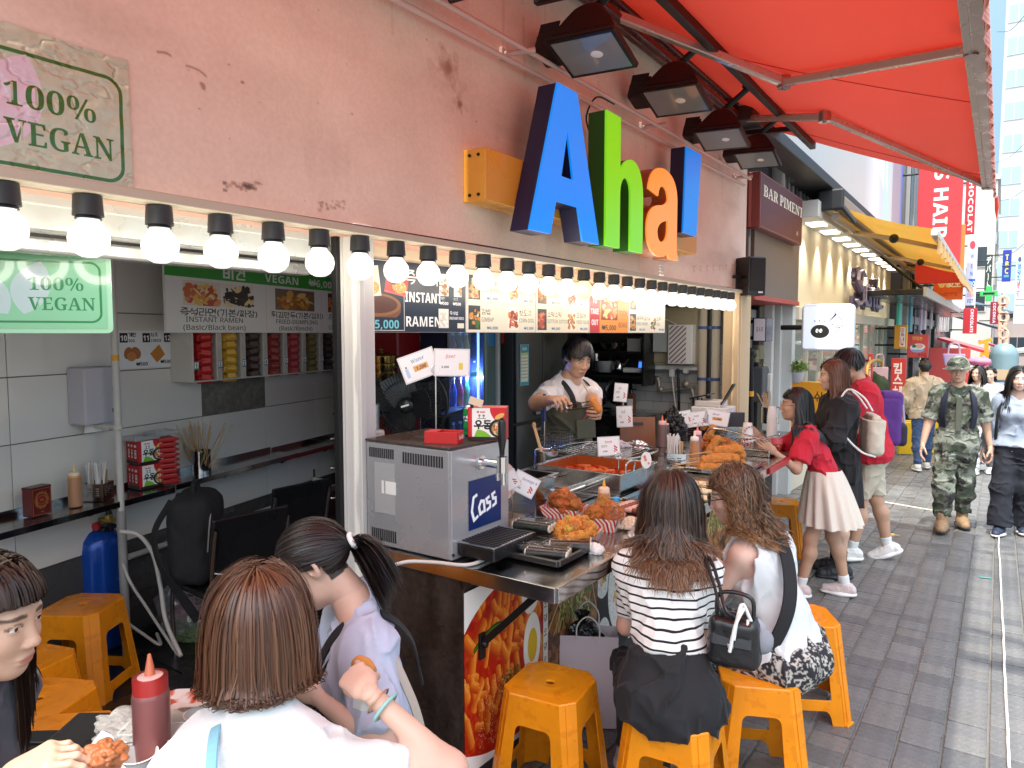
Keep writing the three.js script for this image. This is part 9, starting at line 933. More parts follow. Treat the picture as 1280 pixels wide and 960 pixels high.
{const R=rng(3),pts=[];for(let i=0;i<26;i++){const py=965-i*12.2+(i>20?0:0),px=1262-i*.58+(R()-.5)*1.2;pts.push(onG(px,py,.012));}const w=wT('white_rope','thin white cord lying along the paving towards the walkers','cord',pts[0]);mesh('cord_line',tube(pts,.0065,6,120),mat([.62,.61,.58],.7),w);mesh('cord_end',sph(.008,...pts[25].toArray()),M.white,w);
const s=onG(1232,722,.004),t=thing('litter','small turquoise strip of litter on the paving','litter',s,.2);mesh('strip',box(.075,.004,.016,0,0,0,.001),mat([.03,.4,.32],.5),t);
const st=wT('star_mark','yellow painted star on the blue-grey paving behind the white shoes','floor mark',onG(1114,668,.006));const sh=new THREE.Shape();for(let i=0;i<10;i++){const a=i/10*PI*2,r=i%2?.03:.075;sh[i?'lineTo':'moveTo'](cos(a)*r,sin(a)*r*.9);}mesh('star',prism(sh,.004,0).rotateX(-PI/2).translate(st.base.x,st.base.y-.002,st.base.z),mat([.6,.45,.15],.8),st);
const ml=onG(1110,634,.006);const l1=wT('painted_line','pale painted line crossing the paving behind the customers','floor line',ml);mesh('line_strip',tube([onG(1100,627,.004),onG(1135,633,.004),onG(1176,640,.004)],.012,4,30),mat([.6,.55,.45],.8),l1);}
const rotY=(v,t)=>v.clone().applyAxisAngle(UPV,t);
function put(label,o,dress){
if(o.headY){let a=-.2,b=1.2;for(let i=0;i<14;i++){o.torso[0]=(a+b)/2;sK(o).head.y>o.headY?a=o.torso[0]:b=o.torso[0];}}
if(o.headPx){const J=sK(o),w=onG(o.headPx[0],o.headPx[1],J.head.y),r=rotY(J.head,o.turn);o.pos=V(w.x-r.x,0,w.z-r.z);o.pos.y=gy(w.z);}else if(o.feetPx)o.pos=onG(...o.feetPx);
const loc=w=>rotY(w.clone().sub(o.pos),-o.turn).toArray();
if(o.hw){o.hands=o.hands||[];o.hw.forEach((w,i)=>{if(w)o.hands[i]=loc(w);});}if(o.fw){o.feet=o.feet||[];o.fw.forEach((w,i)=>{if(w)o.feet[i]=loc(w);});}
if(o.handW)o.handW.forEach((d,i)=>{if(d){o.hand=o.hand||[];o.hand[i]={...d};for(const k of['a','n','t'])if(d[k])o.hand[i][k]=rotY(V(...d[k]),-o.turn).toArray();}});
const r=person(label,o.pos,o.turn,o,dress);r.loc=w=>V(...loc(w));return r;
}
const SIT=(k=.92,y=.53,dz=0)=>({pelvis:[0,y,dz],feet:[[.11,.08,.36],[-.11,.08,.36]],hands:[[.17,.62,.34],[-.17,.62,.34]],knee:[[.12,.6,1],[-.12,.6,1]]});
const BLK=[[.012,.01,.009],[.02,.015,.013],[.009,.008,.008]],DBR=[[.035,.018,.012],[.05,.026,.016],[.026,.014,.01]],BRN=[[.1,.04,.02],[.125,.052,.025],[.075,.031,.016],[.15,.066,.031]];
const whiteC=cloth([.74,.75,.74]),navy=cloth([.02,.025,.05]),blackC=cloth([.014,.014,.016]),khaki=cloth([.52,.46,.36]);
function kt_(name,m,root,a,ra,b,rb,folds=16,amp=.02,th=.006,sx=.85){const P=[],I=[],n=96,k=14;for(let j=0;j<=k;j++)for(let i=0;i<=n;i++){const t=j/k,an=i/n*PI*2,c=a.clone().lerp(b,t),r=lp(ra,rb,Math.pow(t,.8))+amp*t*(sin(an*folds+2*noise(an*2,3))*.5+(noise(cos(an)*3+9,sin(an)*3,t)-.5));P.push(c.x+cos(an)*r,c.y,c.z+sin(an)*r*sx);}for(let j=0;j<k;j++)for(let i=0;i<n;i++){const q=j*(n+1)+i;I.push(q,q+1,q+n+1,q+1,q+n+2,q+n+1);}const g=new THREE.BufferGeometry();g.setAttribute('position',new THREE.Float32BufferAttribute(P,3));g.setIndex(I);g.computeVertexNormals();return mesh(name,g,m,root);}
const onHead=(J,x,y,z)=>V(x,y,z).multiplyScalar(J.hs).applyQuaternion(J.qh).add(J.head);
const faceF=YAW+PI;
{
const o={h:1.5,fem:1,skin:SK.w,hairColor:[.06,.025,.015],shrug:-.045,bulk:.95,turn:faceF+.12,headPx:[325,786],headY:1.06,...SIT(),torso:[.18,0,0],head:[.1,.12,0],headCell:.004,handCell:.0032,cell:.01,seed:5,headScale:1.07,knee:[[.2,.6,1],[-.2,.6,1]],
style:{n:9000,len:.36,w:.0017,vol:.032,colors:BRN,seg:16,part:-.012,ragged:.02,cut:-.1,curl:.12,gloss:.35,stiff:.34,back:-.2,mat:mat(0xffffff,.34,0,{vertexColors:true})}};
const hd=atD(446,838,1.6);o.hw=[atD(310,1020,1.5),atD(460,864,1.5)];o.arm=1.1;o.elbow=[[.2,-1,-.3],[-1,-.4,-.35]];const tt=hd.clone().sub(o.hw[1]).toArray();o.handW=[null,{a:[-.75,.05,-.25],n:[-.5,-.6,-.5],t:[-.2,.5,-.7],curl:[.45,.7,.85,.95],thumb:.9}];
const r=put('woman seen from behind with a glossy brown bob and white T-shirt, raising a snack',o,(J,B,root)=>{shirt(J,B,root,whiteC,{sleeve:.72,neckR:.078,neckUp:.02,fold:.006,cell:.009,off:.015,untuck:1,hem:-.1});tR(J,B,root,navy);const L=J.sh[0],q=(x,y,z)=>V(x*J.k,y*J.k,z*J.k).applyQuaternion(J.q2).add(J.waist);sp_('bag_strap',[q(.06,.2,.13),q(.07,.33,.06),q(.075,.365,-.02),q(.06,.3,-.12),q(.03,.15,-.145),q(-.02,0,-.14)],.02,.006,mat([.25,.55,.66],.6),root,p=>p.clone().sub(q(0,.2,0)));mesh('necklace',tube([q(-.085,.37,-.03),q(-.05,.375,-.085),q(0,.37,-.1),q(.05,.375,-.085),q(.085,.37,-.03)],.0012,5),mat([.7,.5,.2],.2,1),root);
const w=J.wr[1],d=dirv(J.el[1],w),ring=(t,R_,r_,m,nm)=>{const g=new THREE.TorusGeometry(R_,r_,10,30);g.applyQuaternion(new THREE.Quaternion().setFromUnitVectors(V(0,0,1),d));const p=w.clone().addScaledVector(d,-t);mesh(nm,g.translate(p.x,p.y,p.z),m,root);};ring(.05,.031,.004,mat([.28,.5,.47],.4),'bracelet');ring(.03,.029,.002,mat([.6,.36,.24],.3,.9),'bracelet');});
const hp=r.J.hand[1],f=hp.fingers[0][2].b.clone().lerp(hp.fingers[4][2].b,.5),wp=rotY(f,o.turn).add(o.pos);const sn=wT('fried_snack','piece of golden fried snack between the fingers of the bob-haired woman','snack',wp);mesh('crust',warp(sph(.026,0,0,0,1.2,.9,.7,20),(x,y,z)=>[x*(1+.3*noise(x*90,y*90,z*90)),y*(1+.3*noise(x*70,y*70,z*70+4)),z]).translate(wp.x-.025,wp.y+.005,wp.z-.02),mat([.55,.22,.05],.7,0,{bumpMap:T.grain,bumpScale:.003}),sn);mesh('white_wrap',warp(geo(new THREE.PlaneGeometry(.05,.07,8,10),0,-.03,0),(x,y,z)=>[x,y,z+.012*(noise(x*60,y*60)-.5)]).translate(wp.x,wp.y-.01,wp.z+.012),M.paper,sn);
}
{
const o={h:1.6,fem:1,skin:SK.b,hairColor:[.02,.013,.011],turn:2.12,headPx:[-16,774],headY:1.14,...SIT(),torso:[.25,0,0],head:[.12,.02,0],headCell:.0032,handCell:.003,cell:.011,seed:8,open:.55,lookX:.2,style:{n:4500,len:.32,w:.002,vol:.016,tuck:.035,colors:DBR,seg:16,part:0,bangs:.1,bangW:.075,faceR:.056,bangY:-.02,back:-.5}};
const hd=atD(2,978,1.25);o.hw=[atD(-40,1010,1.3),hd];o.elbow=[[.5,-.6,-.4],[-.5,-.7,-.2]];o.handW=[null,{a:[.62,.45,-.62],n:[.2,-.6,-.6],t:[.55,.5,.3],curl:[.6,.75,.8,.8],thumb:.5}];
const r=put('woman at the left edge in profile with brown fringe, eating fried chicken',o,(J,B,root)=>{shirt(J,B,root,cloth([.12,.12,.14]),{sleeve:.9,untuck:1,hem:-.1});tR(J,B,root,navy);});
const f=r.J.hand[1].fingers[1][2].b,wp=rotY(f,o.turn).add(o.pos);const t=wT('fried_chicken_piece','lump of brown fried chicken in a tissue held by the woman at the left edge','fried chicken',wp.clone());mesh('chicken',warp(sph(.028,0,0,0,1.2,.8,1,60),(x,y,z)=>{const k=.7+.5*noise(x*70,y*70,z*70)+.4*noise(x*190,y*190,z*190);return[x*k,y*k,z*k];}).translate(wp.x+.005,wp.y+.015,wp.z-.02),mat([.32,.1,.03],.5,0,{bumpMap:T.grain,bumpScale:.004}),t);mesh('tissue',warp(new THREE.PlaneGeometry(.14,.12,14,14),(x,y,z)=>[x,y,z+.03*(noise(x*26,y*26)-.5)+x*x*4]).rotateX(-.7).rotateY(2.4).translate(wp.x+.01,wp.y-.03,wp.z-.01),M.paper,t);
}
{
const o={h:1.5,fem:1,headScale:1.03,skin:SK.w,hairColor:[.016,.011,.01],turn:-.62,headPx:[394,706],headY:1.08,bulk:.95,...SIT(1,.5),torso:[.35,0,0],head:[.55,-.25,.05],headCell:.0036,cell:.011,seed:12,style:{n:5000,len:.27,w:.0018,vol:.01,tuck:.05,colors:[[.018,.012,.011],[.03,.018,.014],[.012,.009,.009]],seg:16,part:-.03,tie:[0,.0,-.125],bangs:.1,bangW:.05,faceR:.05}};
o.hw=[atD(395,870,1.75),atD(335,860,1.9)];o.elbow=[[.6,-.6,-.3],[-.5,-.6,-.3]];
put('woman with a dark ponytail in a pale blue shirt looking down at her food',o,(J,B,root)=>{const m=cloth([.5,.54,.68]);shirt(J,B,root,m,{sleeve:.85,loose:.018,untuck:1,hem:-.1,fold:.007,neckR:.06});tR(J,B,root,navy);const q=(x,y,z)=>V(x*J.k,y*J.k,z*J.k).applyQuaternion(J.q2).add(J.waist),nf=p=>p.clone().sub(q(0,.2,-.01));sp_('bag_strap',[q(-.02,.05,-.16),q(.04,.25,-.145),q(.085,.375,-.06),q(.08,.36,.05),q(.03,.22,.155),q(-.06,.05,.16)],.028,.006,blackC,root,nf);sp_('camera_cord',[q(.06,.372,-.08),q(.1,.34,.03),q(.06,.2,.16),q(.03,.02,.17)],.008,.005,blackC,root,nf);sp_('bag_strap',[q(.22,-.05,-.1),q(.225,.16,-.09),q(.2,.33,-.04),q(.2,.32,.04),q(.22,.12,.08),q(.2,-.05,.1)],.022,.006,mat([.45,.38,.32],.7),root,p=>p.clone().sub(q(0,.15,0)));mesh('collar',tube([q(-.055,.385,-.07),q(.0,.4,-.085),q(.06,.385,-.06),q(.07,.36,.02),q(.035,.33,.08)],.014,8),m,root);const c=onHead(J,0,.0,-.13);mesh('hair_tie',geo(new THREE.TorusGeometry(.02,.008,8,18),0,0,0).applyQuaternion(J.qh).translate(c.x,c.y,c.z),M.paper,root);});
}
{
const o={h:1.8,skin:SK.c,hairColor:[.008,.007,.007],turn:1.18,torso:[.12,.1,0],head:[.3,-.08,-.05],headCell:.0042,cell:.012,seed:21,open:.5,bulk:1.0};const hp=onX(722,448,-2.34);o.pos=V(hp.x,gy(hp.z)+.02,hp.z);{const J=sK(o),r=rotY(J.head,o.turn);o.pos=V(hp.x-r.x,hp.y-J.head.y,hp.z-r.z);}
o.style={short:.05,n:3600,w:.0026,vol:.016,colors:BLK,seg:7,top:1.35,comb:[-.05,0,.05],hairline:.0};
o.hw=[atD(752,520,4.3),atD(690,500,4.25)];o.elbow=[[.6,-.5,-.3],[-.9,-.3,-.1]];o.hand=[{curl:.9},{curl:[.7,.9,1,1],n:[.2,-1,.2],t:[.4,.2,1]}];
const r=put('cook in a white T-shirt and olive green apron holding tongs over the counter',o,(J,B,root)=>{shirt(J,B,root,cloth([.7,.69,.68]),{sleeve:.66,loose:.012,fold:.007,untuck:1,hem:-.12,off:.016});tR(J,B,root,blackC);const q=(x,y,z)=>V(x*J.k,y*J.k,z*J.k).applyQuaternion(J.q2).add(J.waist),am=cloth([.085,.09,.06]);const up=V(0,1,0).applyQuaternion(J.q2),dn=V(0,-1,0),bk=V(0,0,-1).applyQuaternion(J.q2);gM('apron',am,root,[{prims:[...B.T.slice(0,4),cap(J.hip[0],J.hip[0].clone().lerp(J.kn[0],.75),.115,.1),cap(J.hip[1],J.hip[1].clone().lerp(J.kn[1],.75),.115,.1),cap(J.pel,J.pel.clone().add(V(0,-.35,.02)),.15,.16,V(0,0,1),.7)],off:.034,k:.06,cut:[[up,q(0,.28,0)],[bk,q(0,0,-.06)]]}],{fold:.009,freq:8,cell:.012});const nf=p=>p.clone().sub(q(0,.2,0));for(const s of[-1,1]){sp_('apron_strap',[q(s*.09,.25,.15),q(s*.1,.32,.125),q(s*.1,.392,.01),q(s*.06,.3,-.13),q(s*-.02,.1,-.15)],.035,.008,blackC,root,nf);mesh('buckle',box(.04,.03,.014,...q(s*.09,.26,.148).toArray(),.003),M.black,root);}mesh('pocket',box(.16,.13,.012,...q(.02,.1,.165).toArray(),.005,-.1),am,root);});
{const f=r.J.hand[1].fingers[1][1].b,wp=rotY(f,o.turn).add(o.pos),tip=atD(742,505,4.05),t=wT('tongs','long black tongs in the cook\'s right hand gripping a corn dog','tongs',wp);mesh('tong_arm',[beam(wp.clone().add(V(0,.012,0)),tip.clone().add(V(0,.02,0)),.014,.006,.002),beam(wp.clone().add(V(0,-.012,0)),tip.clone().add(V(0,-.015,0)),.014,.006,.002)],M.blackMetal,t);mesh('hinge',sph(.014,...wp.toArray()),M.steelDark,t);const cd=wT('corn_dog','orange corn dog held up in the cook\'s tongs','corn dog',tip);const a=atD(736,492,4.05),b=atD(745,506,4.05);mesh('batter',[new THREE.CapsuleGeometry(.021,.06,8,16).applyQuaternion(new THREE.Quaternion().setFromUnitVectors(UPV,dirv(a,b))).translate(b.x,b.y,b.z)],mat([.62,.22,.03],.55,0,{bumpMap:T.grain,bumpScale:.004}),cd);mesh('stick',rod(a,atD(728,478,4.05),.004),M.bamboo,cd);}
}
const stripeT=canvas(64,128,(x,w,h)=>{x.fillStyle='#eceae6';x.fillRect(0,0,w,h);x.fillStyle='#15161a';x.fillRect(0,46,w,30);});stripeT.wrapS=stripeT.wrapT=THREE.RepeatWrapping;
{
const o={h:1.5,fem:1,skin:SK.w,hairColor:[.03,.018,.013],turn:-2.66,headPx:[838,638],headY:1.09,...SIT(1,.53,0),torso:[.5,0,.02],head:[.3,-.12,.05],bulk:1.04,headScale:1.13,shrug:.02,headCell:.0045,cell:.011,seed:33,hands:[[.12,.74,.42],[-.14,.72,.4]],elbow:[[.1,-1,-.6],[-.1,-1,-.6]],
style:{n:8000,len:.42,w:.0018,vol:.028,colors:[[.03,.018,.013],[.05,.028,.018],[.02,.013,.01],[.075,.04,.024]],tip:[.2,.095,.045],tipAt:.5,seg:20,part:.01,wave:.015,wf:11,ragged:.3,clump:1,stiff:.3,back:-.35}};
const r=put('seated woman from behind in a black and white striped top with long wavy dark hair',o,(J,B,root)=>{shirt(J,B,root,mat(0xffffff,.9,0,{map:stripeT,bumpMap:T.weave,bumpScale:.0006}),{sleeve:.82,loose:.004,fold:.005,neckR:.06,hem:.16,cell:.009,uvf:(x,y,z)=>[(x+z)*4,y/.0285]});tR(J,B,root,blackC,{waist:.17,len:1.9});gM('wrap_skirt',blackC,root,[{prims:[B.T[0],B.T[1],cap(J.pel,J.pel.clone().add(V(0,-.05,.02)),.115,.125),cap(J.hip[0],J.kn[0],.085,.07),cap(J.hip[1],J.kn[1],.085,.07)],off:.014,k:.07,cut:[[V(0,1,0).applyQuaternion(J.q1),J.pel.clone().add(V(0,.2,0))],[V(0,-1,0),J.pel.clone().add(V(0,-.1,0))]]}],{fold:.009,freq:11,fy:.5});for(let i=0;i<2;i++)shoe(J,root,i,mat([.7,.7,.68],.6));});
const q=(px,py,d)=>atD(px,py,d),c=q(918,800,2.36),lt=mat([.014,.014,.015],.25,0,{bumpMap:T.grain,bumpScale:.0012}),b=thing('handbag','small shiny black leather handbag hanging at the striped-shirt woman\'s right side','handbag',c,YAW-.5),g=nets((x,y,z)=>{const d=hypot(max(0,abs(x)-.055+.03*(y+.05)),max(0,abs(y)-.055),max(0,abs(z)-.02))-.03;return d+.006*(fbm(x*20,y*20,z*20,3)-.5);},[-.13,-.13,-.08],[.13,.13,.08],.008);mesh('bag_body',g,lt,b);mesh('flap',warp(box(.13,.08,.012,0,.035,.052,.005,0,0,0,2),(x,y,z)=>[x,y,z-.02*(y>.06?1:0)]),lt,b);mesh('clasp',box(.02,.014,.006,0,.004,.062,.002),M.steel,b);mesh('handle',tube([[-.06,.07,0],[-.05,.15,0],[.05,.15,0],[.06,.07,0]],.007,8),lt,b);
const st=wT('bag_straps','thin black straps of the handbag over the striped-shirt woman\'s shoulder','bag strap',c),P1=rotY(r.J.sh[1].clone().add(V(.03,.062,-.01)),o.turn).add(o.pos);for(const k of[0,1])mesh('strap_line',tube([c.clone().add(V(-.03+k*.05,.08,.02)),P1.clone().lerp(c,.6).add(V(.04+k*.02,.02,.1)),P1.clone().lerp(c,.25).add(V(.05+k*.02,.01,.075)),P1.clone().add(V(.03+k*.02,.008,.03)),P1.clone().add(V(-.05,.0,-.02))],.006,6),lt,st);
const pm=wT('plush_charm','grey plush charm with white cords hanging from the black handbag','charm',q(950,800,2.34));{const p=pm.base;mesh('charm_head',warp(sph(.042,0,0,0,1,1.1,.8,18),(x,y,z)=>[x+.004*noise(x*200,y*200),y,z]).translate(p.x,p.y,p.z),mat([.24,.25,.28],.95),pm);mesh('charm_body',sph(.028,p.x-.01,p.y+.04,p.z,1,1.1,.8),mat([.3,.3,.34],.95),pm);mesh('white_cord',[tube([q(917,800,2.3),q(922,772,2.3),q(928,755,2.31),q(936,770,2.31),q(944,792,2.32)],.006,6),tube([q(912,815,2.3),q(920,780,2.29),q(930,760,2.3)],.006,6),tube([q(935,775,2.3),q(932,800,2.3)],.005,6)],M.paper,pm);}
}
{
const o={h:1.52,fem:1,bulk:1,headScale:1.06,skin:[.66,.43,.34],hairColor:[.07,.035,.02],turn:-1.75,headPx:[918,620],headY:1.1,...SIT(.9,.51),torso:[.42,-.05,0],head:[.2,.45,.06],headCell:.0038,cell:.011,seed:41,open:.6,style:{n:6500,len:.3,w:.0018,vol:.018,tuck:.0,back:-.9,colors:[[.09,.045,.025],[.13,.065,.035],[.06,.032,.02],[.2,.11,.055]],tip:[.28,.13,.05],tipAt:.55,seg:18,part:-.03,wave:.03,wf:13,ragged:.2,clump:1,faceR:.062}};
o.hands=[[.12,.74,.45],[-.12,.78,.45]];o.elbow=[[.2,-1,-.5],[-.2,-1,-.5]];
put('seated woman with dark-framed glasses and wavy brown hair in a white sleeveless top',o,(J,B,root)=>{const m=cloth([.66,.68,.69]);shirt(J,B,root,m,{sleeve:0,hem:-.07,fold:.005,neckR:.085,neckUp:.015,untuck:1,off:.022,loose:0,sub:J=>[0,1].map(i=>cap(J.sh[i].clone().add(V(i?-.015:.015,.0,0)),J.sh[i].clone().add(V(i?-.08:.08,-.06,0)),.072,.09))});gM('patterned_trousers',mat(0xffffff,.9,0,{vertexColors:true}),root,[{prims:[B.T[0],cap(J.hip[0],J.kn[0],.122,.085),cap(J.hip[1],J.kn[1],.122,.085),cap(J.kn[0],J.an[0],.09,.09),cap(J.kn[1],J.an[1],.09,.09)],off:.012,k:.05}],{cell:.0065,fold:.008,pnt:(x,y,z)=>{const a=abs(fbm(x*44,y*44,z*44,2)-.5);return a<.04||noise(x*110,y*110,z*110)>.74?[.5,.47,.42]:[.02,.02,.024];}});for(let i=0;i<2;i++)shoe(J,root,i,M.white);const q=(x,y,z)=>V(x*J.k,y*J.k,z*J.k).applyQuaternion(J.q2).add(J.waist),nf=p=>p.clone().sub(q(0,.18,0));sp_('bag_strap',[q(-.1,.3,.1),q(-.085,.36,.0),q(-.03,.33,-.11),q(.06,.2,-.155),q(.14,.05,-.13),q(.19,-.08,-.02),q(.19,-.14,.1)],.055,.008,blackC,root,nf);
const gm=mat([.015,.015,.02],.2),gl=[];for(const s of[-1,1]){const g=new THREE.TorusGeometry(.024,.0028,8,30);g.scale(1.08,.92,1);g.translate(s*.033,-.002,.106);gl.push(g,tube([[s*.058,.002,.104],[s*.076,.004,.06],[s*.082,.004,-.01]],.0025,6));}gl.push(tube([[-.009,.002,.108],[0,.005,.111],[.009,.002,.108]],.0025,6));const gg=mesh('glasses',gl.map(g=>g.applyMatrix4(J.mh)),gm,root);mesh('lens',[-1,1].map(s=>cyl(.024,.024,.001,s*.033,-.002,.106,24,PI/2).applyMatrix4(J.mh)),M.clear,gg);});
}
const redC2=cloth([.52,.014,.035]);
{
const o={h:1.47,fem:1,skin:SK.c,hairColor:[.012,.01,.01],turn:-1.35,feetPx:[1018,742],pelvis:[0,.78,-.06],torso:[.5,0,0],head:[-.05,.05,0],bareLegs:1,headCell:.0048,handCell:.005,cell:.012,seed:51,headScale:1.05,style:{n:2600,len:.42,w:.0028,vol:.014,colors:BLK,seg:16,bangs:.07,bangW:.05,faceR:.07,ragged:.1,back:-.9,tuck:.0}};
o.feet=[[.12,.07,.1],[-.05,.07,-.2]];o.hw=[atD(968,565,4.85),atD(948,545,5.2)];o.elbow=[[.4,-1,.1],[-.4,-1,.1]];
put('short girl in a red T-shirt and white pleated skirt leaning on the counter',o,(J,B,root)=>{shirt(J,B,root,redC2,{sleeve:.78,loose:.022,hem:.06,off:.018,fold:.007});kt_('pleated_skirt',cloth([.7,.64,.55]),root,J.pel.clone().add(V(0,.13,.02)),.13,J.pel.clone().add(V(0,-.25,-.03)),.25,15,.035);for(let i=0;i<2;i++){sock(J,B,root,i,whiteC,.78);shoe(J,root,i,mat([.62,.5,.48],.6),{sole:M.white});}mesh('glasses',[...[-1,1].map(s=>{const g=new THREE.TorusGeometry(.023,.0018,6,24);g.translate(s*.032,0,.105);return g;}),tube([[.055,0,.103],[.08,.002,0]],.0016,5)].map(g=>g.applyMatrix4(J.mh)),M.steel,root);});
}
{
const o={h:1.64,fem:1,skin:SK.a,hairColor:[.1,.04,.02],turn:-1.2,feetPx:[1047,718],torso:[.1,.05,0],head:[.05,-.1,0],bareLegs:1,headCell:.0048,handCell:.005,cell:.012,seed:61,style:{n:2600,len:.34,w:.0028,vol:.016,tuck:.03,back:-.7,colors:[[.13,.05,.024],[.17,.065,.03],[.1,.04,.02]],seg:14,part:.02,cut:-.17,faceR:.06,ragged:.08}};
o.hands=[[.12,1.06,.3],[-.1,1.02,.34]];o.elbow=[[.7,-.5,-.3],[-.6,-.6,-.3]];
const r=put('young woman with reddish brown hair in a black jacket and black shorts, facing the counter',o,(J,B,root)=>{shirt(J,B,root,blackC,{sleeve:1.35,loose:.026,off:.024,untuck:1,hem:-.14,fold:.01});kt_('wide_shorts',blackC,root,J.pel.clone().add(V(0,.1,0)),.15,J.pel.clone().add(V(0,-.33,0)),.2,5,.03);for(let i=0;i<2;i++){sock(J,B,root,i,blackC,.65);shoe(J,root,i,mat([.018,.02,.024],.5),{w:1.15});}});
const c=rotY(r.J.chest.clone().add(V(.05,-.06,-.22)),o.turn).add(o.pos),b=thing('drawstring_bag','cream cloth drawstring bag on the back of the woman in black','bag',c,o.turn),bm=cloth([.6,.55,.44]);mesh('bag_body',nets((x,y,z)=>{const d=hypot(max(0,abs(x)-.1),max(0,abs(y)-.12),max(0,abs(z)-.01))-.055+(y>.1?.03:0);return d+.02*(fbm(x*12,y*12,z*12,3)-.5);},[-.2,-.23,-.12],[.2,.23,.12],.011),bm,b);mesh('drawstring',[tube([[.08,.17,.02],[.12,.28,.1],[.1,.33,.2],[.14,.1,.28],[.17,-.12,.12],[.12,-.17,.0]],.008,6),tube([[-.08,.17,.02],[-.1,.28,.1],[-.09,.33,.2],[-.13,.1,.28],[-.15,-.12,.12],[-.12,-.17,.0]],.008,6)],M.paper,b);
}
{
const o={h:1.76,skin:SK.c,hairColor:[.012,.01,.01],turn:-1.25,feetPx:[1086,700],torso:[.27,0,0],head:[.35,.1,0],bareLegs:1,headCell:.006,handCell:.006,cell:.013,seed:71,style:{short:.07,n:900,w:.005,vol:.025,colors:BLK,seg:6}};
o.feet=[[.1,.07,.16],[-.1,.09,-.16]];o.hands=[[.16,1.0,.36],[-.22,.86,.06]];o.elbow=[[.6,-.5,-.4],[-.6,-.2,-1]];
const r=put('man in a red T-shirt and beige shorts bending towards the counter',o,(J,B,root)=>{shirt(J,B,root,redC2,{sleeve:.85,loose:.02,untuck:1,hem:-.1,off:.028});tR(J,B,root,khaki,{len:.93,off:.022,fold:.005});for(let i=0;i<2;i++){sock(J,B,root,i,whiteC,.8);shoe(J,root,i,mat([.72,.71,.68],.55),{sole:M.paper,up:i?[0,.85,.5]:[0,1,0],dir:i?[-.1,-.4,1]:[.1,0,1]});}});
const J=r.J,c=rotY(J.chest.clone().add(V(-.01,-.1,-.165)),o.turn).add(o.pos),b=thing('rucksack','purple and black rucksack with grey straps on the man in red','rucksack',c,o.turn),pm=mat([.09,.025,.22],.7,0,{bumpMap:T.weave,bumpScale:.001});const fb=(sx,sy,sz,oy,oz,r_)=>nets((x,y,z)=>hypot(max(0,abs(x)-sx),max(0,abs(y-oy)-sy),max(0,abs(z-oz)-sz))-r_+.012*(fbm(x*12,y*12,z*12,3)-.5),[-.26,-.34,-.22],[.26,.34,.2],.012);mesh('main_pack',fb(.09,.2,.06,.02,0,.06),pm,b);mesh('lower_pocket',fb(.07,.07,.02,-.12,-.11,.05),mat([.015,.012,.03],.7),b);mesh('lid',fb(.09,.03,.06,.24,-.02,.05),pm,b);for(const s of[-1,1]){mesh('side_strap',beam([s*.06,.22,-.13],[s*.06,-.18,-.17],.02,.01),mat([.4,.4,.45],.7),b);b.scale.setScalar(.8);sp_('shoulder_strap',[[s*.09,.2,.06],[s*.12,.24,.16],[s*.13,.2,.3],[s*.14,0,.34],[s*.16,-.12,.2],[s*.12,-.16,.06]],.05,.014,pm,b,p=>V(p.x,p.y,p.z-.18));}
}
const camo=(x,y,z)=>{const a=fbm(x*9,y*13,z*9,3),b=fbm(x*14+7,y*18,z*14,3),c=noise(x*70,y*90,z*70);const k=c>.62?.06:c<.35?-.05:0;return a+k>.56?[.2,.22,.18]:b+k>.55?[.05,.07,.045]:b-k<.42?[.022,.024,.022]:[.1,.1,.075];};
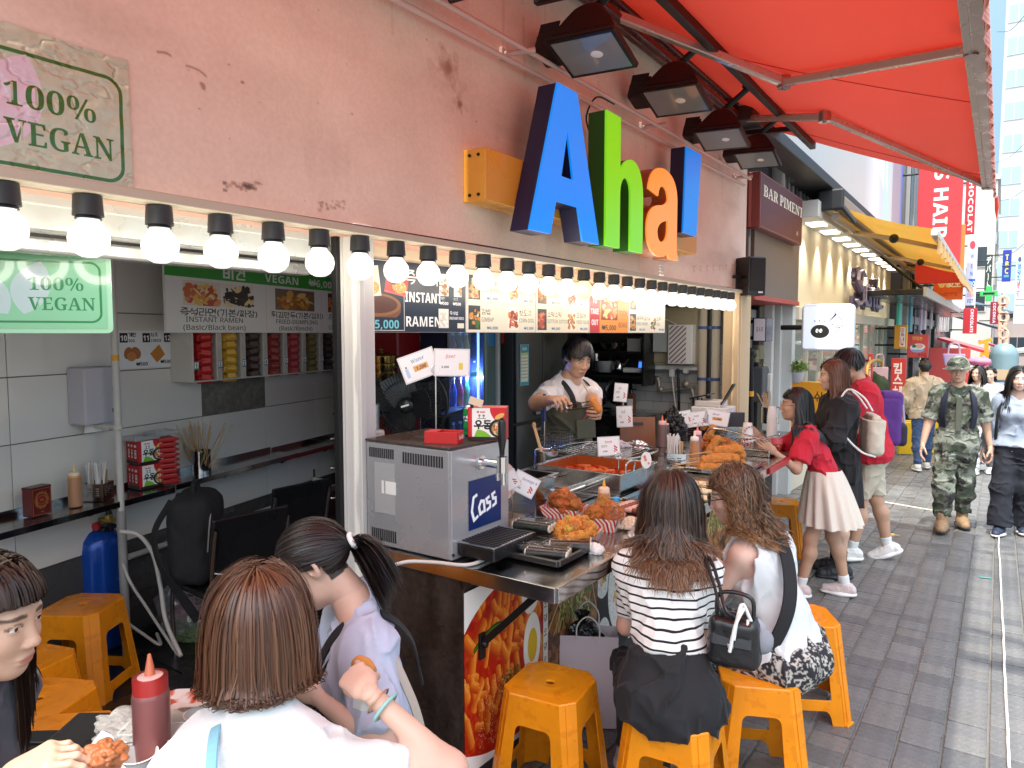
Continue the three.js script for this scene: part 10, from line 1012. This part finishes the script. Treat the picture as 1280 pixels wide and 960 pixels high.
{
const o={h:1.69,skin:SK.b,hairColor:[.012,.01,.01],turn:.1,feetPx:[1190,662],torso:[0,.03,0],head:[.05,-.08,.04],headCell:.0055,handCell:.006,cell:.012,seed:81,wide:1.08,bulk:1.04,open:.45,style:{short:.022,n:700,w:.005,vol:.008,colors:BLK,seg:4}};
o.feet=[[.09,.07,-.16],[-.1,.075,.22]];o.hands=[[.3,.82,-.05],[-.3,.82,.1]];
put('soldier in camouflage uniform and cap walking up the street',o,(J,B,root)=>{const m=mat(0xffffff,.9,0,{vertexColors:true,bumpMap:T.weave,bumpScale:.001});shirt(J,B,root,m,{sleeve:.95,loose:.014,off:.018,untuck:1,hem:-.12,pnt:camo,fold:.008,cell:.0105,neckR:.06});tR(J,B,root,m,{off:.03,len:1.86,pnt:camo,fold:.011,cell:.0105});for(let i=0;i<2;i++){gM('sleeve_cuff',cloth([.3,.31,.27]),root,[{prims:[B.A[i][0]],off:.034,cut:[away(J.sh[i],J.el[i],.98),[dirv(J.el[i],J.sh[i]),J.sh[i].clone().lerp(J.el[i],.78)]]}],{fold:.003});shoe(J,root,i,mat([.3,.19,.1],.75),{top:.1,w:1.12,sole:mat([.06,.05,.04],.8),dir:i?[-.1,.05,1]:[.15,0,1]});}
const q=(x,y,z)=>V(x*J.k,y*J.k,z*J.k).applyQuaternion(J.q2).add(J.waist),nf=p=>p.clone().sub(q(0,.15,0));for(const s of[-1,1])sp_('pack_strap',[q(s*.12,-.02,.1),q(s*.135,.12,.13),q(s*.125,.26,.125),q(s*.115,.345,.06),q(s*.11,.36,-.03)],.06,.014,mat([.01,.014,.03],.8),root,nf);mesh('placket',box(.05,.34,.012,...q(.0,.12,.155).toArray(),.004),mat([.09,.1,.075],.9),root);for(const s of[-1,1])mesh('collar',beam(q(s*.02,.3,.115),q(s*.09,.38,.03),.05,.014),mat([.06,.07,.05],.9),root);
const cap_=nets((x,y,z)=>{const d=max(hypot(x/1.0,(y-.05)/1.02,(z+.01)/1.2)-.1,-(y-.05));const vis=max(hypot(x/.95,z-.03)-.145,-(z-.05),abs(y-.058+(z-.05)*.25+x*x*2)-.006);return min(sm(d,vis,.01),9);},[-.14,.02,-.16],[.14,.18,.2],.006);mesh('cap',pt_(cap_,(x,y,z)=>camo(x*1.4,y*1.4+3,z*1.4).map(v=>v*1.15)).applyMatrix4(J.mh),m,root);});
}
{
const o={h:1.62,fem:1,skin:[.7,.47,.37],hairColor:[.01,.009,.009],turn:-.12,feetPx:[1264,668],torso:[0,0,0],head:[.05,.18,0],headCell:.0055,handCell:.006,cell:.012,seed:91,open:.5,style:{n:1300,len:.4,w:.004,vol:.012,colors:BLK,seg:14,part:.012,back:-.5,faceR:.06}};
o.feet=[[.08,.07,-.12],[-.08,.08,.14]];o.hands=[[.28,.8,.06],[-.27,.8,.02]];
put('young woman in a blue-grey long-sleeved top and black trousers walking beside the soldier',o,(J,B,root)=>{shirt(J,B,root,cloth([.32,.38,.47]),{sleeve:1.95,loose:.006,off:.02,hem:.0,fold:.005,untuck:1,neckR:.075,neckUp:.0});tR(J,B,root,mat([.012,.014,.022],.9),{wide:1.02,len:1.99,waist:.1,fold:.006});for(let i=0;i<2;i++)shoe(J,root,i,mat([.02,.03,.06],.6),{sole:M.ow});const q=(x,y,z)=>V(x*J.k,y*J.k,z*J.k).applyQuaternion(J.q2).add(J.waist);sp_('bag_strap',[q(-.17,-.12,.05),q(-.16,.1,.1),q(-.14,.28,.09),q(-.12,.345,0),q(-.14,.2,-.1)],.04,.008,blackC,root,p=>p.clone().sub(q(0,.15,0)));});
}
{
const o={h:1.68,skin:SK.b,hairColor:[.015,.012,.012],turn:PI+.25,feetPx:[1152,588],torso:[.04,0,0],head:[0,.25,0],headCell:.007,handCell:.007,cell:.015,seed:101,style:{short:.03,n:500,w:.006,vol:.008,colors:BLK,seg:4,crown:[0,.09,-.06]}};
o.feet=[[.09,.08,-.18],[-.09,.08,.16]];o.hands=[[.22,.95,.14],[-.22,.95,.12]];put('man in a beige jacket and blue jeans walking away down the street',o,(J,B,root)=>{shirt(J,B,root,cloth([.44,.35,.25]),{sleeve:1.9,loose:.02,off:.03,untuck:1,hem:-.1,fold:.009,neckR:.05});tR(J,B,root,cloth([.035,.07,.16]));for(let i=0;i<2;i++)shoe(J,root,i,mat([.55,.55,.52],.6));});
}
{
const far=(label,px,turn,h,fem,top,bot,hair_,seed,extra={})=>put(label,{h,fem,skin:SK.a,hairColor:[.015,.012,.01],turn,feetPx:px,headCell:.009,handCell:.011,cell:.02,seed,style:hair_,feet:[[.08,.08,.14],[-.08,.08,-.14]],...extra},(J,B,root)=>{shirt(J,B,root,cloth(top),{sleeve:extra.sl||.8,loose:.016,untuck:1,hem:-.1,cell:.016});tR(J,B,root,cloth(bot),{cell:.016});for(let i=0;i<2;i++)shoe(J,root,i,M.ow);});
const sh={short:.05,n:220,w:.011,vol:.012,colors:BLK,seg:5},lg={n:320,len:.32,w:.01,vol:.012,colors:BLK,seg:9,faceR:.06};
far('dark-haired woman in a pale top close behind the soldier',[1218,592],-.5,1.62,1,[.62,.6,.6],[.55,.56,.6],lg,111);far('smiling woman in a white top past the soldier',[1232,590],-.2,1.6,1,[.7,.68,.68],[.1,.1,.12],{...lg,len:.2,tie:[0,.02,-.12]},112);
const a=far('man in a sky blue polo shirt walking in the middle distance',[1247,507],.1,1.7,0,[.2,.33,.6],[.02,.025,.05],{...sh,colors:[[.2,.18,.16]]},113),b=far('person in a pale blue shirt left of the man in the polo shirt',[1236,508],2.9,1.66,0,[.42,.52,.62],[.05,.06,.08],sh,114),c=far('person in a white top with dark bag beside the man in the polo shirt',[1258,509],.2,1.62,1,[.68,.67,.66],[.03,.03,.04],lg,115),d=far('woman in dark clothes at the far bend of the street',[1272,512],-.3,1.62,1,[.03,.035,.06],[.03,.03,.05],lg,116);
[[a,1241,496,'far walker in a blue shirt between the two nearer men'],[d,1264,502,'far walker in dark clothes beside the person in white'],[d,1278,506,'far walker in dark clothes at the right edge'],[c,1252,495,'tiny far walker in white under the peach letters'],[b,1229,500,'far walker in pale blue beside the pink bundles'],[d,1222,512,'dark-clothed shopper at the far market stall']].forEach(([p,px,py,l],i)=>copy(p,onG(px,py),i*1.3,l));
}
{
const p=onY(215,930,.7),t=wT('low_table','small black-topped table of the diners in the foreground','table',V(p.x,gy(p.z),p.z));const c=onY(170,985,.7);mesh('tabletop',box(.62,.025,.62,c.x,.686,c.z,.008,0,YAW),M.black,t);mesh('table_leg',[rod([c.x,-.05,c.z],[c.x,.68,c.z],.03),cyl(.22,.24,.03,c.x,-.02,c.z,26)],M.blackMetal,t);
const on=(px,py)=>onY(px,py,.7);sQ('big red ketchup squeeze bottle on the foreground table',on(192,965),.25,[.5,.035,.03],[.75,.22,.12],.92);
const cup=(r1,r2,h)=>lathe([[0,.003],[r1-.002,.003],[r1,0],[r2,h],[r2+.0025,h+.001],[r2+.002,h-.002],[r2-.0015,h-.001],[r1-.003,.006]],28);[[218,955,'white paper cup just right of the ketchup bottle'],[252,930,'white paper cup nearest the bob-haired woman'],[175,985,'white paper cup cut by the bottom edge'],[290,955,'white paper cup half hidden by the bob-haired woman\'s shoulder']].forEach(([px,py,l])=>{const q=on(px,py),k=thing('paper_cup',l,'paper cup',q,0,'white paper cups on the foreground table');mesh('cup_wall',cup(.026,.036,.075),M.paper,k);mesh('cup_rim',geo(new THREE.TorusGeometry(.037,.0016,6,30),0,.075,0,PI/2),M.paper,k);});
{const q=on(232,910),k=thing('food_tray','white paper food tray with sauce-smeared wrapper on the foreground table','tray',q,YAW);mesh('tray_floor',box(.24,.006,.16,0,.004,0,.002),M.paper,k);mesh('tray_side',[box(.24,.03,.004,0,.018,.08,.001,.3),box(.24,.03,.004,0,.018,-.08,.001,-.3),box(.004,.03,.16,.12,.018,0),box(.004,.03,.16,-.12,.018,0)],M.paper,k);mesh('smeared_wrapper',pt_(warp(new THREE.PlaneGeometry(.16,.12,20,16).rotateX(-PI/2),(x,y,z)=>[x,.04+.06*noise(x*24,z*24),z]),(x,y,z)=>noise(x*50,z*50+3)>.6?[.55,.1,.04]:[.72,.68,.64]),mat(0xffffff,.6,0,{vertexColors:true}),k);}
{const q=on(160,925),k=thing('clear_wrapper','crumpled clear plastic wrapper left of the ketchup bottle','wrapper',q,0);mesh('film',warp(new THREE.IcosahedronGeometry(.06,8),(x,y,z)=>{const n=.7+.7*abs(noise(x*40,y*40,z*40)-.5)+.4*noise(x*90,y*90,z*90);return[x*n*1.4,max(.002,.03+y*n*.6),z*n];}),mat([.85,.85,.84],.1,0,{transmission:.7,thickness:0}),k);}
{const k=wT('wooden_stick','wooden skewer stick on the table beside the clear wrapper','skewer',on(165,945));mesh('stick',rod(on(150,935).add(V(0,.02,0)),on(180,962).add(V(0,.006,0)),.0025,6),M.bamboo,k);mesh('tip',sph(.003,...on(150,935).add(V(0,.02,0)).toArray()),M.bamboo,k);}
{const s=onG(72,920,.452),k=thing('black_pouch','flat black pouch lying on the nearest orange stool','pouch',onG(62,940,.46),.6);mesh('pouch_body',warp(box(.2,.035,.13,0,.02,0,.014,0,0,0,2),(x,y,z)=>[x,y+.012*(noise(x*16,z*16)-.5),z]),M.black,k);mesh('zip',box(.16,.004,.006,0,.04,.02),M.steelDark,k);}
}
renderer.render(scene,camera);
